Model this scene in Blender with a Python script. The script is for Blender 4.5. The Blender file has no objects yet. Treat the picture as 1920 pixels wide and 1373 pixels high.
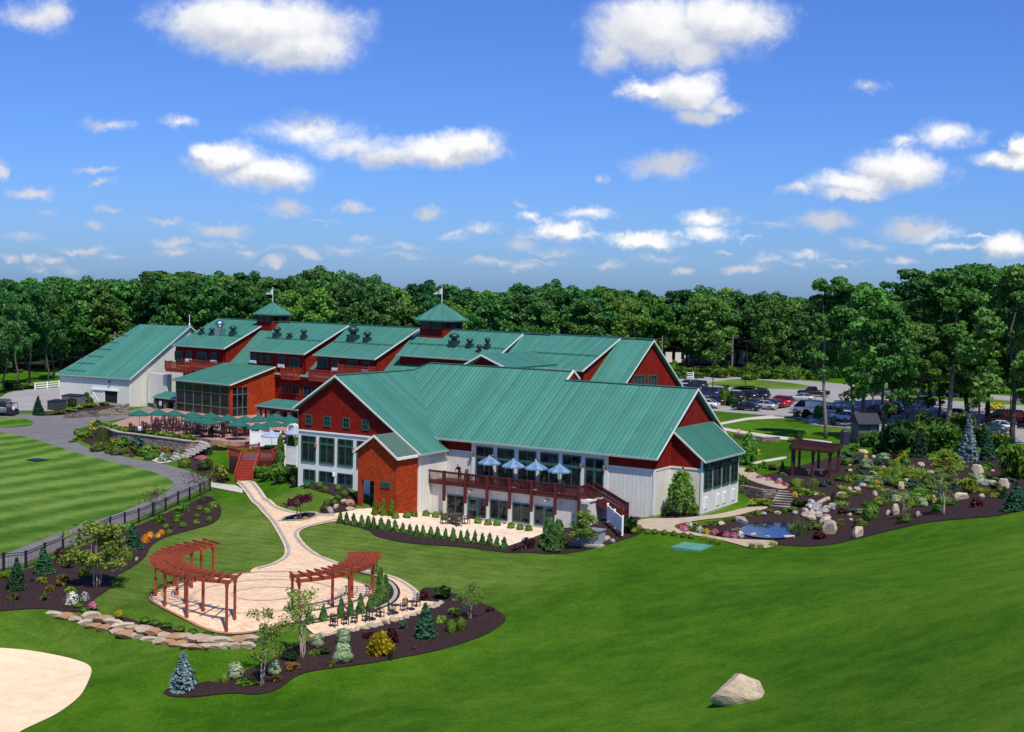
import bpy, bmesh, math, random
import numpy as np
from mathutils import Vector, Matrix
from mathutils.geometry import delaunay_2d_cdt

random.seed(7)
rng = np.random.default_rng(11)
SC = bpy.context.scene
COL = SC.collection
R = math.radians

# ------------------------------------------------------------------ camera model
F, CX, CY, H = 2480.0, 960.0, 686.5, 21.0          # focal length in photo pixels, eye height
PITCH, ROLL = math.atan((686.5 - 538) / F), R(1.2)
_f = np.array([0, math.cos(PITCH), -math.sin(PITCH)])
_r0 = np.array([1.0, 0, 0]); _d0 = np.cross(_f, _r0)
CR = _r0 * math.cos(ROLL) - _d0 * math.sin(ROLL)
CD = _d0 * math.cos(ROLL) + _r0 * math.sin(ROLL)
EYE = np.array([0, 0, H])

def ray(px, py):
    return CR * ((px - CX) / F) + CD * ((py - CY) / F) + _f

def depth(p):
    return float((np.array(p) - EYE) @ _f)

def atz(px, py, z):
    v = ray(px, py); return EYE + v * ((z - H) / v[2])

class Frame:
    """a level frame turned about the vertical: u along a facade, v into the building"""
    def __init__(s, deg):
        s.deg = deg; a = R(deg)
        s.u = np.array([math.cos(a), math.sin(a), 0]); s.v = np.array([-math.sin(a), math.cos(a), 0]); s.z = np.array([0, 0, 1.0])
    def loc(s, p): return np.array([p @ s.u, p @ s.v, p[2]])
    def w(s, q): return s.u * q[0] + s.v * q[1] + s.z * q[2]
    def on(s, ax, val, px, py):
        n = {'u': s.u, 'v': s.v, 'z': s.z}[ax]; r = ray(px, py)
        return s.loc(EYE + r * ((val - EYE @ n) / (r @ n)))
W, M, B = Frame(-32), Frame(-38), Frame(-27)

cam_d = bpy.data.cameras.new('camera'); cam = bpy.data.objects.new('camera', cam_d); COL.objects.link(cam)
cam_d.sensor_width = 36; cam_d.lens = 36 * F / 1920; cam_d.clip_start = 1; cam_d.clip_end = 9000
cam.matrix_world = Matrix(((CR[0], -CD[0], -_f[0], 0), (CR[1], -CD[1], -_f[1], 0), (CR[2], -CD[2], -_f[2], H), (0, 0, 0, 1)))
SC.camera = cam

# ------------------------------------------------------------------ terrain
T = 2.2   # level of the restaurant terrace
CTRL = [(0,1063,0),(207,990,0),(310,950,.05),(390,915,.1),(0,900,.1),(0,811,.35),(150,860,.3),(300,868,.25),(140,815,.4),(150,792,.4),(60,782,.5),(0,782,.5),
 (115,758,1.3),(150,768,1.2),(215,762,1.7),(0,740,1.3),(-150,735,1.2),(185,782,.4),(-200,900,.2),(-250,1100,-.2),(243,779,.45),(290,800,1.9),(350,800,2.05),(450,800,2.05),(540,815,2.05),
 (205,820,1.1),(280,836,1.15),(345,852,.55),(290,863,.25),(457,903,.2),(480,845,1.8),(420,868,.7),(510,905,1.0),(545,906,1.5),(568,913,1.9),(622,925,1.9),(669,922,1.9),
 (560,950,.6),(520,930,.5),(610,955,.85),(650,962,.95),(705,960,1.0),(742,963,.95),(783,966,.4),(860,975,.3),(1016,992,.3),(950,1026,.2),(800,1005,.3),(690,985,.45),(633,978,.4),
 (565,972,.3),(500,965,.15),(545,1040,0),(300,1119,0),(500,1165,0),(700,1110,0),(500,1065,0),(420,1000,0),(650,1030,.1),(800,1055,0),(900,1080,-.1),
 (1035,1041,.3),(1126,1025,.6),(1100,985,1.0),(1182,960,1.7),(1225,970,2.05),(1200,990,1.7),(1260,990,1.75),(1312,968,2.1),(1381,943,2.2),(1440,952,2.3),(1400,990,1.5),(1490,985,1.5),(1450,1018,1.5),(1467,1026,1.5),(1297,1027,1.5),(1300,1060,1.6),
 (1551,1026,1.8),(1657,1001,2.8),(1733,983,3.5),(1823,974,4.2),(1920,959,5),(2100,930,6.5),(1525,893,2.9),(1450,915,2.9),(1600,940,2.7),(1560,975,2.1),(1700,905,3.6),(1820,868,4.0),(1920,850,4.2),(1640,835,2.9),(1560,850,2.8),
 (1300,765,2.6),(1488,782,2.6),(1608,803,2.7),(1920,830,2.9),(1520,716,2.8),(1280,706,2.8),(1920,748,3.0),(1350,810,2.5),(1440,870,2.7),
 (1300,1150,2.0),(1300,1373,3.5),(1500,1100,3.2),(1700,1100,5),(1920,1100,7),(1920,1373,9),(1600,1373,6),(1600,1200,4.6),(2150,1200,10),(1000,1373,2),(1000,1200,.6),(950,1162,.1),(700,1373,.5),(700,1250,-.6),(480,1306,-1.1),(343,1290,-1.1),
 (0,1150,-.3),(0,1200,-1),(100,1300,-1.6),(0,1373,-1.8),(85,1141,-.2),(110,1166,-.7),(160,1180,-1.0),(230,1200,-1.05),(300,1215,-1.1),(380,1219,-1.05),(455,1219,-.9),(160,1150,-.1),(230,1160,0),(300,1176,0),(380,1193,0),(450,1202,-.05),(520,1205,-.35),(545,1185,-.1)]
WCTRL = [(-260,300,2.0),(-120,260,1.8),(-60,330,2.4),(60,330,2.9),(160,330,3.2),(260,250,4.5),(-260,120,-1),(200,90,10),(0,420,2.8),(-420,420,2.5),(420,420,3.5),(-15,210,2.4),(20,170,2.4),(-60,195,1.9),
         (0,24,8),(-30,20,6),(14,28,9.3),(0,0,15),(-60,40,-1),(60,30,14)]
_cp = np.array([list(atz(*c)[:2]) + [c[2]] for c in CTRL] + [list(c) for c in WCTRL])
def _k(d2): return 0.5 * d2 * np.log(d2 + 1e-9)
_n = len(_cp); _S = 20.0
_xy = _cp[:, :2] / _S
_A = np.zeros((_n + 3, _n + 3)); _A[:_n, :_n] = _k(((_xy[:, None] - _xy[None]) ** 2).sum(-1)) + np.eye(_n) * 0.004
_A[:_n, _n] = 1; _A[:_n, _n + 1:] = _xy; _A[_n, :_n] = 1; _A[_n + 1:, :_n] = _xy.T
_wt = np.linalg.solve(_A, np.concatenate([_cp[:, 2], np.zeros(3)]))
def gz(x, y):
    x = np.atleast_1d(np.asarray(x, float)); y = np.atleast_1d(np.asarray(y, float)); sh = x.shape
    x = x.ravel(); y = y.ravel(); out = np.empty(len(x))
    for i in range(0, len(x), 20000):
        q = np.stack([x[i:i + 20000], y[i:i + 20000]], 1) / _S
        out[i:i + 20000] = _k(((q[:, None] - _xy[None]) ** 2).sum(-1)) @ _wt[:_n] + _wt[_n] + q @ _wt[_n + 1:]
    hill = np.clip((x + .12 * y - 2) / 22, 0, 1) * np.clip((105 - y) / 18, 0, 1)     # gentle swells of the mown hill
    out = out + hill * (.2 * np.sin(x * .21 + y * .13 + 1.2) + .13 * np.sin(x * -.17 + y * .31) + .05 * np.sin(x * .55 + y * .2 + 2))
    d = np.hypot(x, y); k = np.clip((d - 330) / 120, 0, 1)
    out = out * (1 - k) + 2.8 * k
    return np.clip(out, -4, 18).reshape(sh)
def g1(x, y): return float(gz(x, y)[0])

def at(px, py):
    """the point of the ground seen at a photo position"""
    v = ray(px, py); t = np.concatenate([np.arange(30, 420, 0.6), np.arange(420, 3000, 10)])
    p = EYE[None] + v[None] * t[:, None]
    h = p[:, 2] - gz(p[:, 0], p[:, 1]); i = int(np.argmax(h < 0))
    if h[i] >= 0: return atz(px, py, 2.8) if v[2] < 0 else p[-1]
    f = h[i - 1] / (h[i - 1] - h[i]); q = p[i - 1] + (p[i] - p[i - 1]) * f
    q[2] = g1(q[0], q[1]); return q
def mpp(p): return depth(p) / F       # metres per photo pixel at a point

# ------------------------------------------------------------------ object helpers
def props(o, label=None, cat=None, group=None, kind=None):
    if label: o['label'] = label
    if cat: o['category'] = cat
    if group: o['group'] = group
    if kind: o['kind'] = kind
    return o

def empty(name, loc=(0, 0, 0), rz=0.0, label=None, cat=None, group=None):
    o = bpy.data.objects.new(name, None); o.empty_display_size = 0.2; COL.objects.link(o)
    o.location = [float(c) for c in loc]; o.rotation_euler = (0, 0, rz)
    return props(o, label, cat, group)

def link(name, me, parent=None, loc=(0, 0, 0), rz=0.0):
    o = bpy.data.objects.new(name, me); COL.objects.link(o)
    o.parent = parent; o.location = [float(c) for c in loc]; o.rotation_euler = (0, 0, rz)
    return o

def dup(o, loc=None, rz=None, scale=None, label=None, group=None, parent=None):
    c = o.copy(); COL.objects.link(c)
    if parent is not None: c.parent = parent
    if loc is not None: c.location = [float(k) for k in loc]
    if rz is not None: c.rotation_euler = (0, 0, rz)
    if scale is not None: c.scale = scale if hasattr(scale, '__len__') else (scale,) * 3
    if label: c['label'] = label
    if group: c['group'] = group
    for ch in list(o.children): dup(ch, parent=c)
    return c

class MB:
    """collects faces in metres; UVs are laid in metres on every face"""
    def __init__(s): s.v = []; s.f = []; s.m = []
    def face(s, pts, mi=0):
        i = len(s.v); s.v += [tuple(float(c) for c in p) for p in pts]; s.f.append(list(range(i, i + len(pts)))); s.m.append(mi); return s
    def hexa(s, b, t, mi=0):
        """b, t: four bottom and four top corners, counter-clockwise from above"""
        i = len(s.v); s.v += [tuple(float(c) for c in p) for p in list(b) + list(t)]
        for q in ((3, 2, 1, 0), (4, 5, 6, 7), (0, 1, 5, 4), (1, 2, 6, 5), (2, 3, 7, 6), (3, 0, 4, 7)):
            s.f.append([i + k for k in q]); s.m.append(mi)
        return s
    def box(s, x0, x1, y0, y1, z0, z1, mi=0):
        if x1 < x0: x0, x1 = x1, x0
        if y1 < y0: y0, y1 = y1, y0
        if z1 < z0: z0, z1 = z1, z0
        c = ((x0, y0), (x1, y0), (x1, y1), (x0, y1))
        return s.hexa([(*p, z0) for p in c], [(*p, z1) for p in c], mi)
    def bar(s, a, b, w, h, mi=0, up=(0, 0, 1)):
        """a beam from a to b, w wide and h high (centred)"""
        a = np.array(a, float); b = np.array(b, float); d = b - a; d /= np.linalg.norm(d)
        x = np.cross(d, np.array(up, float)); n = np.linalg.norm(x)
        x = np.array([1.0, 0, 0]) if n < 1e-5 else x / n
        y = np.cross(x, d); x = x * w / 2; y = y * h / 2
        return s.hexa([a - x - y, a + x - y, b + x - y, b - x - y], [a - x + y, a + x + y, b + x + y, b - x + y], mi)
    def prism(s, pts, d, mi=0):
        """planar polygon pushed along vector d"""
        d = np.array(d, float); p = [np.array(q, float) for q in pts]; n = len(p)
        nrm = sum((np.cross(p[i], p[(i + 1) % n]) for i in range(n)), np.zeros(3))
        if nrm @ d > 0: p = p[::-1]
        q = [k + d for k in p]
        s.face(p, mi); s.face(q[::-1], mi)
        for i in range(n): s.face([p[(i + 1) % n], p[i], q[i], q[(i + 1) % n]], mi)
        return s
    def tube(s, pts, rad, n=8, mi=0, cap=True):
        pts = [np.array(p, float) for p in pts]
        if not hasattr(rad, '__len__'): rad = [rad] * len(pts)
        i0 = len(s.v); ref = np.array([0.31, 0.95, 0.05])
        for k, p in enumerate(pts):
            d = pts[min(k + 1, len(pts) - 1)] - pts[max(k - 1, 0)]; d = d / (np.linalg.norm(d) + 1e-9)
            if abs(d @ ref) > .95: ref = np.array([0.95, -0.1, 0.3])
            x = np.cross(ref, d); x /= np.linalg.norm(x); y = np.cross(d, x)
            for a in range(n):
                t = 2 * math.pi * a / n; s.v.append(tuple(p + (x * math.cos(t) + y * math.sin(t)) * rad[k]))
        for k in range(len(pts) - 1):
            for a in range(n):
                b = (a + 1) % n; s.f.append([i0 + k * n + a, i0 + k * n + b, i0 + (k + 1) * n + b, i0 + (k + 1) * n + a]); s.m.append(mi)
        if cap:
            s.f.append([i0 + a for a in range(n)][::-1]); s.m.append(mi)
            s.f.append([i0 + (len(pts) - 1) * n + a for a in range(n)]); s.m.append(mi)
        return s
    def lathe(s, prof, n=12, c=(0, 0, 0), mi=0):
        i0 = len(s.v)
        for r, z in prof:
            for a in range(n):
                t = 2 * math.pi * a / n; s.v.append((c[0] + r * math.cos(t), c[1] + r * math.sin(t), c[2] + z))
        for k in range(len(prof) - 1):
            for a in range(n):
                b = (a + 1) % n; s.f.append([i0 + k * n + a, i0 + k * n + b, i0 + (k + 1) * n + b, i0 + (k + 1) * n + a]); s.m.append(mi)
        s.f.append([i0 + a for a in range(n)][::-1]); s.m.append(mi)
        s.f.append([i0 + (len(prof) - 1) * n + a for a in range(n)]); s.m.append(mi)
        return s
    def mesh(s, name, mats, smooth=False):
        me = bpy.data.meshes.new(name); me.from_pydata(s.v, [], s.f)
        for m in (mats if isinstance(mats, (list, tuple)) else [mats]): me.materials.append(m)
        me.polygons.foreach_set('material_index', s.m)
        me.update()
        uv = me.uv_layers.new(name='uv'); n = len(me.loops)
        vi = np.empty(n, int); me.loops.foreach_get('vertex_index', vi)
        co = np.array(s.v, float)[vi]
        nr = np.empty(len(me.polygons) * 3); me.polygons.foreach_get('normal', nr); nr = nr.reshape(-1, 3)
        tot = np.array([len(f) for f in s.f]); ln = np.repeat(nr, tot, axis=0)
        flat = np.abs(ln[:, 2]) > .995
        tx = np.stack([-ln[:, 1], ln[:, 0], np.zeros(n)], 1); l = np.linalg.norm(tx, axis=1); tx /= np.maximum(l, 1e-6)[:, None]
        tx[flat] = (1, 0, 0); ty = np.cross(ln, tx)
        uv.data.foreach_set('uv', np.stack([(co * tx).sum(1), (co * ty).sum(1)], 1).astype(np.float32).ravel())
        if smooth: me.polygons.foreach_set('use_smooth', [True] * len(me.polygons))
        return me
    def build(s, name, mats, parent=None, smooth=False, loc=(0, 0, 0), rz=0.0):
        return link(name, s.mesh(name, mats, smooth), parent, loc, rz)

# ------------------------------------------------------------------ materials
class NT:
    def __init__(s, name):
        s.m = bpy.data.materials.new(name); s.m.use_nodes = True; s.t = s.m.node_tree; s.n = s.t.nodes
        s.b = s.n['Principled BSDF']
    def add(s, kind, **kw):
        n = s.n.new(kind)
        for k, v in kw.items():
            if hasattr(n, k) and k not in n.inputs: setattr(n, k, v)
            else: n.inputs[k].default_value = v
        return n
    def ln(s, a, b): s.t.links.new(a, b)
    def ramp(s, fac, stops):
        r = s.n.new('ShaderNodeValToRGB'); e = r.color_ramp.elements
        while len(e) < len(stops): e.new(.5)
        for k, (p, c) in zip(e, stops): k.position = p; k.color = (*c, 1) if len(c) == 3 else c
        s.ln(fac, r.inputs[0]); return r.outputs[0]
    def noise(s, scale, detail=3, rough=.55, vec=None, dist=0.0):
        n = s.add('ShaderNodeTexNoise'); n.inputs['Scale'].default_value = scale; n.inputs['Detail'].default_value = detail
        n.inputs['Roughness'].default_value = rough; n.inputs['Distortion'].default_value = dist
        if vec is not None: s.ln(vec, n.inputs['Vector'])
        return n.outputs['Fac']
    def mix(s, f, a, b, mode='MIX'):
        n = s.add('ShaderNodeMix'); n.data_type = 'RGBA'; n.blend_type = mode
        for i, v in ((0, f), (6, a), (7, b)):
            if hasattr(v, 'is_linked'): s.ln(v, n.inputs[i])
            else: n.inputs[i].default_value = v if i == 0 else ((*v, 1) if len(v) == 3 else v)
        return n.outputs[2]
    def math(s, op, a, b=0.0):
        n = s.add('ShaderNodeMath'); n.operation = op
        for i, v in ((0, a), (1, b)):
            if hasattr(v, 'is_linked'): s.ln(v, n.inputs[i])
            else: n.inputs[i].default_value = v
        return n.outputs[0]
    def bump(s, h, dist=.02, strength=1.0):
        n = s.add('ShaderNodeBump'); n.inputs['Distance'].default_value = dist; n.inputs['Strength'].default_value = strength
        s.ln(h, n.inputs['Height']); s.ln(n.outputs[0], s.b.inputs['Normal'])
    def col(s, c):
        if hasattr(c, 'is_linked'): s.ln(c, s.b.inputs['Base Color'])
        else: s.b.inputs['Base Color'].default_value = (*c, 1)
    def coord(s, k='Object'): return s.add('ShaderNodeTexCoord').outputs[k]
    def pos(s): return s.add('ShaderNodeNewGeometry').outputs['Position']

def mat_plain(name, c, rough=.6, metal=0.0, var=.12, scale=3.0, bump=0.0, spec=.5):
    t = NT(name); f = t.noise(scale, 4, .6, t.coord())
    lo = tuple(k * (1 - var) for k in c); hi = tuple(min(1, k * (1 + var)) for k in c)
    t.col(t.ramp(f, [(.3, lo), (.7, hi)])); t.b.inputs['Roughness'].default_value = rough; t.b.inputs['Metallic'].default_value = metal
    t.b.inputs['Specular IOR Level'].default_value = spec
    if bump: t.bump(t.noise(scale * 6, 4, .6, t.coord()), bump)
    return t.m

def mat_roof(name, c):
    t = NT(name); uv = t.coord('UV')
    f = t.noise(.35, 4, .6, t.pos()); f2 = t.noise(6, 2, .5, uv)
    c1 = t.ramp(f, [(.3, tuple(k * .9 for k in c)), (.7, tuple(k * 1.1 for k in c))])
    sx = t.add('ShaderNodeSeparateXYZ'); t.ln(uv, sx.inputs[0]); wn = t.add('ShaderNodeTexWhiteNoise'); wn.noise_dimensions = '1D'; t.ln(t.math('FLOOR', t.math('DIVIDE', sx.outputs[0], .45)), wn.inputs['W'])
    mp = t.add('ShaderNodeMapping'); mp.inputs['Scale'].default_value = (2.2, .18, 1); t.ln(uv, mp.inputs[0]); st = t.noise(1.3, 4, .65, mp.outputs[0])
    c1 = t.mix(.5, c1, t.ramp(st, [(.3, (.84, .86, .87)), (.7, (1.14, 1.12, 1.1))]), 'MULTIPLY'); c1 = t.mix(.16, c1, wn.outputs['Value'], 'OVERLAY')
    t.col(t.mix(.12, c1, t.ramp(f2, [(.3, tuple(k * .6 for k in c)), (.7, tuple(k * 1.4 for k in c))])))
    t.b.inputs['Roughness'].default_value = .4; t.bump(t.noise(1.1, 3, .6, uv), .02, .3); t.b.inputs['Metallic'].default_value = .0; t.b.inputs['Specular IOR Level'].default_value = .45
    return t.m

def mat_shingle(name, c, hgt=.16, wid=.22):
    t = NT(name); uv = t.coord('UV'); br = t.add('ShaderNodeTexBrick')
    t.ln(uv, br.inputs['Vector']); br.inputs['Scale'].default_value = 1.0
    br.inputs['Brick Width'].default_value = wid; br.inputs['Row Height'].default_value = hgt; br.inputs['Mortar Size'].default_value = .018
    br.inputs['Mortar Smooth'].default_value = .4; br.inputs['Bias'].default_value = 0
    br.inputs['Color1'].default_value = (*[k * 1.25 for k in c], 1); br.inputs['Color2'].default_value = (*[k * .78 for k in c], 1)
    br.inputs['Mortar'].default_value = (*[k * .3 for k in c], 1)
    f = t.noise(.6, 5, .65, t.pos())
    t.col(t.mix(.55, br.outputs['Color'], t.ramp(f, [(.25, (.5, .45, .45)), (.75, (1.5, 1.5, 1.5))]), 'MULTIPLY'))
    t.b.inputs['Roughness'].default_value = .85; t.b.inputs['Specular IOR Level'].default_value = .15; t.bump(br.outputs['Fac'], .025, -.9)
    return t.m

def mat_batten(name, c, step=.41):
    t = NT(name); uv = t.coord('UV'); sx = t.add('ShaderNodeSeparateXYZ'); t.ln(uv, sx.inputs[0])
    fr = t.math('FRACT', t.math('DIVIDE', sx.outputs[0], step)); bt = t.math('LESS_THAN', fr, .16); eg = t.math('MULTIPLY', t.math('GREATER_THAN', fr, .16), t.math('LESS_THAN', fr, .24))
    f = t.noise(1.2, 5, .6, t.pos())
    mp = t.add('ShaderNodeMapping'); mp.inputs['Scale'].default_value = (2.5, .3, 1); t.ln(uv, mp.inputs[0]); sk = t.noise(1.4, 5, .7, mp.outputs[0])
    c1 = t.ramp(t.math('ADD', t.math('MULTIPLY', f, .5), t.math('MULTIPLY', sk, .5)), [(.3, tuple(k * .82 for k in c)), (.65, tuple(min(1, k * 1.06) for k in c))])
    t.col(t.mix(eg, t.mix(bt, c1, tuple(min(1, k * 1.06) for k in c)), tuple(k * .66 for k in c)))
    t.b.inputs['Roughness'].default_value = .6; t.bump(bt, .03, 1)
    return t.m

def mat_wood(name, c, rough=.55):
    t = NT(name); mp = t.add('ShaderNodeMapping'); mp.inputs['Scale'].default_value = (9, 9, 1.2); t.ln(t.coord(), mp.inputs[0])
    f = t.noise(1.5, 5, .65, mp.outputs[0]); f2 = t.noise(.8, 2, .5, t.pos())
    c1 = t.ramp(f, [(.3, tuple(k * .6 for k in c)), (.7, tuple(k * 1.3 for k in c))])
    t.col(t.mix(.4, c1, t.ramp(f2, [(.3, (.7, .7, .7)), (.7, (1.25, 1.25, 1.25))]), 'MULTIPLY'))
    t.b.inputs['Roughness'].default_value = rough; t.bump(f, .006)
    return t.m

def mat_glass(name, c=(.012, .014, .02), rough=.04):
    t = NT(name); f = t.noise(.8, 3, .5, t.pos())
    t.col(t.ramp(f, [(.35, tuple(k * .5 for k in c)), (.65, tuple(k * 1.8 for k in c))]))
    t.b.inputs['Roughness'].default_value = rough; t.b.inputs['Specular IOR Level'].default_value = .5
    t.bump(t.noise(.7, 1, .5, t.pos()), .02, .25)
    return t.m

def mat_stone(name, c, scale=1.2, moss=.0, layered=False):
    t = NT(name); v = t.coord()
    f = t.noise(scale, 6, .65, v); vo = t.add('ShaderNodeTexVoronoi'); vo.inputs['Scale'].default_value = scale * 2.2; t.ln(v, vo.inputs['Vector'])
    cc = t.ramp(f, [(.25, tuple(k * .55 for k in c)), (.5, c), (.75, tuple(min(1, k * 1.35) for k in c))])
    cc = t.mix(.35, cc, t.ramp(t.noise(scale * 5, 5, .7, v), [(.3, (.5, .46, .42)), (.65, (1.25, 1.2, 1.15))]), 'MULTIPLY')
    t.col(cc); t.b.inputs['Roughness'].default_value = .9; t.b.inputs['Specular IOR Level'].default_value = .2
    t.bump(t.math('ADD', f, t.noise(scale * 9, 5, .7, v)), .06, .9)
    return t.m

def mat_ledge(name, c):
    """dry laid wall of flat stones: irregular courses"""
    t = NT(name); uv = t.coord('UV'); n = t.add('ShaderNodeTexNoise'); n.inputs['Scale'].default_value = 1.6; t.ln(uv, n.inputs['Vector'])
    ad = t.add('ShaderNodeMix'); ad.data_type = 'VECTOR'; ad.inputs[0].default_value = .14; t.ln(uv, ad.inputs[4]); t.ln(n.outputs['Color'], ad.inputs[5])
    br = t.add('ShaderNodeTexBrick'); t.ln(ad.outputs[1], br.inputs['Vector']); br.inputs['Scale'].default_value = 1; br.squash = .7; br.squash_frequency = 3
    br.inputs['Brick Width'].default_value = .62; br.inputs['Row Height'].default_value = .19; br.inputs['Mortar Size'].default_value = .02; br.inputs['Mortar Smooth'].default_value = .3
    br.inputs['Color1'].default_value = (*[k * 1.5 for k in c], 1); br.inputs['Color2'].default_value = (*[k * .55 for k in c], 1); br.inputs['Mortar'].default_value = (.012, .01, .01, 1)
    t.col(t.mix(.6, br.outputs['Color'], t.ramp(t.noise(5, 5, .7, t.pos()), [(.3, (.6, .58, .55)), (.7, (1.4, 1.3, 1.2))]), 'MULTIPLY'))
    t.b.inputs['Roughness'].default_value = .9; t.bump(t.math('SUBTRACT', t.noise(4, 4, .6, t.pos()), br.outputs['Fac']), .06, .9)
    return t.m

def mat_leaf(name, c1, c2, scale=.9, trans=.3, rand=.25):
    """leaves: two leaf greens varied leaf clump by leaf clump and plant by plant, thin enough to let light through"""
    t = NT(name); v = t.coord(); f = t.noise(scale, 3, .7, v)
    oi = t.add('ShaderNodeObjectInfo'); hs = t.add('ShaderNodeHueSaturation')
    t.ln(t.ramp(f, [(.32, c1), (.68, c2)]), hs.inputs['Color'])
    mr = t.add('ShaderNodeMapRange'); t.ln(oi.outputs['Random'], mr.inputs[0]); mr.inputs[3].default_value = 1 - rand; mr.inputs[4].default_value = 1 + rand; t.ln(mr.outputs[0], hs.inputs['Value'])
    wn = t.add('ShaderNodeTexWhiteNoise'); wn.noise_dimensions = '1D'; t.ln(oi.outputs['Random'], wn.inputs['W'])
    m2 = t.add('ShaderNodeMapRange'); t.ln(wn.outputs['Value'], m2.inputs[0]); m2.inputs[3].default_value = .5 - .025 * rand / .25; m2.inputs[4].default_value = .5 + .02 * rand / .25; t.ln(m2.outputs[0], hs.inputs['Hue'])
    d = t.add('ShaderNodeBsdfDiffuse'); tr = t.add('ShaderNodeBsdfTranslucent'); mx = t.add('ShaderNodeMixShader'); mx.inputs[0].default_value = trans
    gl = t.add('ShaderNodeBsdfGlossy'); gl.inputs['Roughness'].default_value = .5; gl.inputs['Color'].default_value = (1, 1, 1, 1); m3 = t.add('ShaderNodeMixShader'); m3.inputs[0].default_value = .012
    t.ln(hs.outputs[0], d.inputs[0]); t.ln(hs.outputs[0], tr.inputs[0]); t.ln(d.outputs[0], mx.inputs[1]); t.ln(tr.outputs[0], mx.inputs[2])
    t.ln(mx.outputs[0], m3.inputs[1]); t.ln(gl.outputs[0], m3.inputs[2])
    t.ln(m3.outputs[0], t.n['Material Output'].inputs[0]); t.n.remove(t.b)
    return t.m
# ------------------------------------------------------------------ leaves, trunks, plant prototypes
def leaf_mesh(name, P, N, size, mats, seed=0, spread=.9, aspect=1.5, mi=None, jit=.35):
    """one small folded leaf (two triangles) for each point of P, turned roughly along N"""
    r = np.random.default_rng(seed); n = len(P)
    nn = N + r.normal(0, spread, (n, 3)); nn /= np.linalg.norm(nn, axis=1)[:, None] + 1e-9
    t = np.cross(nn, r.normal(0, 1, (n, 3))); t /= np.linalg.norm(t, axis=1)[:, None] + 1e-9
    b = np.cross(nn, t); s = (size if hasattr(size, '__len__') else np.full(n, size)) * (1 + r.uniform(-jit, jit, n))
    a = t * (s * aspect * .5)[:, None]; b = b * (s * .5)[:, None]; f = nn * (s * .12)[:, None]
    v = np.stack([P - a, P - b + f, P + a, P + b + f], 1).reshape(-1, 3)
    me = bpy.data.meshes.new(name); me.vertices.add(n * 4); me.vertices.foreach_set('co', v.astype(np.float32).ravel())
    me.loops.add(n * 4); me.loops.foreach_set('vertex_index', np.arange(n * 4, dtype=np.int32))
    me.polygons.add(n); me.polygons.foreach_set('loop_start', np.arange(0, n * 4, 4, dtype=np.int32))
    for m in (mats if isinstance(mats, (list, tuple)) else [mats]): me.materials.append(m)
    if mi is not None: me.polygons.foreach_set('material_index', np.asarray(mi, dtype=np.int32))
    me.update(calc_edges=True); me.validate(); return me

def sph(n, r):
    v = r.normal(0, 1, (n, 3)); return v / np.linalg.norm(v, axis=1)[:, None]

def blob_points(clumps, per, r, shell=.55, up=.25):
    """points in the outer part of every clump (x, y, z, rx, rz)"""
    P, N = [], []
    for (x, y, z, rx, rz) in clumps:
        k = max(3, int(per)); d = sph(k, r); d[:, 2] += up * np.abs(r.normal(0, 1, k)); d /= np.linalg.norm(d, axis=1)[:, None]
        q = d * (shell + (1 - shell) * r.random(k) ** .6)[:, None]
        P.append(np.array([x, y, z]) + q * np.array([rx, rx, rz])); N.append(d)
    return np.concatenate(P), np.concatenate(N)

def round_bush(name, mat, n=650, leaf=.1, seed=1, rough=.1, aspect=1.5, flat=1.0):
    r = np.random.default_rng(seed); d = sph(n, r); d[:, 2] = np.where(d[:, 2] < -.55, -d[:, 2], d[:, 2])
    lob = 1 + rough * (np.sin(d[:, 0] * 5 + seed) * np.cos(d[:, 1] * 4.3 + seed * 2) + .6 * np.sin(d[:, 2] * 7 + seed))
    q = d * (lob * (.82 + .2 * r.random(n)))[:, None] * .47; q[:, 2] = (q[:, 2] + .3) / .78
    return leaf_mesh(name, np.clip(q, [-9, -9, .01], 9), d, leaf, mat, seed, .7, aspect)

def loose_bush(name, mat, n=620, leaf=.1, seed=1, clumps=13, aspect=1.7, mat2=None, share2=.0, rr=(.13, .22)):
    r = np.random.default_rng(seed); cl = []
    for i in range(clumps):
        a = r.uniform(0, 6.28); d = .34 * math.sqrt(r.random()); h = r.uniform(.18, .8) * (1 - d * .9); s = r.uniform(*rr)
        cl.append((d * math.cos(a), d * math.sin(a), h, s, s * 1.05))
    P, N = blob_points(cl, n / clumps, r, .35, .3); P[:, 2] = np.clip(P[:, 2], .01, 1.05)
    mi = None; mats = mat
    if mat2 is not None: mats = [mat, mat2]; mi = (r.random(len(P)) < share2) & (P[:, 2] > .25)
    return leaf_mesh(name, P, N, leaf, mats, seed, .9, aspect, mi)

def cone_bush(name, mat, n=800, leaf=.085, seed=1, power=.8, base=.06, aspect=2.0):
    r = np.random.default_rng(seed); z = 1 - np.sqrt(r.random(n) * .97 + .003); z = z ** .85; a = r.uniform(0, 6.28, n)
    rad = .5 * (1 - z) ** power * np.clip((z + .12) / .22, .5, 1) * (.72 + .3 * r.random(n)) * (1 + .16 * np.sin(a * 3 + z * 9 + seed) + .1 * np.sin(z * 21 + a * 2))
    P = np.stack([rad * np.cos(a), rad * np.sin(a), base + z * (1 - base)], 1); N = np.stack([np.cos(a), np.sin(a), .5 + 0 * a], 1)
    return leaf_mesh(name, P, N, leaf, mat, seed, .6, aspect)

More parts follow.
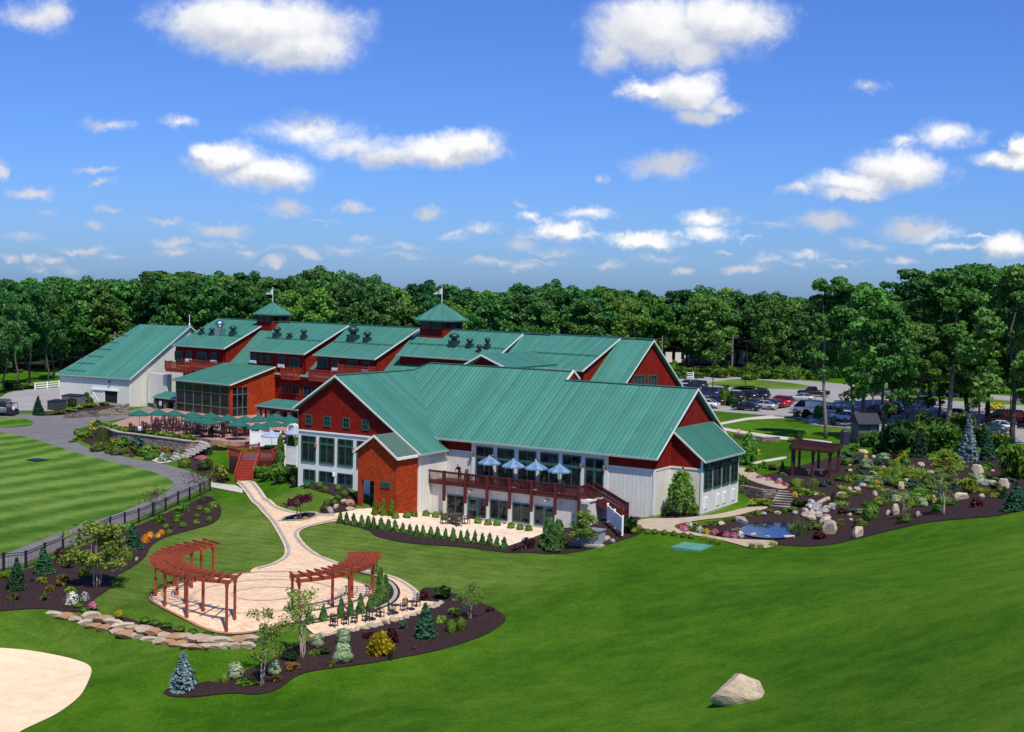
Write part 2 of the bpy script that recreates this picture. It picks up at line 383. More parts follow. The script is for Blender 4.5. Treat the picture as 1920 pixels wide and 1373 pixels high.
def spruce_mesh(name, mat, tiers=15, seed=1, leaf=.055, dense=34):
    """tiers of drooping boughs set with needle sprays"""
    r = np.random.default_rng(seed); P, N, S = [], [], []
    for k in range(tiers):
        z = .06 + .9 * (k / (tiers - 1)) ** .92; L = .5 * (1 - z * .97) ** .9; nb = int(6 + 9 * (1 - z))
        for j in range(nb):
            a = 6.283 * (j + r.random() * .7) / nb + k * .8; l = L * r.uniform(.75, 1.12); m = max(5, int(dense * (l / .5) ** .7))
            t = np.sqrt(r.random(m)); w = .09 * l / .5 + .018
            p = np.stack([t * l, r.normal(0, 1, m) * w * (1.1 - t * .6), -.1 * t * l + .1 * (t ** 3) * l + np.abs(r.normal(0, .012, m))], 1)
            c, s = math.cos(a), math.sin(a)
            P.append(np.stack([p[:, 0] * c - p[:, 1] * s, p[:, 0] * s + p[:, 1] * c, z + p[:, 2]], 1)); N.append(np.tile([.45 * c, .45 * s, .8], (m, 1)))
    P = np.concatenate(P); N = np.concatenate(N)
    tip = np.stack([r.normal(0, .008, 30), r.normal(0, .008, 30), r.uniform(.93, 1.0, 30)], 1); P = np.concatenate([P, tip]); N = np.concatenate([N, np.tile([0, 0, 1.], (30, 1))])
    return leaf_mesh(name, P, N, leaf, mat, seed, .5, 1.9)

def blade_mesh(name, mat, n=150, seed=1, lean=.5, w=.03, mat2=None, share2=0):
    r = np.random.default_rng(seed); mb = MB()
    for i in range(n):
        a = r.uniform(0, 6.28); d = .36 * math.sqrt(r.random()); b = np.array([d * math.cos(a), d * math.sin(a), 0]); h = r.uniform(.55, 1.0)
        a2 = a + r.normal(0, .8); o = np.array([math.cos(a2), math.sin(a2), 0]) * lean * r.uniform(.1, .6); s = np.array([-math.sin(a2), math.cos(a2), 0]) * w
        m = b + o * .35 + np.array([0, 0, h * .6]); e = b + o + np.array([0, 0, h]); k = 1 if (mat2 is not None and r.random() < share2) else 0
        mb.face([b - s, b + s, m + s * .8, m - s * .8], k); mb.face([m - s * .8, m + s * .8, e], k)
    return mb.mesh(name, [mat] + ([mat2] if mat2 is not None else []))

def flower_mesh(name, green, bloom, n=340, seed=1, share=.5, leaf=.13):
    r = np.random.default_rng(seed); d = sph(n, r); d[:, 2] = np.abs(d[:, 2]); q = d * (.36 + .14 * r.random(n))[:, None]; q[:, 2] *= 1.7
    q[:, :2] *= 1 + .2 * np.sin(6 * np.arctan2(d[:, 1], d[:, 0]) + seed)[:, None]
    mi = (r.random(n) < share * (.35 + q[:, 2])); q[mi, 2] += .08
    return leaf_mesh(name, q, d, leaf, [green, bloom], seed, .8, 1.3, mi)

def limb(mb, p, d, L, r0, r, lev, ends, bend=.25, n=6):
    """a tapering limb that forks; its ends are kept for the leaf clumps"""
    pts = [p]; k = 4; q = np.array(p, float); dd = np.array(d, float)
    for i in range(k):
        dd = dd + r.normal(0, bend * .35, 3) + np.array([0, 0, .06]); dd /= np.linalg.norm(dd); q = q + dd * (L / k); pts.append(q)
    rad = [r0 * (1 - .55 * i / k) for i in range(k + 1)]; mb.tube(pts, rad, n)
    if lev <= 0: ends.append(q); return
    ends.append(pts[3])
    for j in range(2 + (r.random() < .5)):
        e = dd + r.normal(0, .55, 3); e[2] = e[2] * .6 + .15; e /= np.linalg.norm(e)
        limb(mb, pts[-1] if j else pts[-2], e, L * r.uniform(.55, .75), r0 * .48, r, lev - 1, ends, bend, max(4, n - 1))

def tree_proto(label_free_name, crown_mat, trunk_mat, seed, h=18.0, crown_from=.3, width=9.0, leaves=3000, leaf=.4, clump=1.5, nclump=46, trunk_r=.3, open_=.5, stems=1):
    """a broadleaf tree in metres: trunk with limbs, crown of leaf clumps with gaps between"""
    r = np.random.default_rng(seed); mb = MB(); ends = []
    for sidx in range(stems):
        o = np.array([0, 0, 0.0]) if stems == 1 else np.array([r.normal(0, .16), r.normal(0, .16), 0])
        lean = r.normal(0, .04 if stems == 1 else .065, 2)
        pts = [o + np.array([lean[0] * t * h + r.normal(0, .012) * h * (0 < t), lean[1] * t * h + r.normal(0, .012) * h * (0 < t), t * h]) for t in (0, .12, .28, .45, .62, .8, .93)]
        pts[0][2] = -.3
        mb.tube(pts, [trunk_r * k for k in (1.25, 1, .86, .7, .5, .28, .1)], 8)
        nl = 9 if stems == 1 else 4
        for j in range(nl):
            t = crown_from + (.9 - crown_from) * (j + r.random()) / nl; i = min(5, int(np.searchsorted([0, .12, .28, .45, .62, .8, .93], t)) - 1)
            ts = [0, .12, .28, .45, .62, .8, .93]; f = (t - ts[i]) / (ts[i + 1] - ts[i]); p = pts[i] * (1 - f) + pts[i + 1] * f
            a = r.uniform(0, 6.28); d = np.array([math.cos(a), math.sin(a), r.uniform(.15, .7)]); d /= np.linalg.norm(d)
            limb(mb, p, d, width * .42 * (1.05 - .6 * (t - crown_from) / (1 - crown_from)) * r.uniform(.7, 1.1), trunk_r * .42 * (1.1 - t), r, 1, ends)
        ends.append(pts[-1])
    trunk = mb.mesh('trunk', trunk_mat, True)
    cl = [(*e, clump * r.uniform(.65, 1.15), clump * r.uniform(.45, .75)) for e in ends]
    while len(cl) < nclump:
        a = r.uniform(0, 6.28); zt = crown_from + (1 - crown_from) * r.random() ** .8; prof = math.sin(math.pi * min(1, max(.05, (zt - crown_from + .06) / (1.08 - crown_from)))) ** .6
        d = width * .5 * prof * math.sqrt(r.uniform(open_, 1)); s = clump * r.uniform(.55, 1.1)
        cl.append((d * math.cos(a), d * math.sin(a), zt * h * .97, s, s * r.uniform(.5, .75)))
    P, N = blob_points(cl, leaves / len(cl), r, .4, .35)
    return trunk, leaf_mesh('crown', P, N, leaf, crown_mat, seed, .8, 1.45)

def tree_thing(name, protos, loc, scale, rz, label, cat='tree', group=None):
    o = empty(name, loc, rz, label, cat, group); o.scale = scale if hasattr(scale, '__len__') else (scale,) * 3
    link('trunk', protos[0], o); link('crown', protos[1], o); return o

# ------------------------------------------------------------------ stones
def boulder_mesh(name, mat, seed, cuts=13, rough=.02, lo=.62):
    """a ball of rock broken along flat planes, then weathered"""
    r = random.Random(seed); bm = bmesh.new(); bmesh.ops.create_icosphere(bm, subdivisions=4, radius=.5)
    pl = []
    for i in range(cuts):
        z = r.uniform(-.5, 1); a = r.uniform(0, 6.283); k = math.sqrt(1 - z * z); pl.append((Vector((k * math.cos(a), k * math.sin(a), z)), .5 * r.uniform(lo, .92)))
    for v in bm.verts:
        for _ in range(2):
            for n, d in pl:
                h = v.co.dot(n) - d
                if h > 0: v.co -= n * h * .93
        c = v.co; k = rough * (math.sin(c.x * 13 + seed) * math.cos(c.y * 12 + seed * 1.7) + .7 * math.sin(c.z * 19 + c.x * 9 + seed) + .5 * math.sin(c.x * 37 + c.y * 29 + c.z * 31) + r.uniform(-.25, .25)); v.co = c * (1 + k)
    z0 = min(v.co.z for v in bm.verts); z1 = max(v.co.z for v in bm.verts); w = max(v.co.x for v in bm.verts) - min(v.co.x for v in bm.verts)
    for v in bm.verts: v.co.z = (v.co.z - z0 * .8) / (z1 - z0 * .8); v.co.x /= w; v.co.y /= w
    me = bpy.data.meshes.new(name); bm.to_mesh(me); bm.free(); me.materials.append(mat); return me

# ------------------------------------------------------------------ sheets laid on the ground
def chaikin(p, it=2, closed=True):
    p = [np.array(q, float) for q in p]
    for _ in range(it):
        o = []; n = len(p)
        for i in range(n if closed else n - 1):
            a, b = p[i], p[(i + 1) % n]; o += [a * .75 + b * .25, a * .25 + b * .75]
        if not closed: o = [p[0]] + o + [p[-1]]
        p = o
    return p

def gpoly(px, smooth=2):
    w = [at(*q)[:2] for q in px]
    return chaikin(w, smooth) if smooth else [np.array(q) for q in w]

def sheet(name, poly, mat, off=.04, step=1.0, zf=None, kind='structure', skirt=0):
    """a region of the ground as its own sheet, following the terrain"""
    zf = zf or gz
    dense = []; n = len(poly)
    for i in range(n):
        a, b = np.array(poly[i][:2]), np.array(poly[(i + 1) % n][:2]); k = max(1, int(np.linalg.norm(b - a) / step))
        dense += [a + (b - a) * j / k for j in range(k)]
    P = np.array(dense); lo, hi = P.min(0), P.max(0)
    gx, gy = np.meshgrid(np.arange(lo[0], hi[0], step), np.arange(lo[1], hi[1], step)); Q = np.stack([gx.ravel(), gy.ravel()], 1)
    ins = np.zeros(len(Q), bool); j = len(P) - 1
    for i in range(len(P)):
        c = (P[i, 1] > Q[:, 1]) != (P[j, 1] > Q[:, 1])
        with np.errstate(divide='ignore', invalid='ignore'):
            xx = (P[j, 0] - P[i, 0]) * (Q[:, 1] - P[i, 1]) / (P[j, 1] - P[i, 1]) + P[i, 0]
        ins ^= c & (Q[:, 0] < xx); j = i
    Q = Q[ins]; m = len(P)
    if len(Q):   # keep a little clear of the outline
        keep = np.ones(len(Q), bool)
        for p in P: keep &= ((Q - p) ** 2).sum(1) > (step * .35) ** 2
        Q = Q[keep]
    allp = [Vector(p) for p in P] + [Vector(q) for q in Q]
    vs, es, fs, *_ = delaunay_2d_cdt(allp, [(i, (i + 1) % m) for i in range(m)], [list(range(m))], 1, 1e-4)
    xy = np.array([[v.x, v.y] for v in vs]); z = np.broadcast_to(zf(xy[:, 0], xy[:, 1]), (len(xy),)) + off
    mb = MB(); mb.v = [(a[0], a[1], c) for a, c in zip(xy, z)]
    for f in fs:
        f = list(f); a, b, c = (xy[f[0]], xy[f[1]], xy[f[2]])
        if (b[0] - a[0]) * (c[1] - a[1]) - (b[1] - a[1]) * (c[0] - a[0]) < 0: f = f[::-1]
        mb.f.append(f); mb.m.append(0)
    if skirt:
        for i in range(m):
            a, b = P[i], P[(i + 1) % m]; za, zb = [float(np.broadcast_to(zf(np.array([q[0]]), np.array([q[1]])), (1,))[0]) + off for q in (a, b)]
            mb.face([(*b, zb), (*a, za), (*a, za - skirt), (*b, zb - skirt)])
    o = mb.build(name, mat, smooth=not skirt); return props(o, kind=kind)

def ribbon(name, line, width, mat, off=.07, step=.6, closed=False, kind='structure', shift=0.0):
    pts = []; L = [np.array(q[:2], float) for q in line]
    if closed: L = L + [L[0]]
    for a, b in zip(L, L[1:]):
        k = max(1, int(np.linalg.norm(b - a) / step)); pts += [a + (b - a) * j / k for j in range(k)]
    pts.append(L[-1]); mb = MB(); l, r_ = [], []
    for i, p in enumerate(pts):
        d = pts[min(i + 1, len(pts) - 1)] - pts[max(i - 1, 0)]; d /= np.linalg.norm(d) + 1e-9; nrm = np.array([-d[1], d[0]])
        l.append(p + nrm * (shift + width / 2)); r_.append(p + nrm * (shift - width / 2))
    A = np.array(l + r_); z = gz(A[:, 0], A[:, 1]) + off; n = len(l)
    mb.v = [(a[0], a[1], c) for a, c in zip(A, z)]
    for i in range(n - 1): mb.f.append([i, n + i, n + i + 1, i + 1]); mb.m.append(0)
    return props(mb.build(name, mat), kind=kind)

def wall_strip(name, line, zt, zb, thick, mat, cap=None, parent=None):
    """a free-standing wall along world points; zt, zb give top and foot at every point"""
    mb = MB(); n = len(line); L = [np.array(q[:2], float) for q in line]; off = []
    for i in range(n):
        d = L[min(i + 1, n - 1)] - L[max(i - 1, 0)]; d /= np.linalg.norm(d); off.append(np.array([-d[1], d[0]]) * thick)
    for i in range(n - 1):
        a, b, a2, b2 = L[i], L[i + 1], L[i] + off[i], L[i + 1] + off[i + 1]
        mb.hexa([(*a, zb[i]), (*b, zb[i + 1]), (*b2, zb[i + 1]), (*a2, zb[i])], [(*a, zt[i]), (*b, zt[i + 1]), (*b2, zt[i + 1]), (*a2, zt[i])])
    return mb.build(name, mat, parent)
# ------------------------------------------------------------------ building materials
ROOFG = mat_roof('green_standing_seam_metal', (.068, .235, .18))
RIBG = mat_plain('green_metal_seam', (.045, .16, .123), .45, var=.05)
SHINGLE = mat_shingle('red_cedar_shingle', (.25, .014, .009))
SHINGLE_O = mat_shingle('orange_cedar_shingle', (.4, .052, .012))
BATTEN = mat_batten('white_board_and_batten', (.74, .715, .64))
WHITE = mat_plain('white_trim_paint', (.77, .75, .7), .5, var=.05)
GUTTER = mat_plain('grey_green_gutter', (.3, .36, .34), .45)
BRIGHT = mat_plain('white_vinyl', (.86, .86, .85), .4, var=.03)
GREENT = mat_plain('dark_green_trim', (.03, .1, .085), .5, var=.1)
GLASS = mat_glass('window_glass')
GLASSW = mat_glass('conservatory_glass', (.01, .011, .014), .06)
DECKRED = mat_wood('dark_red_stained_wood', (.095, .012, .012))
BRIDGERED = mat_wood('red_stained_wood', (.3, .035, .016))
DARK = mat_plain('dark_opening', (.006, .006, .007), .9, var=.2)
CONC = mat_plain('concrete', (.36, .33, .29), .9, var=.12, bump=.004)
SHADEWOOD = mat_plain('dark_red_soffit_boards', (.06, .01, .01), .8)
COPPER = mat_plain('copper_lamp', (.5, .28, .15), .35, .7, var=.1)
STEEL = mat_plain('bright_steel', (.7, .7, .72), .22, 1.0, var=.08)
SLATEG = mat_plain('green_asphalt_shingle', (.065, .125, .1), .9, var=.3, scale=5, bump=.01)
STONEP = mat_ledge('tan_stone_pier', (.3, .24, .19))
CREAM = mat_plain('cream_canvas', (.75, .68, .52), .8)

class Bld:
    def __init__(s, fr, base, name, label, cat='building'):
        s.fr = fr; s.b = np.array(base, float)
        s.root = empty(name, fr.w(s.b), R(fr.deg), label, cat)
    def add(s, name, mb, mats, parent=None, smooth=False, label=None):
        mb.v = [tuple(np.array(v) - s.b) for v in mb.v]
        o = mb.build(name, mats, parent or s.root, smooth)
        if label: o['label'] = label
        return o

def bx(mb, axis, plane, a0, a1, z0, z1, o0, o1, mi=0, sg=None):
    """a box on a facade; axis 'v' looks towards -v, axis 'u' towards +u (sg flips it); o0..o1 is how far it stands out"""
    if axis == 'v': s = sg or -1; return mb.box(a0, a1, plane + s * o0, plane + s * o1, z0, z1, mi)
    s = sg or 1; return mb.box(plane + s * o0, plane + s * o1, a0, a1, z0, z1, mi)

def window(bl, axis, plane, a0, a1, z0, z1, cols=2, rows=(), fw=.11, frame=GREENT, glass=GLASS, sg=None, name='window', bottom=.14, mull=.045):
    if a1 < a0: a0, a1 = a1, a0
    f = MB(); g = MB()
    bx(f, axis, plane, a0, a0 + fw, z0, z1, 0, .08, 0, sg); bx(f, axis, plane, a1 - fw, a1, z0, z1, 0, .08, 0, sg)
    bx(f, axis, plane, a0 + fw, a1 - fw, z1 - fw, z1, 0, .078, 0, sg); bx(f, axis, plane, a0 + fw, a1 - fw, z0, z0 + bottom, 0, .085, 0, sg)
    for k in range(1, cols):
        c = a0 + (a1 - a0) * k / cols; bx(f, axis, plane, c - mull, c + mull, z0 + bottom, z1 - fw, 0, .06, 0, sg)
    for (zr, hh) in rows: bx(f, axis, plane, a0 + fw, a1 - fw, zr - hh / 2, zr + hh / 2, 0, .07, 0, sg)
    bx(g, axis, plane, a0 + fw * .5, a1 - fw * .5, z0 + bottom * .5, z1 - fw * .5, -.02, .018, 0, sg)
    o = bl.add(name, f, frame); bl.add('pane', g, glass, o); return o

def roof(bl, name, poly, thick=.22, step=.45, mat=None, trim=(), eave=(), ribs=True, fw=.15, label=None, parent=None, seam=None):
    P = [np.array(p, float) for p in poly]; n = sum((np.cross(P[i] - P[0], P[(i + 1) % len(P)] - P[0]) for i in range(1, len(P))), np.zeros(3))
    n /= np.linalg.norm(n)
    if n[2] < 0: P = P[::-1]; n = -n; rev = True
    else: rev = False
    e = np.cross([0, 0, 1.0], n); e /= np.linalg.norm(e); sd = np.cross(n, e)
    mb = MB(); mb.prism([p - n * thick for p in P], n * thick, 0)
    if ribs:
        o = P[0]; A = [((p - o) @ e, (p - o) @ sd) for p in P]; lo = min(a for a, _ in A); hi = max(a for a, _ in A); k = lo + step * .5
        while k < hi:
            c = []
            for i in range(len(A)):
                (x0, y0), (x1, y1) = A[i], A[(i + 1) % len(A)]
                if (x0 <= k < x1) or (x1 <= k < x0): c.append(y0 + (y1 - y0) * (k - x0) / (x1 - x0))
            c.sort()
            for y0, y1 in zip(c[::2], c[1::2]):
                if y1 - y0 > .2:
                    mb.bar(o + e * k + sd * y0 + n * .015, o + e * k + sd * y1 + n * .015, .04, .062, 1, up=n)
            k += step
    r = bl.add(name, mb, [mat or ROOFG, seam or RIBG], parent, label=label)
    for trim, fw, tm, tn in ((trim, fw, WHITE, 'fascia'), (eave, .12, GUTTER, 'gutter')):
        if not trim: continue
        t = MB(); m = len(P); cen = sum(P) / m
        for i in trim:
            i2 = (m - 2 - i) % m if rev else i
            a, b = P[i2], P[(i2 + 1) % m]; d = (b - a) / np.linalg.norm(b - a); out = np.cross(d, n)
            if out @ ((a + b) / 2 - cen) < 0: out = -out
            q = [a + out * .002, b + out * .002, b + out * .05, a + out * .05]
            dn = np.array([0, 0, -fw]); up = np.array([0, 0, .03])
            t.hexa([k + dn for k in q], [k + up for k in q])
        bl.add(tn, t, tm, r)
    return r

# ================================================================== THE WING (banquet hall)
wing = Bld(W, (-68, 100, 0), 'event_hall', 'white and red hall with green metal roof, long raised deck and gable front, nearest building', 'building')
V0, VL, VP, VLOW, VD = 99.3, 95.1, 92.0, 96.95, 96.6
SL, ZE, VE = .6801, 7.02, 98.8           # front roof plane of the long wing
UE = -47.4; UG = -47.8                   # right end of roof, right gable wall
LS = .657; LUE, LZE, LUR, LZR = -68.5, 6.0, -78.4, 12.5; LUL = -83.5; LZL = LZR - LS * (LUR - LUL)
zf = lambda v: ZE + SL * (v - VE)
VR1 = 106.76; ZR1 = zf(VR1); VR2 = 107.9; ZR2 = zf(VR2)
uval = LUE - (ZE - LZE) / LS             # valley foot
VLO = VL - .45
roof(wing, 'roof', [(UE, VE, ZE), (UE, VR1, ZR1), (-60.8, VR1, ZR1), (-60.8, VR2, ZR2), (-77.0, VR2, ZR2), (LUR, VE + (LZR - ZE) / SL, LZR), (uval, VE, ZE)], trim=(0,), eave=(6,), label='broad front slope of green metal roof')
roof(wing, 'roof', [(LUE, VLO, LZE), (LUE, VE + .2, LZE), (uval, VE, ZE), (LUR, VE + (LZR - ZE) / SL, LZR), (LUR, VLO, LZR)], trim=(4,), eave=(0,), step=.42, label='roof slope beside the gable front')
roof(wing, 'roof', [(LUR, VLO, LZR), (LUR, 107.2, LZR), (LUL, 107.2, LZL), (LUL, VLO, LZL)], trim=(2, 3), step=.42)
roof(wing, 'roof', [(UE, VR1, ZR1), (UE, 114.7, ZR1 - SL * (114.7 - VR1)), (-60.8, 114.7, ZR1 - SL * (114.7 - VR1)), (-60.8, VR1, ZR1)], trim=(0,))
roof(wing, 'roof', [(-60.8, VR2, ZR2), (-60.8, 116.5, ZR2 - SL * (116.5 - VR2)), (-77.2, 116.5, ZR2 - SL * (116.5 - VR2)), (-77.2, VR2, ZR2)], ribs=False)
m = MB(); m.bar((UE, VR1, ZR1 + .03), (-60.8, VR1, ZR1 + .03), .3, .07); m.bar((-60.8, VR2, ZR2 + .03), (-77, VR2, ZR2 + .03), .3, .07); m.bar((LUR, VLO, LZR + .03), (LUR, 106.8, LZR + .03), .3, .07)
m.bar((-77.0, VR2, ZR2 + .03), (LUR, 106.86, LZR + .03), .3, .07)
wing.add('ridge_cap', m, RIBG)
# the small gable where the ridge steps
m = MB(); m.prism([(-60.78, VR2 - 1.15, ZR2 - .78), (-60.78, VR2 + 1.15, ZR2 - .78), (-60.78, VR2, ZR2 - .02)], (.12, 0, 0)); wing.add('wall', m, SHINGLE)
m = MB(); m.bar((-60.6, VR2, ZR2 + .05), (-60.6, VR2 - 1.2, ZR2 - .77), .12, .18); m.bar((-60.6, VR2, ZR2 + .05), (-60.6, VR2 + 1.2, ZR2 - .77), .12, .18); wing.add('fascia', m, WHITE)
# walls of the long wing
m = MB(); m.box(-69.5, UG, V0, V0 + .3, -.6, 5.95); wing.add('wall', m, BATTEN)
for a_, b_ in ((-69.5, -66.15), (-52.15, UG + .03)):
    m = MB(); m.box(a_, b_, V0 - .03, V0 + .3, 6.03, 7.3); wing.add('wall', m, SHINGLE, label='dark red shingle strip under the eave')
m = MB(); m.box(-66.15, -52.15, V0 - .06, V0 + .3, 3.4, 7.2); wing.add('wall', m, WHITE, label='white panelled bay of tall windows')
for q_ in ((-52.1, UG + .05, V0 - .07, V0, 5.9, 6.05), (-69.5, -66.2, V0 - .07, V0, 5.9, 6.02), (UG, UG + .05, V0 + .02, 102.4, 5.9, 6.05), (UG - .12, UG + .06, V0 - .06, V0 + .1, 0, 5.9), (UG + .05, -45.0, 102.33, 102.4, 5.9, 6.05), (-45.0, -44.84, 102.32, 102.46, .5, 6.9), (-45.0, -44.84, 110.14, 110.28, .5, 6.9)):
    m = MB(); m.box(*q_); wing.add('trim', m, WHITE)
hi = [(UG, V0, 6.05), (UG, 114.2, 6.05), (UG, 114.2, 7.35), (UG, VR1, ZR1 - .3), (UG, V0, 7.1)]
m = MB(); m.prism([(p[0] + .03, p[1], p[2]) for p in hi], (-.3, 0, 0)); wing.add('wall', m, SHINGLE, label='red shingle gable end')
m = MB(); m.box(UG - .3, UG, V0 + .3, 114.2, -.5, 6.0); wing.add('wall', m, BATTEN)
# back wall closes the hall
m = MB(); m.box(-82, UG - .3, 114.0, 114.2, 0, 7.2); wing.add('wall', m, BATTEN)
# lean-to porch on the gable end
PU = -44.88
m = MB(); m.box(UG, PU, 102.4, 110.2, .5, 5.95); wing.add('wall', m, BATTEN, label='white walled sunroom at the gable end')
m = MB(); m.prism([(UG, 102.38, 5.98), (PU, 102.38, 5.98), (PU, 102.38, 6.95), (UG + .2, 102.38, 9.05), (UG, 102.38, 9.05)], (0, .25, 0)); wing.add('wall', m, SHINGLE)
m = MB(); m.prism([(UG, 110.2, 5.98), (PU, 110.2, 5.98), (PU, 110.2, 6.95), (UG + .2, 110.2, 9.05), (UG, 110.2, 9.05)], (0, -.25, 0)); wing.add('wall', m, SHINGLE)
roof(wing, 'roof', [(UG + .1, 102.05, 9.25), (-44.45, 102.05, 6.72), (-44.45, 110.75, 6.72), (UG + .1, 110.75, 9.25)], trim=(0, 2), eave=(1,), step=.26, label='small lean-to roof over the sunroom')
m = MB(); m.box(PU - .2, PU + .02, 102.4, 110.2, 6.5, 6.9); wing.add('trim', m, WHITE)
for ya, yb in ((102.72, 104.42), (104.66, 106.36), (106.6, 108.25), (108.5, 110.08)): window(wing, 'u', PU, ya, yb, 4.12, 6.5, 2, ((5.98, .07),), .07, bottom=.1, mull=.03)
for (a0, a1) in ((102.9, 103.6), (105.5, 106.2), (106.9, 107.6), (108.9, 109.6)):
    m = MB(); bx(m, 'u', PU, a0, a1, 2.5, 3.55, 0, .04)
    for k in range(9): bx(m, 'u', PU, a0 + .06, a1 - .06, 2.56 + k * .11, 2.61 + k * .11, .04, .075)
    wing.add('vent', m, BRIGHT)
m = MB(); m.box(UG - .35, UG + .06, V0 - .06, 102.3, 0, 2.2); m.box(UG, PU + .06, 102.33, 110.25, 0, 2.25); wing.add('foundation', m, CONC)
# tall upper windows above the deck
wx = [(580, 718), (752, 890), (928, 1070), (1105, 1252), (1288, 1437)]
for (p0, p1) in wx:
    a0 = W.on('v', V0 - .06, 760 + p0 / 4.364, 870)[0]; a1 = W.on('v', V0 - .06, 760 + p1 / 4.364, 875)[0]
    window(wing, 'v', V0 - .06, a0, a1, 3.5, 6.58, 2, ((5.6, .26),), .1)
a0 = W.on('v', V0, 760 + 1475 / 4.364, 890)[0]; a1 = W.on('v', V0, 760 + 1627 / 4.364, 890)[0]
d = window(wing, 'v', V0 - .06, a0, a1, 3.46, 6.5, 2, ((5.55, .26),), .12, name='door', mull=.12)
lamps = [553, 728, 1080, 1450, 1638]
for p in lamps:
    u = W.on('v', V0, 760 + p / 4.364, 855)[0]; m = MB(); m.lathe([(.1, 0), (.13, .04), (.1, .3), (.16, .33), (.02, .45)], 8, (u, V0 - .24, 5.55)); m.box(u - .03, u + .03, V0 - .25, V0, 5.9, 5.95); wing.add('wall_lamp', m, COPPER)
# lower storey under the deck
LU0, LU1 = -69.2, -52.6
m = MB(); m.box(LU0, LU1, VLOW, V0, -.6, 3.2); wing.add('wall', m, BATTEN, label='white lower storey under the deck')
m = MB(); m.box(-68.0, LU1 + .04, VD + .02, VD + .2, 3.12, 3.3); wing.add('trim', m, BRIGHT)
m = MB(); m.box(LU1 + .05, LU1 + .12, VD + .3, V0 - .1, 3.14, 3.28); wing.add('trim', m, BRIGHT)
lw = [(345, 482, 0), (697, 838, 0), (880, 1022, 0)]
for p0, p1, _ in lw:
    a0 = W.on('v', VLOW, 760 + p0 / 4.364, 950)[0]; a1 = W.on('v', VLOW, 760 + p1 / 4.364, 955)[0]; window(wing, 'v', VLOW, a0, a1, .62, 2.32, 2, (), .09)
for p0, p1, q0, q1 in ((596, 662, 512, 600), (1060, 1135, 1135, 1222)):
    a0 = W.on('v', VLOW, 760 + p0 / 4.364, 960)[0]; a1 = W.on('v', VLOW, 760 + p1 / 4.364, 960)[0]; window(wing, 'v', VLOW, a0, a1, .6, 2.3, 1, (), .09)
    a0 = W.on('v', VLOW, 760 + q0 / 4.364, 960)[0]; a1 = W.on('v', VLOW, 760 + q1 / 4.364, 960)[0]; dd = window(wing, 'v', VLOW, a0, a1, .25, 2.3, 1, ((1.25, .22),), .2, name='door')
    u = (a0 + a1) / 2 - .3; m = MB(); m.lathe([(.16, 0), (.19, .1), (.14, .22)], 10, (u, VLOW - .12, 2.72)); wing.add('wall_lamp', m, WHITE)
# deck
DU0, DU1 = W.on('v', VD, 787, 880)[0], W.on('v', VD, 1088, 915)[0]
ZD = 3.42; ZRL = 4.42
DV1 = 98.9
dk = MB(); dk.box(DU0, DU1, VD, V0 - .07, ZD - .12, ZD); deck = wing.add('deck', dk, DECKRED)
m = MB(); m.box(DU0, DU1 + .02, VD - .05, VD, ZD - .24, ZD + .04); m.box(DU1 - .02, DU1 + .04, VD, V0 - .1, ZD - .24, ZD + .04); wing.add('rim_joist', m, DECKRED, deck)
posts = [787.8, 833.5, 873.3, 914.1, 956.6, 997.7, 1042.3, 1086.8]
for p in posts:
    u = W.on('v', VD - .1, p, 910)[0]; m = MB(); m.box(u - .11, u + .11, VD - .28, VD - .06, 1.78 if p < 1080 else .6, ZRL + .06); wing.add('post', m, DECKRED, deck)
def railing(bl, parent, a, b, zb0, zb1, mat, h=.98, step=.13, name='railing'):
    """handrail, bottom rail and balusters from a to b (u, v), floors zb0 and zb1"""
    a = np.array(a, float); b = np.array(b, float); L = np.linalg.norm(b - a); mb = MB(); A = np.array([*a, zb0]); Bq = np.array([*b, zb1])
    z = np.array([0, 0, 1.0]); mb.bar(A + z * h, Bq + z * h, .15, .06); mb.bar(A + z * (h - .1), Bq + z * (h - .1), .05, .1); mb.bar(A + z * .12, Bq + z * .12, .05, .09)
    k = int(L / step)
    for i in range(k + 1):
        p = A + (Bq - A) * (i + .5) / (k + 1); mb.bar(p + z * .12, p + z * (h - .06), .04, .04)
    return bl.add(name, mb, mat, parent)
railing(wing, deck, (DU0, VD - .06), (DU1, VD - .06), ZD, ZD, DECKRED)
vs = W.on('z', ZRL, 1117.5, 905.5)[1]; vs = min(vs, V0 - 1.3)
railing(wing, deck, (DU1, VD), (DU1, vs), ZD, ZD, DECKRED)
# stair from the deck down along the wall
sx0, sx1, sz1 = DU1, DU1 + 3.2, 2.0
st = MB(); ns = 8
for i in range(ns):
    z = ZD - (ZD - sz1) * (i + 1) / (ns + 0); x = sx0 + (sx1 - sx0) * i / ns; st.box(x, x + (sx1 - sx0) / ns + .03, vs, V0 - .12, z, z + .05); st.box(x - .02, x, vs + .02, V0 - .14, z, z + .2)
for v in (vs, V0 - .15): st.bar((sx0, v, ZD - .18), (sx1, v, sz1 - .05), .06, .32)
stair = wing.add('stair', st, DECKRED)
for v in (vs, V0 - .12):
    railing(wing, stair, (sx0, v), (sx1, v), ZD, sz1, DECKRED)
    m = MB(); m.box(sx1 - .08, sx1 + .08, v - .08, v + .08, 1.2, sz1 + 1.08); m.box(sx0 - .08, sx0 + .08, v - .08, v + .08, ZD - .3, ZD + 1.1); wing.add('post', m, DECKRED, stair)
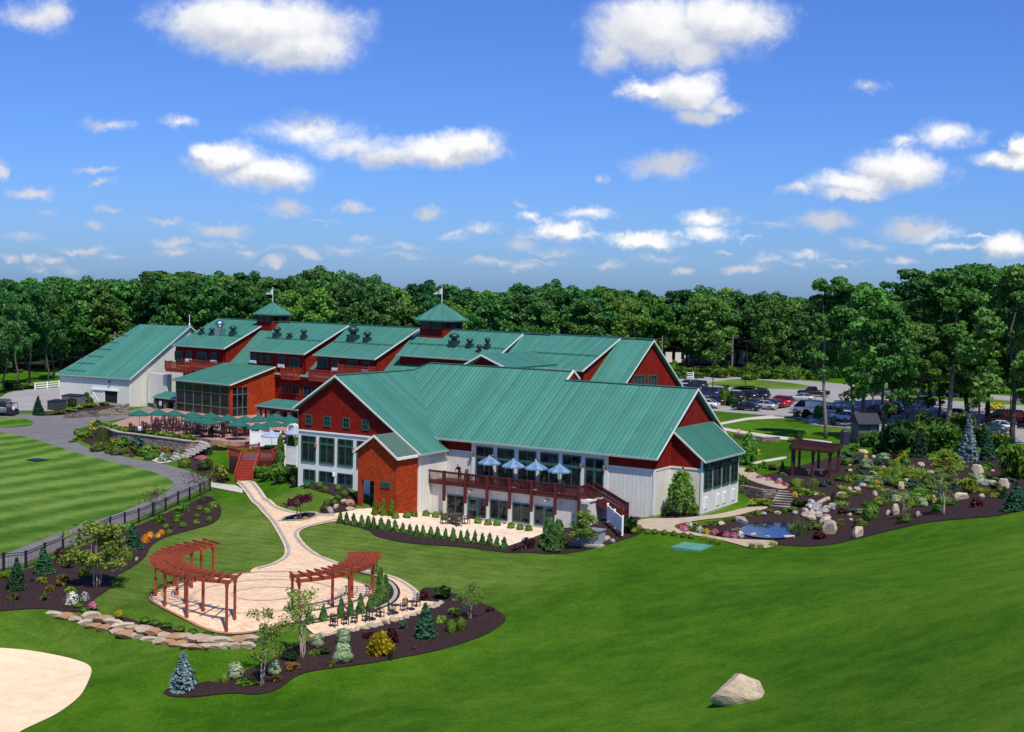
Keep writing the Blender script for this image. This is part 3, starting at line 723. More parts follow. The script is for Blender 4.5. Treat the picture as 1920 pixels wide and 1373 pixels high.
# gable front wing
gt = lambda u: (LZR - LS * abs(u - LUR)) - .28
GL, GR = -83.1, -68.95
m = MB(); m.prism([(GL, VL, 7.1), (GR, VL, 7.1) if gt(GR) > 7.1 else (LUR + (LZR - .28 - 7.1) / LS, VL, 7.1), (LUR, VL, gt(LUR)), (GL, VL, gt(GL))], (0, .3, 0)); wing.add('wall', m, SHINGLE, label='red shingle gable with four small windows')
ur = LUR + (LZR - .28 - 7.1) / LS
m = MB(); m.prism([(GL, VL - .02, 1.2), (GR, VL - .02, 0.0), (GR, VL - .02, gt(GR)), (ur, VL - .02, 7.08), (GL, VL - .02, 7.08)], (0, .3, 0)); wing.add('wall', m, WHITE, label='white lower wall of the gable front')
m = MB(); m.box(GL - .04, ur + .2, VL - .12, VL - .02, 6.98, 7.12); wing.add('trim', m, BRIGHT)
m = MB(); m.box(GL, GL + .25, VL + .28, 107, 1, 7.0); wing.add('wall', m, BATTEN)
m = MB(); m.box(GR - .3, GR, VL + .28, V0, -.5, gt(GR)); wing.add('wall', m, BATTEN)
m = MB(); m.box(GL - .03, GL + .2, VL, 107, 7.0, gt(GL)); wing.add('wall', m, SHINGLE)
for (c0, c1) in ((285, 390), (582, 690), (885, 995), (1195, 1305)):
    a0 = W.on('v', VL, 540 + c0 / 8.58, 780)[0]; a1 = W.on('v', VL, 540 + c1 / 8.58, 780)[0]
    window(wing, 'v', VL, a0, a1, 7.62, 8.62, 2, ((8.14, .05),), .1, bottom=.1, mull=.025)
for (c0, c1, l0) in ((145, 392, 180), (455, 712, 452), (770, 1032, 770), (1098, 1350, 1098)):
    a0 = W.on('v', VL, 550 + c0 / 9.153, 840)[0]; a1 = W.on('v', VL, 550 + c1 / 9.153, 845)[0]
    window(wing, 'v', VL - .02, a0, a1, 4.1, 6.62, 2, ((5.95, .2),), .12)
    if c0 < 1000: window(wing, 'v', VL - .02, a0 + (.3 if l0 == 180 else 0), a1, 2.2, 3.42, 2, (), .1, bottom=.22)
for c0 in (405, 1052):
    u = W.on('v', VL, 550 + c0 / 9.153, 832)[0]; m = MB(); m.lathe([(.08, 0), (.12, .05), (.1, .34), (.02, .42)], 8, (u, VL - .2, 5.6)); wing.add('wall_lamp', m, COPPER)
u = W.on('v', VL, 550 + 714 / 9.153, 898)[0]; m = MB(); m.lathe([(.11, 0), (.14, .1), (.08, .18), (.13, .25), (.1, .4)], 8, (u, VL - .2, 3.05)); wing.add('wall_lamp', m, BRIGHT)
# entrance portico with its own little gable
PL, PR = -73.42, -69.1; PC = -71.4; PZ = 7.72; PS = (7.72 - 5.95) / (PR + .25 - PC)
pt = lambda u: PZ - PS * abs(u - PC) - .16
du0, du1, dz = W.on('v', VP, 672, 940)[0] + .02, W.on('v', VP, 701, 940)[0], 3.62
m = MB(); m.prism([(PL, VP, dz), (du1, VP, dz), (du1, VP, -.3), (PR, VP, -.3), (PR, VP, pt(PR)), (PC, VP, pt(PC)), (PL, VP, pt(PL))], (0, .25, 0))
m.box(PR - .25, PR, VP + .25, VL + .02, -.3, pt(PR)); m.box(PL, PL + .25, VP + .25, VL + .02, dz, pt(PL)); m.box(PL, du0 + .1, VP, VP + .25, -.3, dz); wing.add('wall', m, SHINGLE_O, label='orange shingle entrance portico')
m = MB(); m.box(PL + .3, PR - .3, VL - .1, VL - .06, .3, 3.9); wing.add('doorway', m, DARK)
m = MB(); m.box(PL + .05, du0 + .3, VP - .03, VP + .3, .5, dz - .02); wing.add('post', m, BRIDGERED)
window(wing, 'v', VP + 1.3, du0 + .3, du1 + .1, .75, 3.55, 2, ((2.9, .1),), .1, name='door')
v0 = W.on('v', VP, 714.5, 904)[0]; v1 = W.on('v', VP, 732.5, 904)[0]; m = MB(); m.box(v0, v1, VP - .06, VP, 3.13, 3.72)
for k in range(5): m.box(v0 + .05, v1 - .05, VP - .1, VP - .05, 3.19 + k * .1, 3.24 + k * .1)
wing.add('vent', m, GREENT)
PE = PR + .3
roof(wing, 'roof', [(PE, VP - .35, pt(PE) + .2), (PE, VL - .02, pt(PE) + .2), (PC, VL - .02, PZ + .04), (PC, VP - .35, PZ + .04)], .14, ribs=False, mat=SLATEG, trim=(0, 3), fw=.2, label='grey green shingled portico roof')
PE2 = PL - .3
roof(wing, 'roof', [(PE2, VP - .35, pt(PE2) + .2), (PE2, VL - .02, pt(PE2) + .2), (PC, VL - .02, PZ + .04), (PC, VP - .35, PZ + .04)], .14, ribs=False, mat=SLATEG, trim=(0, 3), fw=.2)
m = MB(); m.box(du0, du1 + .3, VP - 1.0, VP + 1.3, .5, 1.02); wing.add('step', m, CONC)

# ================================================================== THE MAIN LODGE
ZRM = 14.93; kM = (H - ZRM) / (H - 14.5); VRM = 146.08 * kM; MS = .829; DS = .45
KM = lambda x: x * kM
VEV = VRM - (146.08 - 137.0) * kM; ZEV = ZRM - MS * (VRM - VEV)        # eave of the steep slopes
lodge = Bld(M, (KM(-130), VRM, T), 'main_lodge', 'long red shingled lodge with green dormer roofs, balconies and two cupolas', 'building')
UGM = KM(-90.9); ULM = KM(-176.5)
zs = lambda v: ZRM - MS * (VRM - v); zd = lambda v: ZRM - DS * (VRM - v)
roof(lodge, 'roof', [(UGM, VEV, ZEV), (UGM, VRM, ZRM), (ULM, VRM, ZRM), (ULM, VEV, ZEV)], trim=(0,), eave=(3,), step=.45, label='steep green slope between the dormers')
roof(lodge, 'roof', [(UGM, VRM, ZRM), (UGM, VRM + 9, ZRM - MS * 9), (ULM, VRM + 9, ZRM - MS * 9), (ULM, VRM, ZRM)], trim=(0,), ribs=False)
m = MB(); m.bar((ULM, VRM, ZRM + .12), (UGM, VRM, ZRM + .12), .35, .12); lodge.add('ridge_cap', m, RIBG)
# gable end
m = MB(); g = UGM - .4; m.prism([(g, VEV + .3, T), (g, VRM + 8.6, T), (g, VRM + 8.6, zs(VRM - 8.6) - .3), (g, VRM, ZRM - .3), (g, VEV + .3, zs(VEV + .3) - .3)], (-.3, 0, 0)); lodge.add('wall', m, SHINGLE, label='red shingle gable end with two banks of windows')
for (p0, p1) in ((1187, 1208.5), (1215, 1231)):
    a0 = M.on('u', g, p0, 708)[1]; a1 = M.on('u', g, p1, 708)[1]; z1 = M.on('u', g, (p0 + p1) / 2, 703)[2]; window(lodge, 'u', g, a0, a1, z1 - 1.9, z1, 3, (), .14, bottom=.1, mull=.09)
# dormers: shed roofs from the ridge
vd0 = VRM - (146.08 - 136.6) * kM; VW = vd0 + .55
def dormer(u0, u1, vE, wins, sl, label, wall_down, end=True):
    zE = ZRM + .06 - sl * (VRM - vE); vw = vE + .55
    r = roof(lodge, 'roof', [(u0, vE, zE), (u1, vE, zE), (u1, VRM - .05, ZRM + .06), (u0, VRM - .05, ZRM + .06)], .22, trim=(1,), eave=(0,), label=label)
    m = MB(); m.box(u0 + .3, u1 - .35, vw, vw + .2, wall_down, zE + sl * .5 - .2)
    for uu in (u0 + .3, u1 - .35):      # cheek walls
        m.prism([(uu, vw, wall_down), (uu, vw, zE + sl * .5 - .24), (uu, VRM - .4, ZRM - .4 * sl - .2), (uu, VRM - .4, ZRM - .5 - .4 * sl)], (.2 if uu < (u0 + u1) / 2 else -.2, 0, 0))
    lodge.add('dormer_wall', m, SHINGLE)
    m = MB(); lv = vE + (VRM - vE) * .42; zz = ZRM + .06 - sl * (VRM - lv) + .14
    m.bar((u0 + .2, lv, zz), (u1 - .2, lv, zz), .06, .06); m.bar((u0 + .2, lv - .12, zz + .0), (u1 - .2, lv - .12, zz), .05, .05)
    k = int((u1 - u0) / 1.2)
    for i in range(k): m.box(u0 + .6 + i * 1.2, u0 + .68 + i * 1.2, lv - .14, lv + .04, zz - .16, zz)
    lodge.add('snow_guard', m, RIBG)
    for (kind, a, b, z0, z1) in wins: window(lodge, 'v', vw, a, b, z0, z1, 2 if kind == 'door' else 1, (), .13 if kind == 'door' else .12, glass=GLASS, name='door' if kind == 'door' else 'window', bottom=.1, mull=.05)
    return vw, zE
def mu(px, py, v): return M.on('v', v, px, py)[0]
wv = VW
def wset(defs, sc, ox, oy):
    out = []
    for (k, x0, x1, y0, y1) in defs:
        a, b = mu(ox + x0 / sc, oy + y0 / sc, wv), mu(ox + x1 / sc, oy + y0 / sc, wv); z1 = M.on('v', wv, ox + (x0 + x1) / 2 / sc, oy + y0 / sc)[2]; z0 = M.on('v', wv, ox + (x0 + x1) / 2 / sc, oy + y1 / sc)[2]
        out.append((k, a, b, z0, z1))
    return out
A_w = wset([('door', 465, 540, 625, 720), ('win', 583, 633, 622, 700), ('door', 690, 782, 635, 735), ('win', 825, 882, 640, 712)], 5.28, 240, 540)
B_w = wset([('win', 1215, 1275, 650, 708), ('win', 1300, 1338, 668, 738), ('win', 1368, 1410, 672, 742), ('win', 1497, 1555, 680, 752), ('door', 1600, 1700, 690, 790)], 5.28, 240, 540)
C_w = wset([('door', 300, 400, 690, 790), ('win', 445, 510, 705, 785), ('door', 595, 690, 715, 815), ('win', 740, 808, 728, 805)], 5.28, 540, 540)
uA0, uA1 = KM(-177.8), KM(-164.7); uB0, uB1 = KM(-159.4), KM(-146.3); uC0, uC1 = KM(-144.4), KM(-131.6)
dormer(uA0, uA1, vd0, A_w, DS, 'dormer roof carrying the steel exhaust hood', ZEV - .4)
dormer(uB0, uB1, vd0, B_w, DS, 'dormer roof beside the smaller cupola', ZEV - .4)
dormer(uC0, uC1, vd0, C_w, DS, 'dormer roof beside the larger cupola', ZEV - .4)
VDD = VRM - (146.08 - 139.4) * kM
uD0, uD1 = mu(741.7, 670.7, VDD), mu(888.5 + 36, 679, VDD)
wv = VDD + .55; D_w = wset([('win', 1105, 1155, 755, 805), ('win', 1175, 1222, 758, 808), ('win', 1240, 1300, 760, 805)], 5.28, 540, 540)
dormer(uD0, uD1, VDD, D_w, .55, 'dormer roof behind the hall ridge', ZEV)
VDE = VRM - (146.08 - 137.4) * kM
dormer(KM(-107.4), KM(-96.0), VDE, [], .46, 'plain dormer roof beside the gable end', ZEV)
# air units under the windows
for (sc, ox, lst) in ((5.28, 240, [(575, 633, 700, 730), (820, 880, 715, 742), (1212, 1275, 712, 742), (1490, 1550, 755, 785)]), (5.28, 540, [(440, 515, 788, 822), (735, 805, 805, 830)])):
    for (x0, x1, y0, y1) in lst:
        a, b = mu(ox + x0 / sc, 540 + y0 / sc, VW), mu(ox + x1 / sc, 540 + y0 / sc, VW); z1 = M.on('v', VW, ox + x0 / sc, 540 + y0 / sc)[2]; z0 = M.on('v', VW, ox + x0 / sc, 540 + y1 / sc)[2]
        m = MB(); m.box(a, b, VW - .18, VW, z0, z1)
        for k in range(4): m.box(a + .05, b - .05, VW - .2, VW - .18, z0 + (z1 - z0) * (k + .5) / 5, z0 + (z1 - z0) * (k + .8) / 5)
        lodge.add('air_unit', m, BRIGHT)
# balconies
def balcony(pxl, pyl, pxr, wide_out=1.3):
    v = VW - wide_out; a, c, z = M.on('v', v, pxl, pyl); b = mu(pxr, pyl, v); zt = z + 1.15
    m = MB(); m.box(a, b, v, VW, z - .45, z); bal = lodge.add('balcony', m, BRIDGERED)
    m = MB(); m.box(a, b, v - .03, v + .05, z, z + .16); m.box(a, b, v - .06, v + .1, zt - .1, zt); m.box(a, a + .08, v, VW, zt - .1, zt); m.box(b - .08, b, v, VW, zt - .1, zt)
    k = int((b - a) / .17)
    for i in range(k + 1):
        x = a + (b - a) * i / max(1, k); m.box(x - .04, x + .04, v - .02, v + .03, z, zt - .05)
    for i in range(7): y = v + (VW - v) * i / 7; m.box(b - .06, b, y, y + .08, z, zt - .05); m.box(a, a + .06, y, y + .08, z, zt - .05)
    for x in (a, b): m.box(x - .08, x + .08, v - .08, v + .08, z - .1, zt + .1)
    lodge.add('railing', m, BRIDGERED, bal)
balcony(310, 691, 347); balcony(355.5, 689, 394); balcony(527, 705, 551.5); balcony(579, 708, 621); balcony(634, 700, 692)
# storeys under the eave
m = MB(); m.box(ULM + .5, UGM - .7, VEV + .5, VEV + .8, T - .5, ZEV - .2); lodge.add('wall', m, SHINGLE, label='red lower wall in the shade of the balconies')
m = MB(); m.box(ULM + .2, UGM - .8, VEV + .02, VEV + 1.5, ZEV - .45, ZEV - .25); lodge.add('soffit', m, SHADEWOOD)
m = MB(); m.box(ULM + .5, ULM + .8, VEV + .8, VRM + 8, T - .5, ZEV + 3); lodge.add('wall', m, BATTEN)
for i in range(9):
    a = mu(520, 730, VEV) + i * 2.3 + .3; window(lodge, 'v', VEV + .5, a, a + 1.6, T + 2.9, T + 4.4, 2, (), .1)
a0, a1 = mu(283, 720, VEV + .2), mu(319, 720, VEV + .2)
m = MB(); m.box(a0, a1, VEV - .4, VEV + .5, T - .5, T + 4.2); lodge.add('wall', m, BATTEN, label='white siding beside the barn')
# cupolas
def cupola(px0, px1, apx, apy, ey, label):
    ul, ur = mu(px0, ey, VRM), mu(px1, ey, VRM); uc = (ul + ur) / 2; hw = (ur - ul) / 2 * .575; ze = M.on('v', VRM, (px0 + px1) / 2, ey)[2]; za = M.on('v', VRM, apx, apy)[2]
    b = hw * .78
    m = MB(); m.box(uc - b, uc + b, VRM - b, VRM + b, ZRM - 2.4, ze); cu = lodge.add('cupola', m, SHINGLE, label=label)
    m = MB(); e = hw; 
    pts = [(uc - e, VRM - e, ze), (uc + e, VRM - e, ze), (uc + e, VRM + e, ze), (uc - e, VRM + e, ze)]
    for i in range(4): m.face([pts[i], pts[(i + 1) % 4], (uc, VRM, za)], 0)
    m.face(pts[::-1], 0); m.box(uc - e - .03, uc + e + .03, VRM - e - .03, VRM + e + .03, ze - .18, ze - .004, 1)
    for i in range(4):
        p, q = np.array(pts[i]), np.array(pts[(i + 1) % 4]); ap = np.array([uc, VRM, za]); n = np.cross(q - p, ap - p); n /= np.linalg.norm(n)
        for k in range(1, 10):
            f = k / 10; s = p + (q - p) * f; top = p + (ap - p) * 1 ; h_ = min(f, 1 - f) * 2; t = s + (ap - (p + q) / 2) * h_
            m.bar(s + n * .02, t + n * .02, .04, .06, 1, up=n)
        m.bar(p + np.array([0, 0, .03]), ap, .1, .08, 1)
    lodge.add('cupola_roof', m, [ROOFG, RIBG], cu)
    for k in (-1, 1):
        window(lodge, 'v', VRM - b, uc + k * b * .48 - b * .36, uc + k * b * .48 + b * .36, ze - 1.15, ze - .28, 1, (), .08, bottom=.08)
        window(lodge, 'u', uc + b, VRM + k * b * .48 - b * .36, VRM + k * b * .48 + b * .36, ze - 1.15, ze - .28, 1, (), .08, bottom=.08)
    return uc, za
ucs = [cupola(481, 542, 510.5, 566.5, 589, 'smaller cupola'), cupola(781, 876.5, 829, 567.5, 600, 'larger cupola')]
def flagpole(uc, za, top_px, label):
    zt = M.on('v', VRM, *top_px)[2]; p = M.w((uc, VRM, za - .05))
    r = empty('flagpole', p, R(-38), label, 'flagpole'); m = MB(); m.tube([(0, 0, 0), (0, 0, zt - za)], [.05, .035], 6); m.lathe([(.02, 0), (.09, .06), (.02, .14)], 8, (0, 0, zt - za)); m.build('pole', BRIGHT, r)
    m = MB(); n = 7
    for i in range(n):
        x0, x1 = -1.5 * i / n, -1.5 * (i + 1) / n; d = lambda x: .1 * math.sin(x * 5); h = lambda x: (.42 * (1 + x / 1.62)); c = lambda x: zt - za - .55 + .25 * x
        m.hexa([(x1, d(x1), c(x1) - h(x1)), (x0, d(x0), c(x0) - h(x0)), (x0, d(x0) + .012, c(x0) - h(x0)), (x1, d(x1) + .012, c(x1) - h(x1))], [(x1, d(x1), c(x1) + h(x1)), (x0, d(x0), c(x0) + h(x0)), (x0, d(x0) + .012, c(x0) + h(x0)), (x1, d(x1) + .012, c(x1) + h(x1))])
    m.build('flag', mat_plain('flag_cloth', (.75, .68, .66), .8, var=.08), r)
flagpole(*ucs[0], (509.5, 540), 'white pennant on a thin pole above the smaller cupola'); flagpole(*ucs[1], (829, 538), 'white pennant on a thin pole above the larger cupola')
# roof fans
def fan(px, py, h, w, steel=False, sl=DS):
    r = ray(px, py); t = (ZRM + .06 - H + sl * (EYE @ M.v - VRM)) / (r[2] - sl * (r @ M.v)); q = M.loc(EYE + r * t)
    m = MB(); w2 = w / 2; m.box(q[0] - w2 * .8, q[0] + w2 * .8, q[1] - w2 * .8, q[1] + w2 * .8, q[2] - .5, q[2] + h * .42)
    m.lathe([(w2 * .55, h * .42), (w2 * .6, h * .6), (w2 * .98, h * .66), (w2 * 1.02, h * .82), (w2 * .85, h * .92), (w2 * .3, h)], 12, (q[0], q[1], q[2]))
    lodge.add('roof_fan', m, STEEL if steel else FANM, label='bright steel exhaust hood' if steel else None)
FANM = mat_plain('dark_green_fan_housing', (.012, .04, .036), .5, var=.15)
for (x, y, h, w) in ((730, 460, 70, 52), (832, 465, 66, 52), (1040, 470, 88, 68), (1475, 490, 95, 72), (1600, 500, 50, 55), (1740, 505, 85, 58)): fan(240 + x / 5.28, 540 + y / 5.28, h / 5.28 * .088, w / 5.28 * .088)
fan(240 + 912 / 5.28, 540 + 465 / 5.28, 2.2, 1.5, True)
for (x, y, h, w) in ((645, 520, 125, 105), (785, 530, 90, 72)): fan(540 + x / 5.28, 540 + y / 5.28, h / 5.28 * .082, w / 5.28 * .082)
for (x, y, h, w) in ((46, 272, 82, 72), (163, 285, 60, 50), (295, 295, 75, 40)): fan(840 + x / 4, 580 + y / 4, h / 4 * .078, w / 4 * .078, sl=.55)
fan(840 + 235 / 4, 580 + 335 / 4, 75 / 4 * .068, 45 / 4 * .068, sl=.62)
# conservatory
CV1 = VEV - .1; cu1 = KM(-152.7); cu0 = KM(-166.4)
CZ1 = M.on('v', CV1, 516.5, 687.7)[2]; ucr = mu(516.5, 687.7, CV1); CVE = M.on('u', ucr, 431.3, 721.8)[1]; CZE = M.on('u', ucr, 431.3, 721.8)[2]; ucl = mu(321.4, 712.3, CVE)
roof(lodge, 'roof', [(ucl, CVE, CZE), (ucr, CVE, CZE), (ucr, CV1, CZ1), (ucl + 1.6, CV1, CZ1)], .2, trim=(1,), eave=(0,), step=.38, label='sloping green roof of the glazed dining room')
cw = ucr - .35; cl = ucl + .5; cv = CVE + .45
m = MB(); sl_ = (CZ1 - CZE) / (CV1 - CVE); vg = M.on('u', cw, 465, 760)[1]
m.prism([(cw, cv, CZE - .5), (cw, cv, CZE + .0), (cw, CV1 + .3, CZ1 - .22), (cw, CV1 + .3, T - .3), (cw, vg, T - .3), (cw, vg, CZE - .5)], (-.25, 0, 0)); m.box(cw - .35, cw + .03, cv - .05, cv + .3, T - .3, CZE - .1)
lodge.add('wall', m, SHINGLE_O, label='orange shingle end of the glazed dining room')
m = MB(); m.box(cl, cw - .35, cv + .05, cv + .12, T - .3, CZE - .1); m.box(cw - .2, cw - .12, cv + .3, vg, T - .3, CZE - .2); m.box(cl, cl + .1, cv + .1, CV1, T - .3, CZE); gl_ = lodge.add('glazing', m, GLASSW)
m = MB(); zt = CZE - .35
nb = 6
for i in range(nb + 1): x = cl + (cw - .35 - cl) * i / nb; m.box(x - .07, x + .07, cv - .02, cv + .05, T - .3, zt)
for z in (zt - 1.1, T + 1.15): m.box(cl, cw - .35, cv - .01, cv + .05, z - .07, z + .07)
m.box(cl - .1, cw, cv - .06, cv + .1, zt, CZE)
for i in range(4): y = cv + .3 + (vg - cv - .3) * i / 3; m.box(cw - .12, cw - .04, y - .07, y + .07, T - .3, zt)
for z in (zt - 1.1, T + 1.15): m.box(cw - .12, cw - .05, cv + .3, vg, z - .07, z + .07)
lodge.add('window_frame', m, mat_plain('grey_green_frame', (.1, .13, .115), .45), gl_)
# low porch roofs with stone piers
def porch(e0, e1, t0, zt, dep, label):
    v_e = None
    ze = T + 2.6
    q0 = M.on('z', ze, *e0); q1 = M.on('z', ze, *e1); v_e = (q0[1] + q1[1]) / 2
    return v_e
def porch_at(v_e, x0, x1, py, v_top, rise, label, trim=(1,)):
    q = M.on('v', v_e, x0, py); u0 = q[0]; ze = q[2]; u1 = mu(x1, py, v_e)
    roof(lodge, 'roof', [(u0, v_e, ze), (u1, v_e, ze), (u1, v_top, ze + rise), (u0 + .4, v_top, ze + rise)], .18, trim=trim, eave=(0,), step=.38, label=label)
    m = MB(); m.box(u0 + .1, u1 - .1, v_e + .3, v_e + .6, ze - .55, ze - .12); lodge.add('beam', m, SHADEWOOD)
    k = max(2, int((u1 - u0) / 2.0))
    for i in range(k + 1):
        x = u0 + .4 + (u1 - u0 - .8) * i / k; m = MB(); m.box(x - .28, x + .28, v_e + .2, v_e + .75, T - .3, ze - .5); lodge.add('pier', m, STONEP)
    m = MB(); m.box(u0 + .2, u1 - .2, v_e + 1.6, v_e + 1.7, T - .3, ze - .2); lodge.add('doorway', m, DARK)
porch_at(CVE + 1.2, 478, 563, 760, CVE + 4.6, .75, 'low porch roof near the hall')
porch_at(CVE + 1.0, 285, 329, 744, CVE + 3.2, .75, 'low porch roof beside the barn')
# link roof between lodge and hall
ka = W.on('v', 110, 902, 665); kr = W.on('v', 110, 950, 690); kl = W.on('v', 110, 868, 684)
roof(wing, 'roof', [(kr[0], 110, kr[2]), (kr[0], 120, kr[2]), (ka[0], 120, ka[2]), (ka[0], 110, ka[2])], .2, step=.5, trim=(3,), label='connecting roof behind the hall ridge')
roof(wing, 'roof', [(kl[0], 110, kl[2]), (kl[0], 120, kl[2]), (ka[0], 120, ka[2]), (ka[0], 110, ka[2])], .2, step=.5, trim=(3,))
m = MB(); m.prism([(kl[0] + .3, 110.4, kl[2] - .3), (kr[0] - .3, 110.4, kr[2] - .3), (ka[0], 110.4, ka[2] - .25)], (0, .2, 0)); wing.add('wall', m, SHINGLE)

# ================================================================== THE BARN
ZB = .3; kB = (H - ZB) / (H - 2.6); qb = np.array([-128.58, 137.22, 0]) * kB
barn = Bld(B, (qb[0] - 6, qb[1] + 6, ZB), 'barn', 'white board barn with big green roof and a sliding door', 'barn')
bz = lambda z: H - (H - z) * kB
bu0, bu1, bv0 = -141.66 * kB, qb[0], qb[1]; bvr, bzr = 149.13 * kB, bz(14.33); bve, bze = bv0 - .4, bz(7.32); ber = bu1 + .35; bel = -142.1 * kB
roof(barn, 'roof', [(bel, bve, bze), (ber, bve, bze), (ber, bvr, bzr), (-137.9 * kB, bvr, bzr), (-139.4 * kB, bvr - 5.5, bzr - 5.5 * (bzr - bze) / (bvr - bve))], .22, trim=(1,), eave=(0, 4), step=.46)
bvb = bvr + (bvr - bve)
roof(barn, 'roof', [(ber, bvr, bzr), (ber, bvb, bze), (bel, bvb, bze), (-137.9 * kB, bvr, bzr)], .22, ribs=False, trim=(0,))
m = MB(); m.box(bu0, bu1, bv0, bv0 + .25, ZB - .8, bze + .1); w_ = barn.add('wall', m, BATTEN)
m = MB(); sl_ = (bzr - bze) / (bvr - bve); m.prism([(bu1 - .01, bv0 + .25, ZB - .8), (bu1 - .01, bvb - .5, ZB - .8), (bu1 - .01, bvb - .5, bze), (bu1 - .01, bvr, bzr - .3), (bu1 - .01, bv0 + .25, bze + .65 * sl_ - .3)], (-.25, 0, 0)); m.box(bu0, bu0 + .25, bv0 + .25, bvb - .5, ZB - .8, bze); barn.add('wall', m, BATTEN)
m = MB(); m.box(bu1 - .15, bu1 + .05, bv0 - .05, bv0 + .15, ZB - .5, bze); barn.add('trim', m, WHITE)
bu = lambda px, py: B.on('v', bv0, px, py)[0]; bzz = lambda px, py: B.on('v', bv0, px, py)[2]
d0, d1, d2 = bu(174, 740), bu(197.5, 740), bu(220, 740); zt = bzz(197, 729.5)
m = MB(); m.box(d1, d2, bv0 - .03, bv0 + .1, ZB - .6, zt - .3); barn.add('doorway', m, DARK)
m = MB(); m.box(d0, d1, bv0 - .14, bv0 - .06, ZB - .3, zt - .25); dr = barn.add('sliding_door', m, BATTEN)
m = MB(); t_ = .16
for a in (d0, d1 - t_): m.box(a, a + t_, bv0 - .19, bv0 - .14, ZB - .3, zt - .25)
m.box(d0 + t_, d1 - t_, bv0 - .19, bv0 - .14, zt - .41, zt - .25); m.box(d0 + t_, d1 - t_, bv0 - .19, bv0 - .14, ZB - .3, ZB - .14)
m.bar((d0, bv0 - .165, ZB - .2), (d1, bv0 - .165, zt - .35), .14, .05, up=(0, 1, 0)); m.bar((d1, bv0 - .165, ZB - .2), (d0, bv0 - .165, zt - .35), .14, .045, up=(0, 1, 0)); barn.add('brace', m, BRIGHT, dr)
m = MB(); m.box(d0 - .1, d2 + .2, bv0 - .3, bv0 - .02, zt - .22, zt + .02); barn.add('door_track', m, BRIGHT)
m = MB(); m.lathe([(.12, 0), (.2, .05), (.1, .3)], 8, (bu(207, 712), bv0 - .25, bze - .75)); barn.add('wall_lamp', m, DARK)
m = MB(); m.tube([(ber - .2, bvr, bzr), (ber - .2, bvr, bzr + 1.9)], .05, 6); m.lathe([(.05, 0), (.14, .1), (.14, .4), (.03, .5)], 8, (ber - .2, bvr, bzr)); barn.add('mast', m, BRIGHT)
for k in range(6):
    f = .08 + k * .135; v = bve + (bvr - bve) * f; z = bze + (bzr - bze) * f + .1; x0 = bel + 1.0 + f * 3.0; m = MB(); m.bar((x0, v, z), (x0 + 4.2 - k * .45, v, z), .08, .1); barn.add('snow_guard', m, RIBG)
# ------------------------------------------------------------------ ground
def mat_grass(name, lo, mid, hi, big=.05, stripe=None, blend=None):
    t = NT(name); p = t.pos()
    a = t.noise(big, 4, .6, p); b = t.noise(.5, 5, .7, p); c = t.noise(4.5, 5, .8, p); d = t.noise(21, 2, .8, p)
    s = t.math('ADD', t.math('MULTIPLY', a, .42), t.math('MULTIPLY', b, .34)); s = t.math('ADD', s, t.math('MULTIPLY', c, .38)); s = t.math('ADD', s, t.math('MULTIPLY', d, .42))
    s = t.math('SUBTRACT', s, .15)
    def band(ang, per, amp):
        mp = t.add('ShaderNodeMapping'); mp.inputs['Rotation'].default_value = (0, 0, ang); t.ln(p, mp.inputs[0])
        w = t.add('ShaderNodeTexWave'); w.wave_profile = 'SIN'; w.bands_direction = 'Y'; w.inputs['Scale'].default_value = .314 / per; w.inputs['Distortion'].default_value = 3.6; w.inputs['Detail'].default_value = 4; w.inputs['Detail Scale'].default_value = .35; w.inputs['Detail Roughness'].default_value = .6
        t.ln(mp.outputs[0], w.inputs['Vector']); n = t.noise(.09, 3, .6, p)
        return t.math('MULTIPLY', t.math('MULTIPLY', t.math('SUBTRACT', w.outputs['Fac'], .5), amp), t.math('MULTIPLY', n, 2.0))
    if stripe: s = t.math('ADD', s, band(*stripe))
    col = t.ramp(s, [(.53, lo), (.63, mid), (.75, hi)])
    if blend:      # the closely mown garden lawn round the court gives way to the rougher hill
        (x, y, r0, r1), lo2, mid2, hi2, st = blend; vm = t.add('ShaderNodeVectorMath'); vm.operation = 'DISTANCE'; t.ln(p, vm.inputs[0]); vm.inputs[1].default_value = (x, y, 0)
        mr = t.add('ShaderNodeMapRange'); mr.interpolation_type = 'SMOOTHSTEP'; t.ln(t.math('ADD', vm.outputs['Value'], t.math('MULTIPLY', t.noise(.12, 3, .6, p), 8)), mr.inputs[0]); mr.inputs[1].default_value = r0; mr.inputs[2].default_value = r1
        col = t.mix(mr.outputs[0], t.ramp(t.math('ADD', s, band(*st)), [(.53, lo2), (.63, mid2), (.75, hi2)]), col)
    t.col(col); t.b.inputs['Roughness'].default_value = .95; t.b.inputs['Specular IOR Level'].default_value = .06
    t.bump(t.math('ADD', c, t.math('MULTIPLY', d, .7)), .14, .9)
    return t.m
_c0 = at(470, 1040)
GRASS = mat_grass('lawn_grass', (.034, .106, .003), (.064, .172, .006), (.12, .24, .016), blend=((_c0[0] + 1, _c0[1], 17, 34), (.066, .13, .012), (.118, .2, .028), (.2, .285, .06), (.5, 1.3, .035)))
GOLF = mat_grass('fairway_grass', (.055, .125, .014), (.105, .19, .03), (.22, .31, .07), stripe=(0, 1, .0))
STRIPE = mat_grass('striped_verge_grass', (.06, .13, .014), (.12, .2, .03), (.25, .33, .08))
MULCH = mat_plain('dark_bark_mulch', (.046, .027, .028), .95, var=.7, scale=11, bump=.05, spec=.1)
ASPH = mat_plain('worn_asphalt', (.155, .148, .145), .9, var=.14, scale=.5, bump=.004)
LOT = mat_plain('pale_parking_asphalt', (.3, .285, .275), .9, var=.12, scale=.25)
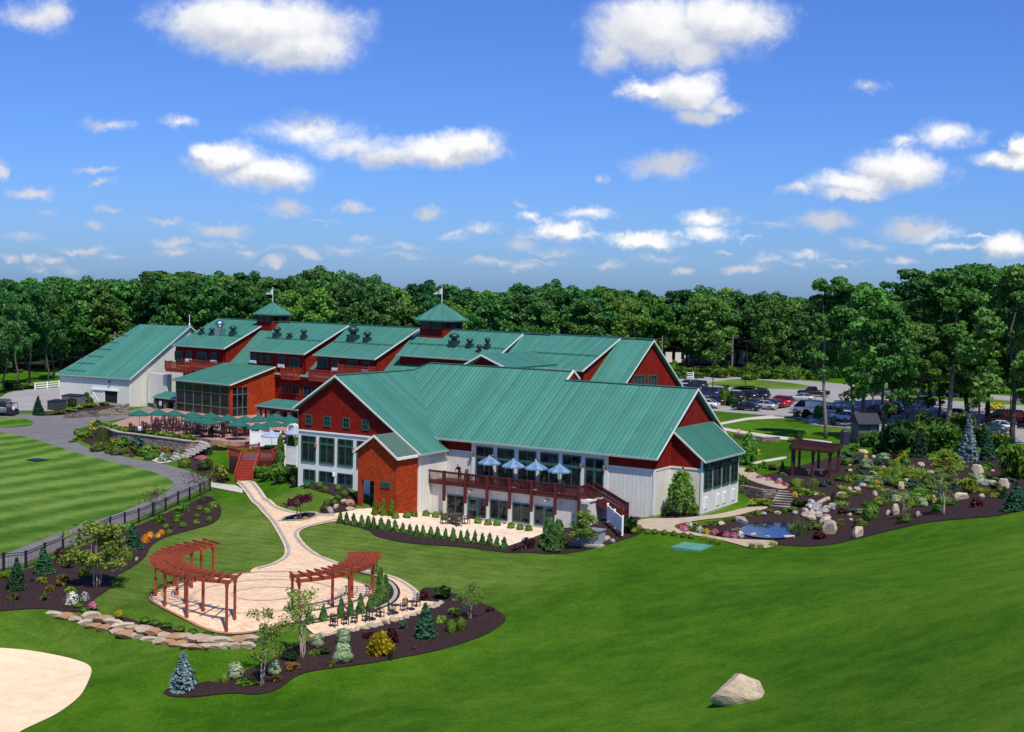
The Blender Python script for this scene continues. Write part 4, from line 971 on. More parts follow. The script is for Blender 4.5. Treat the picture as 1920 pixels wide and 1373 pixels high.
SANDM = NT('bunker_sand'); _sn = SANDM.noise(1.1, 5, .65, SANDM.pos()); SANDM.col(SANDM.ramp(_sn, [(.3, (.72, .54, .33)), (.7, (.86, .69, .46))])); SANDM.b.inputs['Roughness'].default_value = .95
_w = SANDM.add('ShaderNodeTexWave'); _w.inputs['Scale'].default_value = 1.6; _w.inputs['Distortion'].default_value = 5; _w.inputs['Detail'].default_value = 3; _w.inputs['Detail Scale'].default_value = .5; SANDM.ln(SANDM.pos(), _w.inputs['Vector']); SANDM.bump(SANDM.math('ADD', SANDM.math('MULTIPLY', _w.outputs['Fac'], .15), SANDM.noise(9, 4, .7, SANDM.pos())), .05, .8); SANDM = SANDM.m
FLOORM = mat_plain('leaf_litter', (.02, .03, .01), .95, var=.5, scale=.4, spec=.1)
def mat_paver(name, c, wid=.3, row=.15):
    t = NT(name); br = t.add('ShaderNodeTexBrick'); t.ln(t.pos(), br.inputs['Vector']); br.inputs['Scale'].default_value = 1
    br.inputs['Brick Width'].default_value = wid; br.inputs['Row Height'].default_value = row; br.inputs['Mortar Size'].default_value = .008
    br.inputs['Color1'].default_value = (*[k * 1.12 for k in c], 1); br.inputs['Color2'].default_value = (c[0] * .86, c[1] * .78, c[2] * .72, 1); br.inputs['Mortar'].default_value = (*[k * .55 for k in c], 1)
    t.col(t.mix(.5, br.outputs['Color'], t.ramp(t.noise(.7, 5, .65, t.pos()), [(.3, (.78, .74, .7)), (.7, (1.2, 1.2, 1.2))]), 'MULTIPLY')); t.b.inputs['Roughness'].default_value = .85; return t.m
PAVER = mat_paver('cream_pavers', (.78, .58, .39)); RINGM = mat_paver('tan_paver_ring', (.6, .47, .34)); PAVERG = mat_paver('grey_paver_border', (.38, .37, .34)); PATIOM = mat_paver('cream_patio_pavers', (.8, .67, .52)); BRICKT = mat_paver('terrace_brick', (.42, .25, .19)); WALKM = mat_plain('concrete_walk', (.52, .47, .4), .9, var=.1, bump=.003)
TANWALK = mat_plain('tan_walk', (.42, .33, .24), .9, var=.12, scale=1.5)

ang = np.radians(np.arange(-46, 46.01, .52)); rad = [16.0]
while rad[-1] < 2600: rad.append(rad[-1] * (1.0095 if rad[-1] < 360 else 1.04))
rad = np.array(rad); gx, gy = rad[:, None] * np.sin(ang)[None], rad[:, None] * np.cos(ang)[None]
gzv = gz(gx, gy); nr, nc = gx.shape
me = bpy.data.meshes.new('ground'); me.vertices.add(nr * nc); me.vertices.foreach_set('co', np.stack([gx, gy, gzv], -1).astype(np.float32).ravel())
ii = (np.arange(nr - 1)[:, None] * nc + np.arange(nc - 1)[None]).ravel(); q = np.stack([ii, ii + 1, ii + nc + 1, ii + nc], 1)[:, ::-1]
me.loops.add(q.size); me.loops.foreach_set('vertex_index', q.ravel().astype(np.int32)); me.polygons.add(len(q)); me.polygons.foreach_set('loop_start', np.arange(0, q.size, 4, dtype=np.int32)); me.polygons.foreach_set('use_smooth', [True] * len(q))
me.update(calc_edges=True); me.materials.append(GRASS)
# which way is up?
if me.polygons[0].normal.z < 0: me.flip_normals()
props(link('ground', me), kind='structure')

fair_px = [(-420,790),(-120,800),(0,811),(33,816),(72,826),(105,838),(136,848),(166,856),(208,866),(252,876),(291,887),(315,897),(326,905),(324,914),(306,927),(260,947),(219,965),(188,973),(140,990),(105,1002),(55,1021),(0,1043),(-120,1090),(-420,1200)]
a_, b_ = at(0, 936), at(186, 907); ang_ = math.atan2(b_[1] - a_[1], b_[0] - a_[0])
GOLF = mat_grass('fairway_grass', (.05, .14, .012), (.105, .215, .028), (.21, .32, .065), stripe=(-ang_, 4.8, .15))
sheet('fairway', gpoly(fair_px), GOLF, .05, 1.6)
road_px = [(-420,770),(-100,772),(0,778),(60,776),(95,773),(125,769),(170,756),(200,752),(225,757),(222,765),(170,772),(122,782),(200,781),(243,777),(246,781),(218,789),(188,792),(170,798),(148.5,803),(140.5,814),(142,825),(150,831),(162,838.5),(180,844),(197,848),(240,857),(271,862),(299,868.5),(349,882),(372,890),(392,898),(388,912),(355,929),(310,950),(260,972),(207,991),(118,1028),(48,1056),(0,1068),(-120,1120),(-420,1245)]
sheet('cart_path', gpoly(road_px, 1), ASPH, .03, 1.2)
sheet('apron', gpoly([(232,782),(243,772),(300,758),(330,762),(330,790),(260,792),(235,790)], 0), ASPH, .05, 1.5)
sheet('lawn_island', gpoly([(-200,790),(0,783.5),(35,784),(57,788),(65,794),(55,800),(0,803),(-200,800)]), GOLF, .06, 1.2)
sheet('driveway', gpoly([(-200,752),(-60,757),(0,748),(15,735),(70,729),(112,726),(150,726),(150,752),(112,766),(100,772),(40,770),(-60,770),(-200,775)]), LOT, .045, 1.5)
sheet('far_fairway', gpoly([(-120,690),(0,690),(40,700),(115,704),(150,690),(110,665),(50,655),(-40,660)]), GOLF, .06, 3)
sheet('far_bunker', gpoly([(45,662),(62,657),(85,656),(78,661)]), SANDM, .12, 2)
sheet('bunker', gpoly([(-300,1205),(-120,1208),(0,1216.6),(42.7,1218.7),(85,1225),(128,1233.7),(162,1244),(173,1255),(169,1272),(156,1300),(139,1317),(107,1340),(64,1360),(36,1373),(-40,1420),(-300,1500)]), SANDM, .045, .8)
# pergola court, main path, patio
CC = at(499, 1114); CR_ = 207 * mpp(CC)
circ = [CC[:2] + CR_ * np.array([math.cos(t), math.sin(t)]) for t in np.linspace(0, 2 * math.pi, 72, endpoint=False)]
sheet('paver_court', circ, PAVER, .06, .8)
path_px = [(441,903),(451.7,915.6),(464,930),(485,955),(506,977),(518,996),(529,1016.7),(534.6,1031),(533,1044),(520,1053),(504,1060),(470,1068),(470,1080),(560,1085),(640,1078),(606,1046),(580,1030),(562,1009.5),(559.5,999),(572,990.5),(600,984),(633,977.5),(656,975),(672,962),(690,957),(672,955),(656,959.5),(631,964.6),(600,965.6),(558,961.5),(533,955),(514,948),(501.7,935.4),(485,914.6),(473.5,902)]
sheet('paver_path', gpoly(path_px, 1), PAVER, .075, .7)
arc_px = [(590,1040),(606,1046),(645,1060),(690,1071),(736,1081),(764,1094),(786,1111),(788,1122),(781,1132),(792,1129),(826,1131.5),(785,1153),(730,1167),(678,1179),(627,1189),(592,1194),(575,1180),(572,1175),(624,1166),(677,1155),(729,1140),(747,1127),(752,1111),(742,1095),(720,1083),(690,1075),(640,1066),(600,1058)]
sheet('paver_path', gpoly(arc_px, 1), PAVER, .09, .7)
for name, px in (('path_border', [(441,903),(451.7,915.6),(464,930),(485,955),(506,977),(518,996),(529,1016.7),(534.6,1031),(533,1044),(520,1053),(504,1060),(478,1067)]),
                 ('path_border', [(473.5,902),(485,914.6),(501.7,935.4),(514,948),(533,955),(558,961.5),(600,965.6),(631,964.6)]),
                 ('path_border', [(633,977.5),(600,984),(572,990.5),(559.5,999),(562,1009.5),(580,1030),(606,1046),(645,1060),(690,1071),(736,1081),(764,1094),(786,1111),(788,1122),(781,1132)]),
                 ('path_border', [(640,1066),(690,1075),(720,1083),(742,1095),(752,1111),(747,1127),(729,1140),(677,1155),(624,1166),(580,1173)])):
    l = chaikin([at(*q)[:2] for q in px], 2, False); sg = 1 if px[0] in ((441,903), (633,977.5)) else -1
    ribbon(name, l, .27, PAVERG, .105, shift=-.3 * (1 if px[0][0] in (473.5, 633) else -1) if px[0][0] != 640 else -.3)
ribbon('court_ring', [CC[:2] + CR_ * .66 * np.array([math.cos(t), math.sin(t)]) for t in np.linspace(0, 6.283, 60, endpoint=False)], .3, RINGM, .085, closed=True)
ribbon('court_ring', [CC[:2] + CR_ * .3 * np.array([math.cos(t), math.sin(t)]) for t in np.linspace(0, 6.283, 40, endpoint=False)], .25, RINGM, .085, closed=True)
ribbon('court_edge', [CC[:2] + (CR_ + .08) * np.array([math.cos(t), math.sin(t)]) for t in np.linspace(0, 6.283, 80, endpoint=False)], .2, mat_plain('red_edging', (.35, .16, .1), .8), .09, closed=True)
sheet('patio', gpoly([(650,963),(690,955),(745,960),(783,963),(860,971),(1017,990),(1022,1001),(950,1027),(850,1010),(745,993),(640,977)], 0), PATIOM, .10, .8)
sheet('walk', gpoly([(396,905),(440,910.5),(455,919),(455,926),(430,921),(392,914)], 0), WALKM, .065, .8)
sheet('walk', gpoly([(280,862),(292,858),(318,862),(322,867),(300,870)], 0), WALKM, .065, .8)
# planting beds
beds = [('mulch_bed', [(-60,1090),(0,1077),(48,1072),(118,1040),(207,1004),(260,986),(310,963),(355,946),(385,930),(398,934),(411,945),(417,960),(409,978),(383,989),(328,1002),(295,1015),(280,1028),(275.6,1043.5),(251.6,1063),(208,1085),(203.5,1091.6),(212,1100),(197,1111),(175,1126.6),(169,1136),(194,1150.5),(160,1149),(96,1142),(43,1143),(0,1147),(-60,1152)]),
 ('mulch_bed', [(225,1158),(278,1171),(320,1181),(400,1197),(458,1201),(462,1206),(406,1203),(346,1194),(296,1183),(228,1166)]),
 ('mulch_bed', [(303,1300),(321,1308.6),(369,1308.6),(437.5,1300),(479,1305),(513,1298),(537,1283),(554,1269),(585,1259),(644,1252),(730,1238),(816,1223),(901,1197),(936,1176),(951,1162),(943,1152),(908,1133),(860,1115),(788,1097),(795,1126),(828,1131),(785,1156),(678,1183),(592,1197),(541,1217),(523,1231),(500,1244),(461,1259),(430,1272),(372,1283),(317,1290)]),
 ('mulch_bed', [(706,1078),(728,1084),(742,1095),(751,1111),(746,1127),(728,1139),(677,1154),(624,1165),(590,1171),(590,1164),(640,1152),(690,1133),(707,1116)]),
 ('mulch_bed', [(625,979),(693,994),(702,1006),(727,1012.5),(760,1019),(806,1023),(863,1026),(909,1032),(955,1038),(989,1036.6),(1035,1041),(1081,1036.6),(1126,1025),(1154,1018),(1205,1002),(1212,988),(1190,965),(1120,950),(1090,965),(1030,1000),(950,1028),(850,1011.5),(745,994.5),(640,979)]),
 ('mulch_bed', [(476,896),(518,904),(547.5,908),(568,914.6),(622,927),(631,934),(606,944),(596,960),(610,964),(651,959),(668,955),(672,926),(568,905),(550,893),(520,884),(480,884)]),
 ('mulch_bed', [(1467,1024),(1551,1024),(1597,1013),(1657,999),(1733,981),(1823,972),(1869,969),(1920,957),(2200,915),(2200,835),(1920,846),(1830,856),(1700,860),(1600,850),(1560,858),(1480,880),(1430,893),(1395,905),(1393,930),(1440,950),(1400,962),(1340,980),(1285,984),(1268,989),(1310,1001),(1370,1009)]),
 ('mulch_bed', [(1238,968),(1262,978),(1290,977),(1315,969),(1312,960),(1240,958)]),
 ('mulch_bed', [(140,812),(170,801),(185,797),(215,818),(280,824),(356,834),(352,856),(320,862),(270,856),(215,848),(165,834),(148,822)]),
 ('mulch_bed', [(60,775),(100,772),(126,768),(170,763),(220,762),(218,767),(150,773),(100,780),(66,781)]),
 ('mulch_bed', [(330,868),(370,855),(398,860),(400,888),(372,886)])]
for n, px in beds: sheet(n, gpoly(px), MULCH, .055, .8)
sheet('bed_lawn', gpoly([(165,838),(215,851),(270,859),(285,862),(275,866),(240,858),(197,850),(160,840),(142,828),(141,814),(147,812),(152,826)]), GOLF, .065, .8)
# bed lawn in front of the bridge
# right-hand walks
sheet('walk', gpoly([(1190,984),(1196.6,975.5),(1229,973.7),(1273,973.7),(1323,969),(1360,962.5),(1397,952.7),(1424.5,951.4),(1440,951),(1438,956),(1409,960),(1372,970),(1323,976),(1275,983),(1262,988),(1273,995),(1323,1003.7),(1362,1011),(1405,1013.5),(1450,1014.6),(1462,1022),(1437,1030),(1407,1029.5),(1380,1021),(1335,1010),(1273,1001.5),(1206,995)]), TANWALK, .075, .7)
sheet('walk', gpoly([(1380,876),(1406,880),(1425,893),(1455,906),(1484,917),(1457,919),(1415,906),(1386,892)]), TANWALK, .075, .7)
sheet('walk', gpoly([(1340,795),(1400,784),(1440,780),(1470,780),(1470,785),(1405,788),(1344,799)], 0), WALKM, .055, 1)
sheet('walk', gpoly([(1340,800),(1350,801),(1400,810),(1470,820),(1560,828),(1560,833),(1470,826),(1400,815),(1345,806)], 1), WALKM, .055, 1)
sheet('walk', gpoly([(1410,868),(1440,862),(1475,856),(1475,861),(1445,866),(1412,872)], 1), WALKM, .055, 1)
lot_px = [(1240,724),(1258,706),(1330,703),(1420,708),(1520,715),(1660,727),(1800,737),(1960,747),(2400,770),(2400,850),(1920,832),(1750,819),(1608,804),(1523,798),(1505,788),(1488,783),(1335,771),(1290,766),(1255,745)]
sheet('parking_lot', gpoly(lot_px, 1), LOT, .03, 2.5)
sheet('lot_verge', gpoly([(1318,720.5),(1360,712.5),(1410,711),(1523,723),(1515,730.5),(1440,729.5),(1350,725)]), STRIPE, .07, 1.5)
sheet('lot_verge', gpoly([(1640,735),(1700,737),(1960,757),(1960,764),(1760,750),(1650,741)]), STRIPE, .07, 1.5)
LINE = mat_plain('parking_line_paint', (.7, .7, .68), .7)
for i in range(9):
    a = at(1500 + i * 24, 771 + i * 2.2); b = at(1522 + i * 24, 763 + i * 2.2); ribbon('bay_line', [a[:2], b[:2]], .14, LINE, .05)
for i in range(5):
    a = at(1455 + i * 16, 752 - i * 3); b = at(1484 + i * 16, 756 - i * 3); ribbon('bay_line', [a[:2], b[:2]], .14, LINE, .05)
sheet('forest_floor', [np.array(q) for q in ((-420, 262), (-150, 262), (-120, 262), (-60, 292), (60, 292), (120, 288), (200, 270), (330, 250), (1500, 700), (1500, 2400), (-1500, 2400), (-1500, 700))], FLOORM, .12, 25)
# pond
pz = float(gz(*at(1450, 985)[:2])[0]) + .16
WATER = NT('pond_water'); WATER.col((.008, .02, .075)); WATER.b.inputs['Roughness'].default_value = .04; WATER.b.inputs['Specular IOR Level'].default_value = .5
WATER.bump(WATER.noise(3.5, 2, .5, WATER.pos()), .02, .12); WATER = WATER.m
pond_px = [(1372,986),(1397,977),(1427,970),(1482,970),(1519,976),(1509,993),(1491,1007),(1461,1009),(1430,1009),(1397,1003),(1370,994)]
sheet('pond', chaikin([atz(*q, pz)[:2] for q in pond_px], 2), WATER, 0, .6, zf=lambda x, y: np.full(np.shape(x), pz))
# restaurant terrace: a raised brick platform
ter_px = [(243,784),(225,789),(207,795),(212,800),(260,806),(294,809),(372,820),(400,826),(468,829),(560,842),(600,830),(600,780),(420,760),(300,765)]
tz = lambda x, y: np.full(np.shape(x), T)
sheet('terrace', chaikin([atz(*q, T)[:2] for q in ter_px], 1), BRICKT, 0, 1.5, zf=tz, skirt=1.6)
# ------------------------------------------------------------------ timber, fences, walls
PERG = mat_wood('orange_red_stained_wood', (.31, .055, .022)); MAROON = mat_wood('dark_maroon_wood', (.06, .012, .01)); BLACKM = mat_plain('black_metal', (.012, .011, .013), .5)
ORD = ['first', 'second', 'third', 'fourth', 'fifth', 'sixth', 'seventh', 'eighth', 'ninth', 'tenth', 'eleventh', 'twelfth', 'thirteenth', 'fourteenth', 'fifteenth', 'sixteenth', 'seventeenth', 'eighteenth', 'nineteenth', 'twentieth', 'twenty-first', 'twenty-second', 'twenty-third', 'twenty-fourth', 'twenty-fifth', 'twenty-sixth', 'twenty-seventh', 'twenty-eighth', 'twenty-ninth', 'thirtieth'] 

def arc_pergola(post_angles, a0, a1, label):
    ro, ri, hb = CR_ - .15, CR_ * .79, 2.32
    root = empty('arched_pergola', (*CC[:2], CC[2]), 0, label, 'pergola', 'curved pergolas round the paved court'); P = lambda r, t, z: np.array([r * math.cos(t), r * math.sin(t), z])
    gl = lambda r, t: g1(CC[0] + r * math.cos(t), CC[1] + r * math.sin(t)) - CC[2]
    for t in post_angles:
        for r in (ro, ri):
            z = gl(r, t); m = MB(); m.bar(P(r, t, z - .1), P(r, t, hb + .02), .14, .14, up=P(1, t, 0)); m.bar(P(r, t, hb - .22), P(r, t, hb - .02), .2, .2, up=P(1, t, 0)); m.bar(P(r, t, z), P(r, t, z + .25), .18, .18, up=P(1, t, 0)); m.build('post', PERG, root)
    ts = np.linspace(a0, a1, 15)
    for r in (ro, ri):
        m = MB()
        for i in range(14):
            for dr in (-.085, .085): m.bar(P(r + dr, ts[i], hb + .08), P(r + dr, ts[i + 1], hb + .08), .05, .2)
        m.build('beam', PERG, root)
    n = int(abs(a1 - a0) * (ro + ri) / 2 / .66); tt = np.linspace(a0 + .02, a1 - .02, n)
    for t in tt:
        m = MB(); a, b = P(ri - .34, t, hb + .25), P(ro + .3, t, hb + .25); m.bar(a, b, .05, .16); m.bar(P(ri - .46, t, hb + .28), a, .05, .1); m.bar(b, P(ro + .42, t, hb + .28), .05, .1); m.build('rafter', PERG, root)
    m = MB()
    for r in ((ri + ro) / 2,):
        for i in range(14): m.bar(P(r, ts[i], hb + .345), P(r, ts[i + 1], hb + .345), .05, .035)
    m.build('lath', PERG, root)
def ang_of(px, py): p = at(px, py); return math.atan2(p[1] - CC[1], p[0] - CC[0]) % (2 * math.pi)
la = [ang_of(*p) for p in ((441.5, 1162), (362, 1155), (311, 1138), (294, 1119))]; fa = math.radians(139)
arc_pergola(la + [math.radians(160), fa], max(la) + .03, fa - .03, 'long curved red pergola beside the mulch bed and black fence')
ra = ang_of(555, 1160); rb = ang_of(706, 1108) % (2 * math.pi)
if rb < 3: rb += 2 * math.pi
arc_pergola([ra, ra + (rb - ra) * .36, ra + (rb - ra) * .7, rb], ra - .03, rb - .06, 'shorter curved red pergola edged by small arborvitae')

# maroon garden pergola on the rise
gp = [at(1485, 893), at(1555, 897), at(1571, 887), at(1498, 880)]; gz0 = min(p[2] for p in gp); gc = sum(gp) / 4
root = empty('garden_pergola', (*gc[:2], gz0), 0, 'dark maroon slatted pergola shading a bench in the rock garden', 'pergola'); hh = 2.75
Lp = [p - np.array([gc[0], gc[1], gz0]) for p in gp]
for p, t in ((Lp[0], 0), (Lp[1], 0), (Lp[2], 0), (Lp[3], 0), (Lp[0] * .45 + Lp[1] * .55 * 1.0, .7), (Lp[3] * .5 + Lp[2] * .5, 0), (Lp[0] * .8 + Lp[3] * .2, 0)):
    m = MB(); m.box(p[0] - .12, p[0] + .12, p[1] - .12, p[1] + .12, -.2, hh); m.box(p[0] - .17, p[0] + .17, p[1] - .17, p[1] + .17, hh - .3, hh - .02); m.build('post', MAROON, root)
top = lambda p, z: np.array([p[0] * 1.16, p[1] * 1.2, z])
for i, j in ((0, 1), (3, 2), (0, 3), (1, 2)):
    m = MB(); m.bar(top(Lp[i], hh + .1), top(Lp[j], hh + .1), .12, .24); m.build('beam', MAROON, root)
for k in range(22):
    f = k / 21; a = top(Lp[0], hh + .3) * (1 - f) + top(Lp[1], hh + .3) * f; b = top(Lp[3], hh + .3) * (1 - f) + top(Lp[2], hh + .3) * f; m = MB(); m.bar(a, b, .12, .12); m.build('rafter', MAROON, root)
m = MB()
for k in range(1, 6):
    f = k / 6; a = top(Lp[0], hh + .4) * (1 - f) + top(Lp[3], hh + .4) * f; b = top(Lp[1], hh + .4) * (1 - f) + top(Lp[2], hh + .4) * f; m.bar(a, b, .09, .05)
m.build('lath', MAROON, root)
b0 = (Lp[0] + Lp[1] + Lp[2] + Lp[3]) / 4
gb = empty('garden_bench', (gc[0], gc[1] - .2, g1(gc[0], gc[1]) + .05), 0, 'low grey stone bench under the maroon pergola', 'bench'); m = MB(); m.box(-.9, .9, -.22, .22, .4, .5); m.build('seat', CONC, gb)
for s in (-.6, .6): m = MB(); m.box(s - .1, s + .1, -.18, .18, 0, .4); m.build('leg', CONC, gb)

# bridge with stair
bp = at(457.2, 902.5); br_ = empty('stair_bridge', bp, R(-4), 'red timber stair and railed landing at the head of the paver path', 'stairway'); zt = 1.95
m = MB(); ns = 8
for i in range(ns):
    z = zt * (i + 1) / ns; y = 2.5 * i / ns; m.box(-.85, .85, y, y + .36, z - .05, z); m.box(-.85, .85, y + .01, y + .04, z - .26, z - .05)
for s in (-.88, .88): m.bar((s, -.05, .02), (s, 2.55, zt - .08), .07, .3)
m.build('step', BRIDGERED, br_)
pl = [(-.95, 2.5), (.95, 2.5), (2.1, 3.6), (1.9, 7.2), (-.7, 8.6), (-2.9, 4.6)]
m = MB(); m.prism([(*q, zt - .14) for q in pl], (0, 0, .14)); m.build('landing', mat_wood('grey_red_deck_boards', (.16, .05, .06)), br_)
m = MB()
for i in (1, 2, 3, 4, 5, 0):
    a, b = np.array(pl[i]), np.array(pl[(i + 1) % 6])
    if i == 0: continue
    m.hexa([(*a, -.9), (*b, -.9), (*(b * .98), -.9), (*(a * .98), -.9)], [(*a, zt - .15), (*b, zt - .15), (*(b * .98), zt - .15), (*(a * .98), zt - .15)])
m.build('skirt', DECKRED, br_)
def rail_local(parent, a, b, h=.95, step=.15, mat=BRIDGERED):
    A, Bq = np.array(a, float), np.array(b, float); z = np.array([0, 0, 1.0]); mb = MB(); L = np.linalg.norm(Bq - A)
    mb.bar(A + z * h, Bq + z * h, .14, .06); mb.bar(A + z * (h - .12), Bq + z * (h - .12), .05, .1); mb.bar(A + z * .14, Bq + z * .14, .05, .1)
    for i in range(int(L / step) + 1):
        p = A + (Bq - A) * (i + .5) / (int(L / step) + 1); mb.bar(p + z * .14, p + z * (h - .06), .045, .045)
    return mb.build('railing', mat, parent)
for i in (1, 2, 4, 5):
    rail_local(br_, (*pl[i], zt), (*pl[(i + 1) % 6], zt))
for i in range(6): m = MB(); x, y = pl[i]; m.box(x - .09, x + .09, y - .09, y + .09, zt - .2, zt + 1.08); m.build('post', BRIDGERED, br_)
for s in (-.92, .92):
    rail_local(br_, (s, 0, .05), (s, 2.5, zt), .92); m = MB(); m.box(s - .1, s + .1, -.12, .1, -.1, 1.1); m.build('post', BRIDGERED, br_)

# black fence along the cart path
fpx = [(6.6,1070),(48.6,1066),(84,1050),(118,1036),(148,1022),(178,1010),(206.7,998),(234,989),(260,981),(286.6,969.5),(310.6,959),(334,947),(355.5,938),(375,930),(394,921)]
FW = [at(*p) for p in fpx]; FW = [at(-60, 1095)] + FW
fr_ = empty('metal_fence', FW[1], 0, 'black metal railing running along the cart path above the mulch bed', 'fence'); o_ = FW[1]; hf = 1.18
for p in FW[1:]: q = p - o_; m = MB(); m.box(q[0] - .07, q[0] + .07, q[1] - .07, q[1] + .07, q[2] - .1, q[2] + hf + .08); m.box(q[0] - .09, q[0] + .09, q[1] - .09, q[1] + .09, q[2] + hf + .08, q[2] + hf + .12); m.build('post', BLACKM, fr_)
for k in range(len(FW) - 1):
    a, b = FW[k] - o_, FW[k + 1] - o_; m = MB(); z = np.array([0, 0, 1.0])
    for h in (hf, hf - .17, .12): m.bar(a + z * h, b + z * h, .05, .05)
    L = np.linalg.norm(b - a)
    for i in range(int(L / .2)): p = a + (b - a) * (i + .5) / int(L / .2); m.bar(p + z * .12, p + z * hf, .016, .016)
    m.build('rail_panel', BLACKM, fr_)

def white_panels(name, pts, h, label, parts=1):
    r_ = empty(name, pts[0], 0, label, 'fence'); o = pts[0]; z = np.array([0, 0, 1.0])
    for p in pts: q = p - o; m = MB(); m.box(q[0] - .07, q[0] + .07, q[1] - .07, q[1] + .07, q[2] - .2, q[2] + h + .1); m.lathe([(.1, 0), (.1, .04), (.02, .1)], 4, (q[0], q[1], q[2] + h + .1)); m.build('post', BRIGHT, r_)
    for a, b in zip(pts, pts[1:]):
        a, b = a - o, b - o; m = MB(); d = (b - a) / np.linalg.norm(b - a); n = np.array([-d[1], d[0], 0]) * .02
        m.hexa([a + d * .07 - n, b - d * .07 - n, b - d * .07 + n, a + d * .07 + n], [a + d * .07 - n + z * (h - .05), b - d * .07 - n + z * (h - .05), b - d * .07 + n + z * (h - .05), a + d * .07 + n + z * (h - .05)])
        for hz in (.12, h - .05): m.bar(a + z * hz, b + z * hz, .08, .1)
        L = np.linalg.norm(b - a)
        for i in range(1, int(L / .25)): p = a + (b - a) * i / int(L / .25); m.bar(p - n * 2 + z * .15, p - n * 2 + z * (h - .1), .015, .03)
        m.build('panel', BRIGHT, r_)
white_panels('privacy_fence', [atz(469.5, 838, T), atz(488, 838, T), atz(507, 839, T), atz(526, 840, T)], 1.75, 'white privacy fence round the terrace corner behind the bridge')
white_panels('privacy_fence', [np.array([*atz(534.5, 869, 1.6)[:2], 1.5]), np.array([*atz(557, 872, 1.6)[:2], 1.5])], 2.0, 'white privacy panel beside the gable wall and pointed evergreens')
white_panels('privacy_fence', [atz(1139, 975, 1.75), atz(1152, 987, 1.65), atz(1167, 1000, 1.55)], 1.25, 'white vinyl screen below the deck stair')
def rail_fence(pxs, h, label):
    pts = [at(*p) for p in pxs]; r_ = empty('rail_fence', pts[0], 0, label, 'fence'); o = pts[0]; z = np.array([0, 0, 1.0])
    for p in pts: q = p - o; m = MB(); m.box(q[0] - .1, q[0] + .1, q[1] - .1, q[1] + .1, q[2] - .2, q[2] + h + .1); m.build('post', BRIGHT, r_)
    for a, b in zip(pts, pts[1:]):
        m = MB()
        for k in (.3, .62, .95): m.bar(a - o + z * h * k, b - o + z * h * k, .06, .17)
        m.build('rail', BRIGHT, r_)
rail_fence([(66, 731), (89, 729), (111, 726.5), (140, 724)], 1.15, 'white three-rail fence at the back corner of the barn')
rail_fence([(1262, 709), (1282, 709.4), (1299.5, 710)], 1.25, 'white three-rail fence at the far end of the parking lot')
# white arbor arch by the terrace
ap_ = atz(546, 840, T); m = MB(); ar = empty('garden_arbor', ap_, R(-32), 'white arched arbor beside the terrace fence', 'arbor')
for dy in (0, .6):
    m.tube([(-.6, dy, 0), (-.6, dy, 2.1)] + [(-.6 * math.cos(t), dy, 2.1 + .6 * math.sin(t)) for t in np.linspace(.2, 2.94, 9)] + [(.6, dy, 2.1), (.6, dy, 0)], .06, 6)
m.build('arch', BRIGHT, ar); m = MB()
for t in np.linspace(.1, 3.04, 11): m.box(-.6 * math.cos(t) - .04, -.6 * math.cos(t) + .04, -.05, .65, 2.1 + .6 * math.sin(t) - .03, 2.1 + .6 * math.sin(t) + .04)
m.build('slat', BRIGHT, ar)

# stone walls
LEDGE = mat_ledge('dry_stone', (.27, .22, .18)); BOULD = mat_stone('tan_boulder', (.5, .39, .28), 2.6); BOULDW = mat_stone('pale_granite_boulder', (.55, .46, .35), 2.6); BOULDG = mat_stone('grey_garden_stone', (.34, .32, .31), 1.8); BOULDO = mat_stone('orange_tan_ledge_stone', (.42, .25, .14), 2.4)
tw_px = [(186,800),(205,806),(216,811),(250,815),(280,819),(320,824),(356,829),(372,829)]
L_ = chaikin([atz(*p, T + .12)[:2] for p in tw_px], 2, False)
tw = empty('terrace_wall', (0, 0, 0), 0, 'long curved dry stone retaining wall below the terrace tables', 'wall')
wall_strip('wall', L_, [T + .14] * len(L_), [.1] * len(L_), .5, LEDGE, parent=tw); m = MB()
for i in range(0, len(L_) - 1):
    a, b = np.array([*L_[i], T + .19]), np.array([*L_[i + 1], T + .19]); d = b - a; n = np.array([-d[1], d[0], 0]) / np.linalg.norm(d) * .22; m.bar(a + n + d * .02, b + n - d * .02, .62, .1)
m.build('coping', mat_plain('tan_coping_stone', (.4, .34, .27), .9, var=.3, scale=2), tw)
bw_px = [(120,781),(150,777),(185,772),(215,765),(243,759)]
bt_ = [(118,783),(150,784),(185,783),(215,781),(243,778)]
L2 = [at(*p)[:2] for p in bt_]; zt2 = [ .9, 1.6, 2.0, 2.5, 2.95]
bwl = empty('barn_wall', (0, 0, 0), 0, 'sloping dry stone wall between barn corner and cart path', 'wall'); wall_strip('wall', L2, zt2, [.2] * 5, .6, LEDGE, parent=bwl)
L3 = [at(*p)[:2] for p in ((1386, 925), (1405, 929), (1430, 934), (1453, 935))]; gw = empty('garden_wall', (0, 0, 0), 0, 'low stacked stone wall beside the sunroom steps', 'wall'); z3 = [g1(*p) for p in L3]; wall_strip('wall', L3, [z + .75 for z in z3], [z - .2 for z in z3], .5, LEDGE, parent=gw)
L3 = [at(*p)[:2] for p in ((1376, 822), (1400, 826), (1430, 829), (1462, 829))]; gw = empty('garden_wall', (0, 0, 0), 0, 'low rock wall holding the flower strip near the seated child', 'wall'); z3 = [g1(*p) for p in L3]; wall_strip('wall', L3, [z + .6 for z in z3], [z - .2 for z in z3], .6, LEDGE, parent=gw)
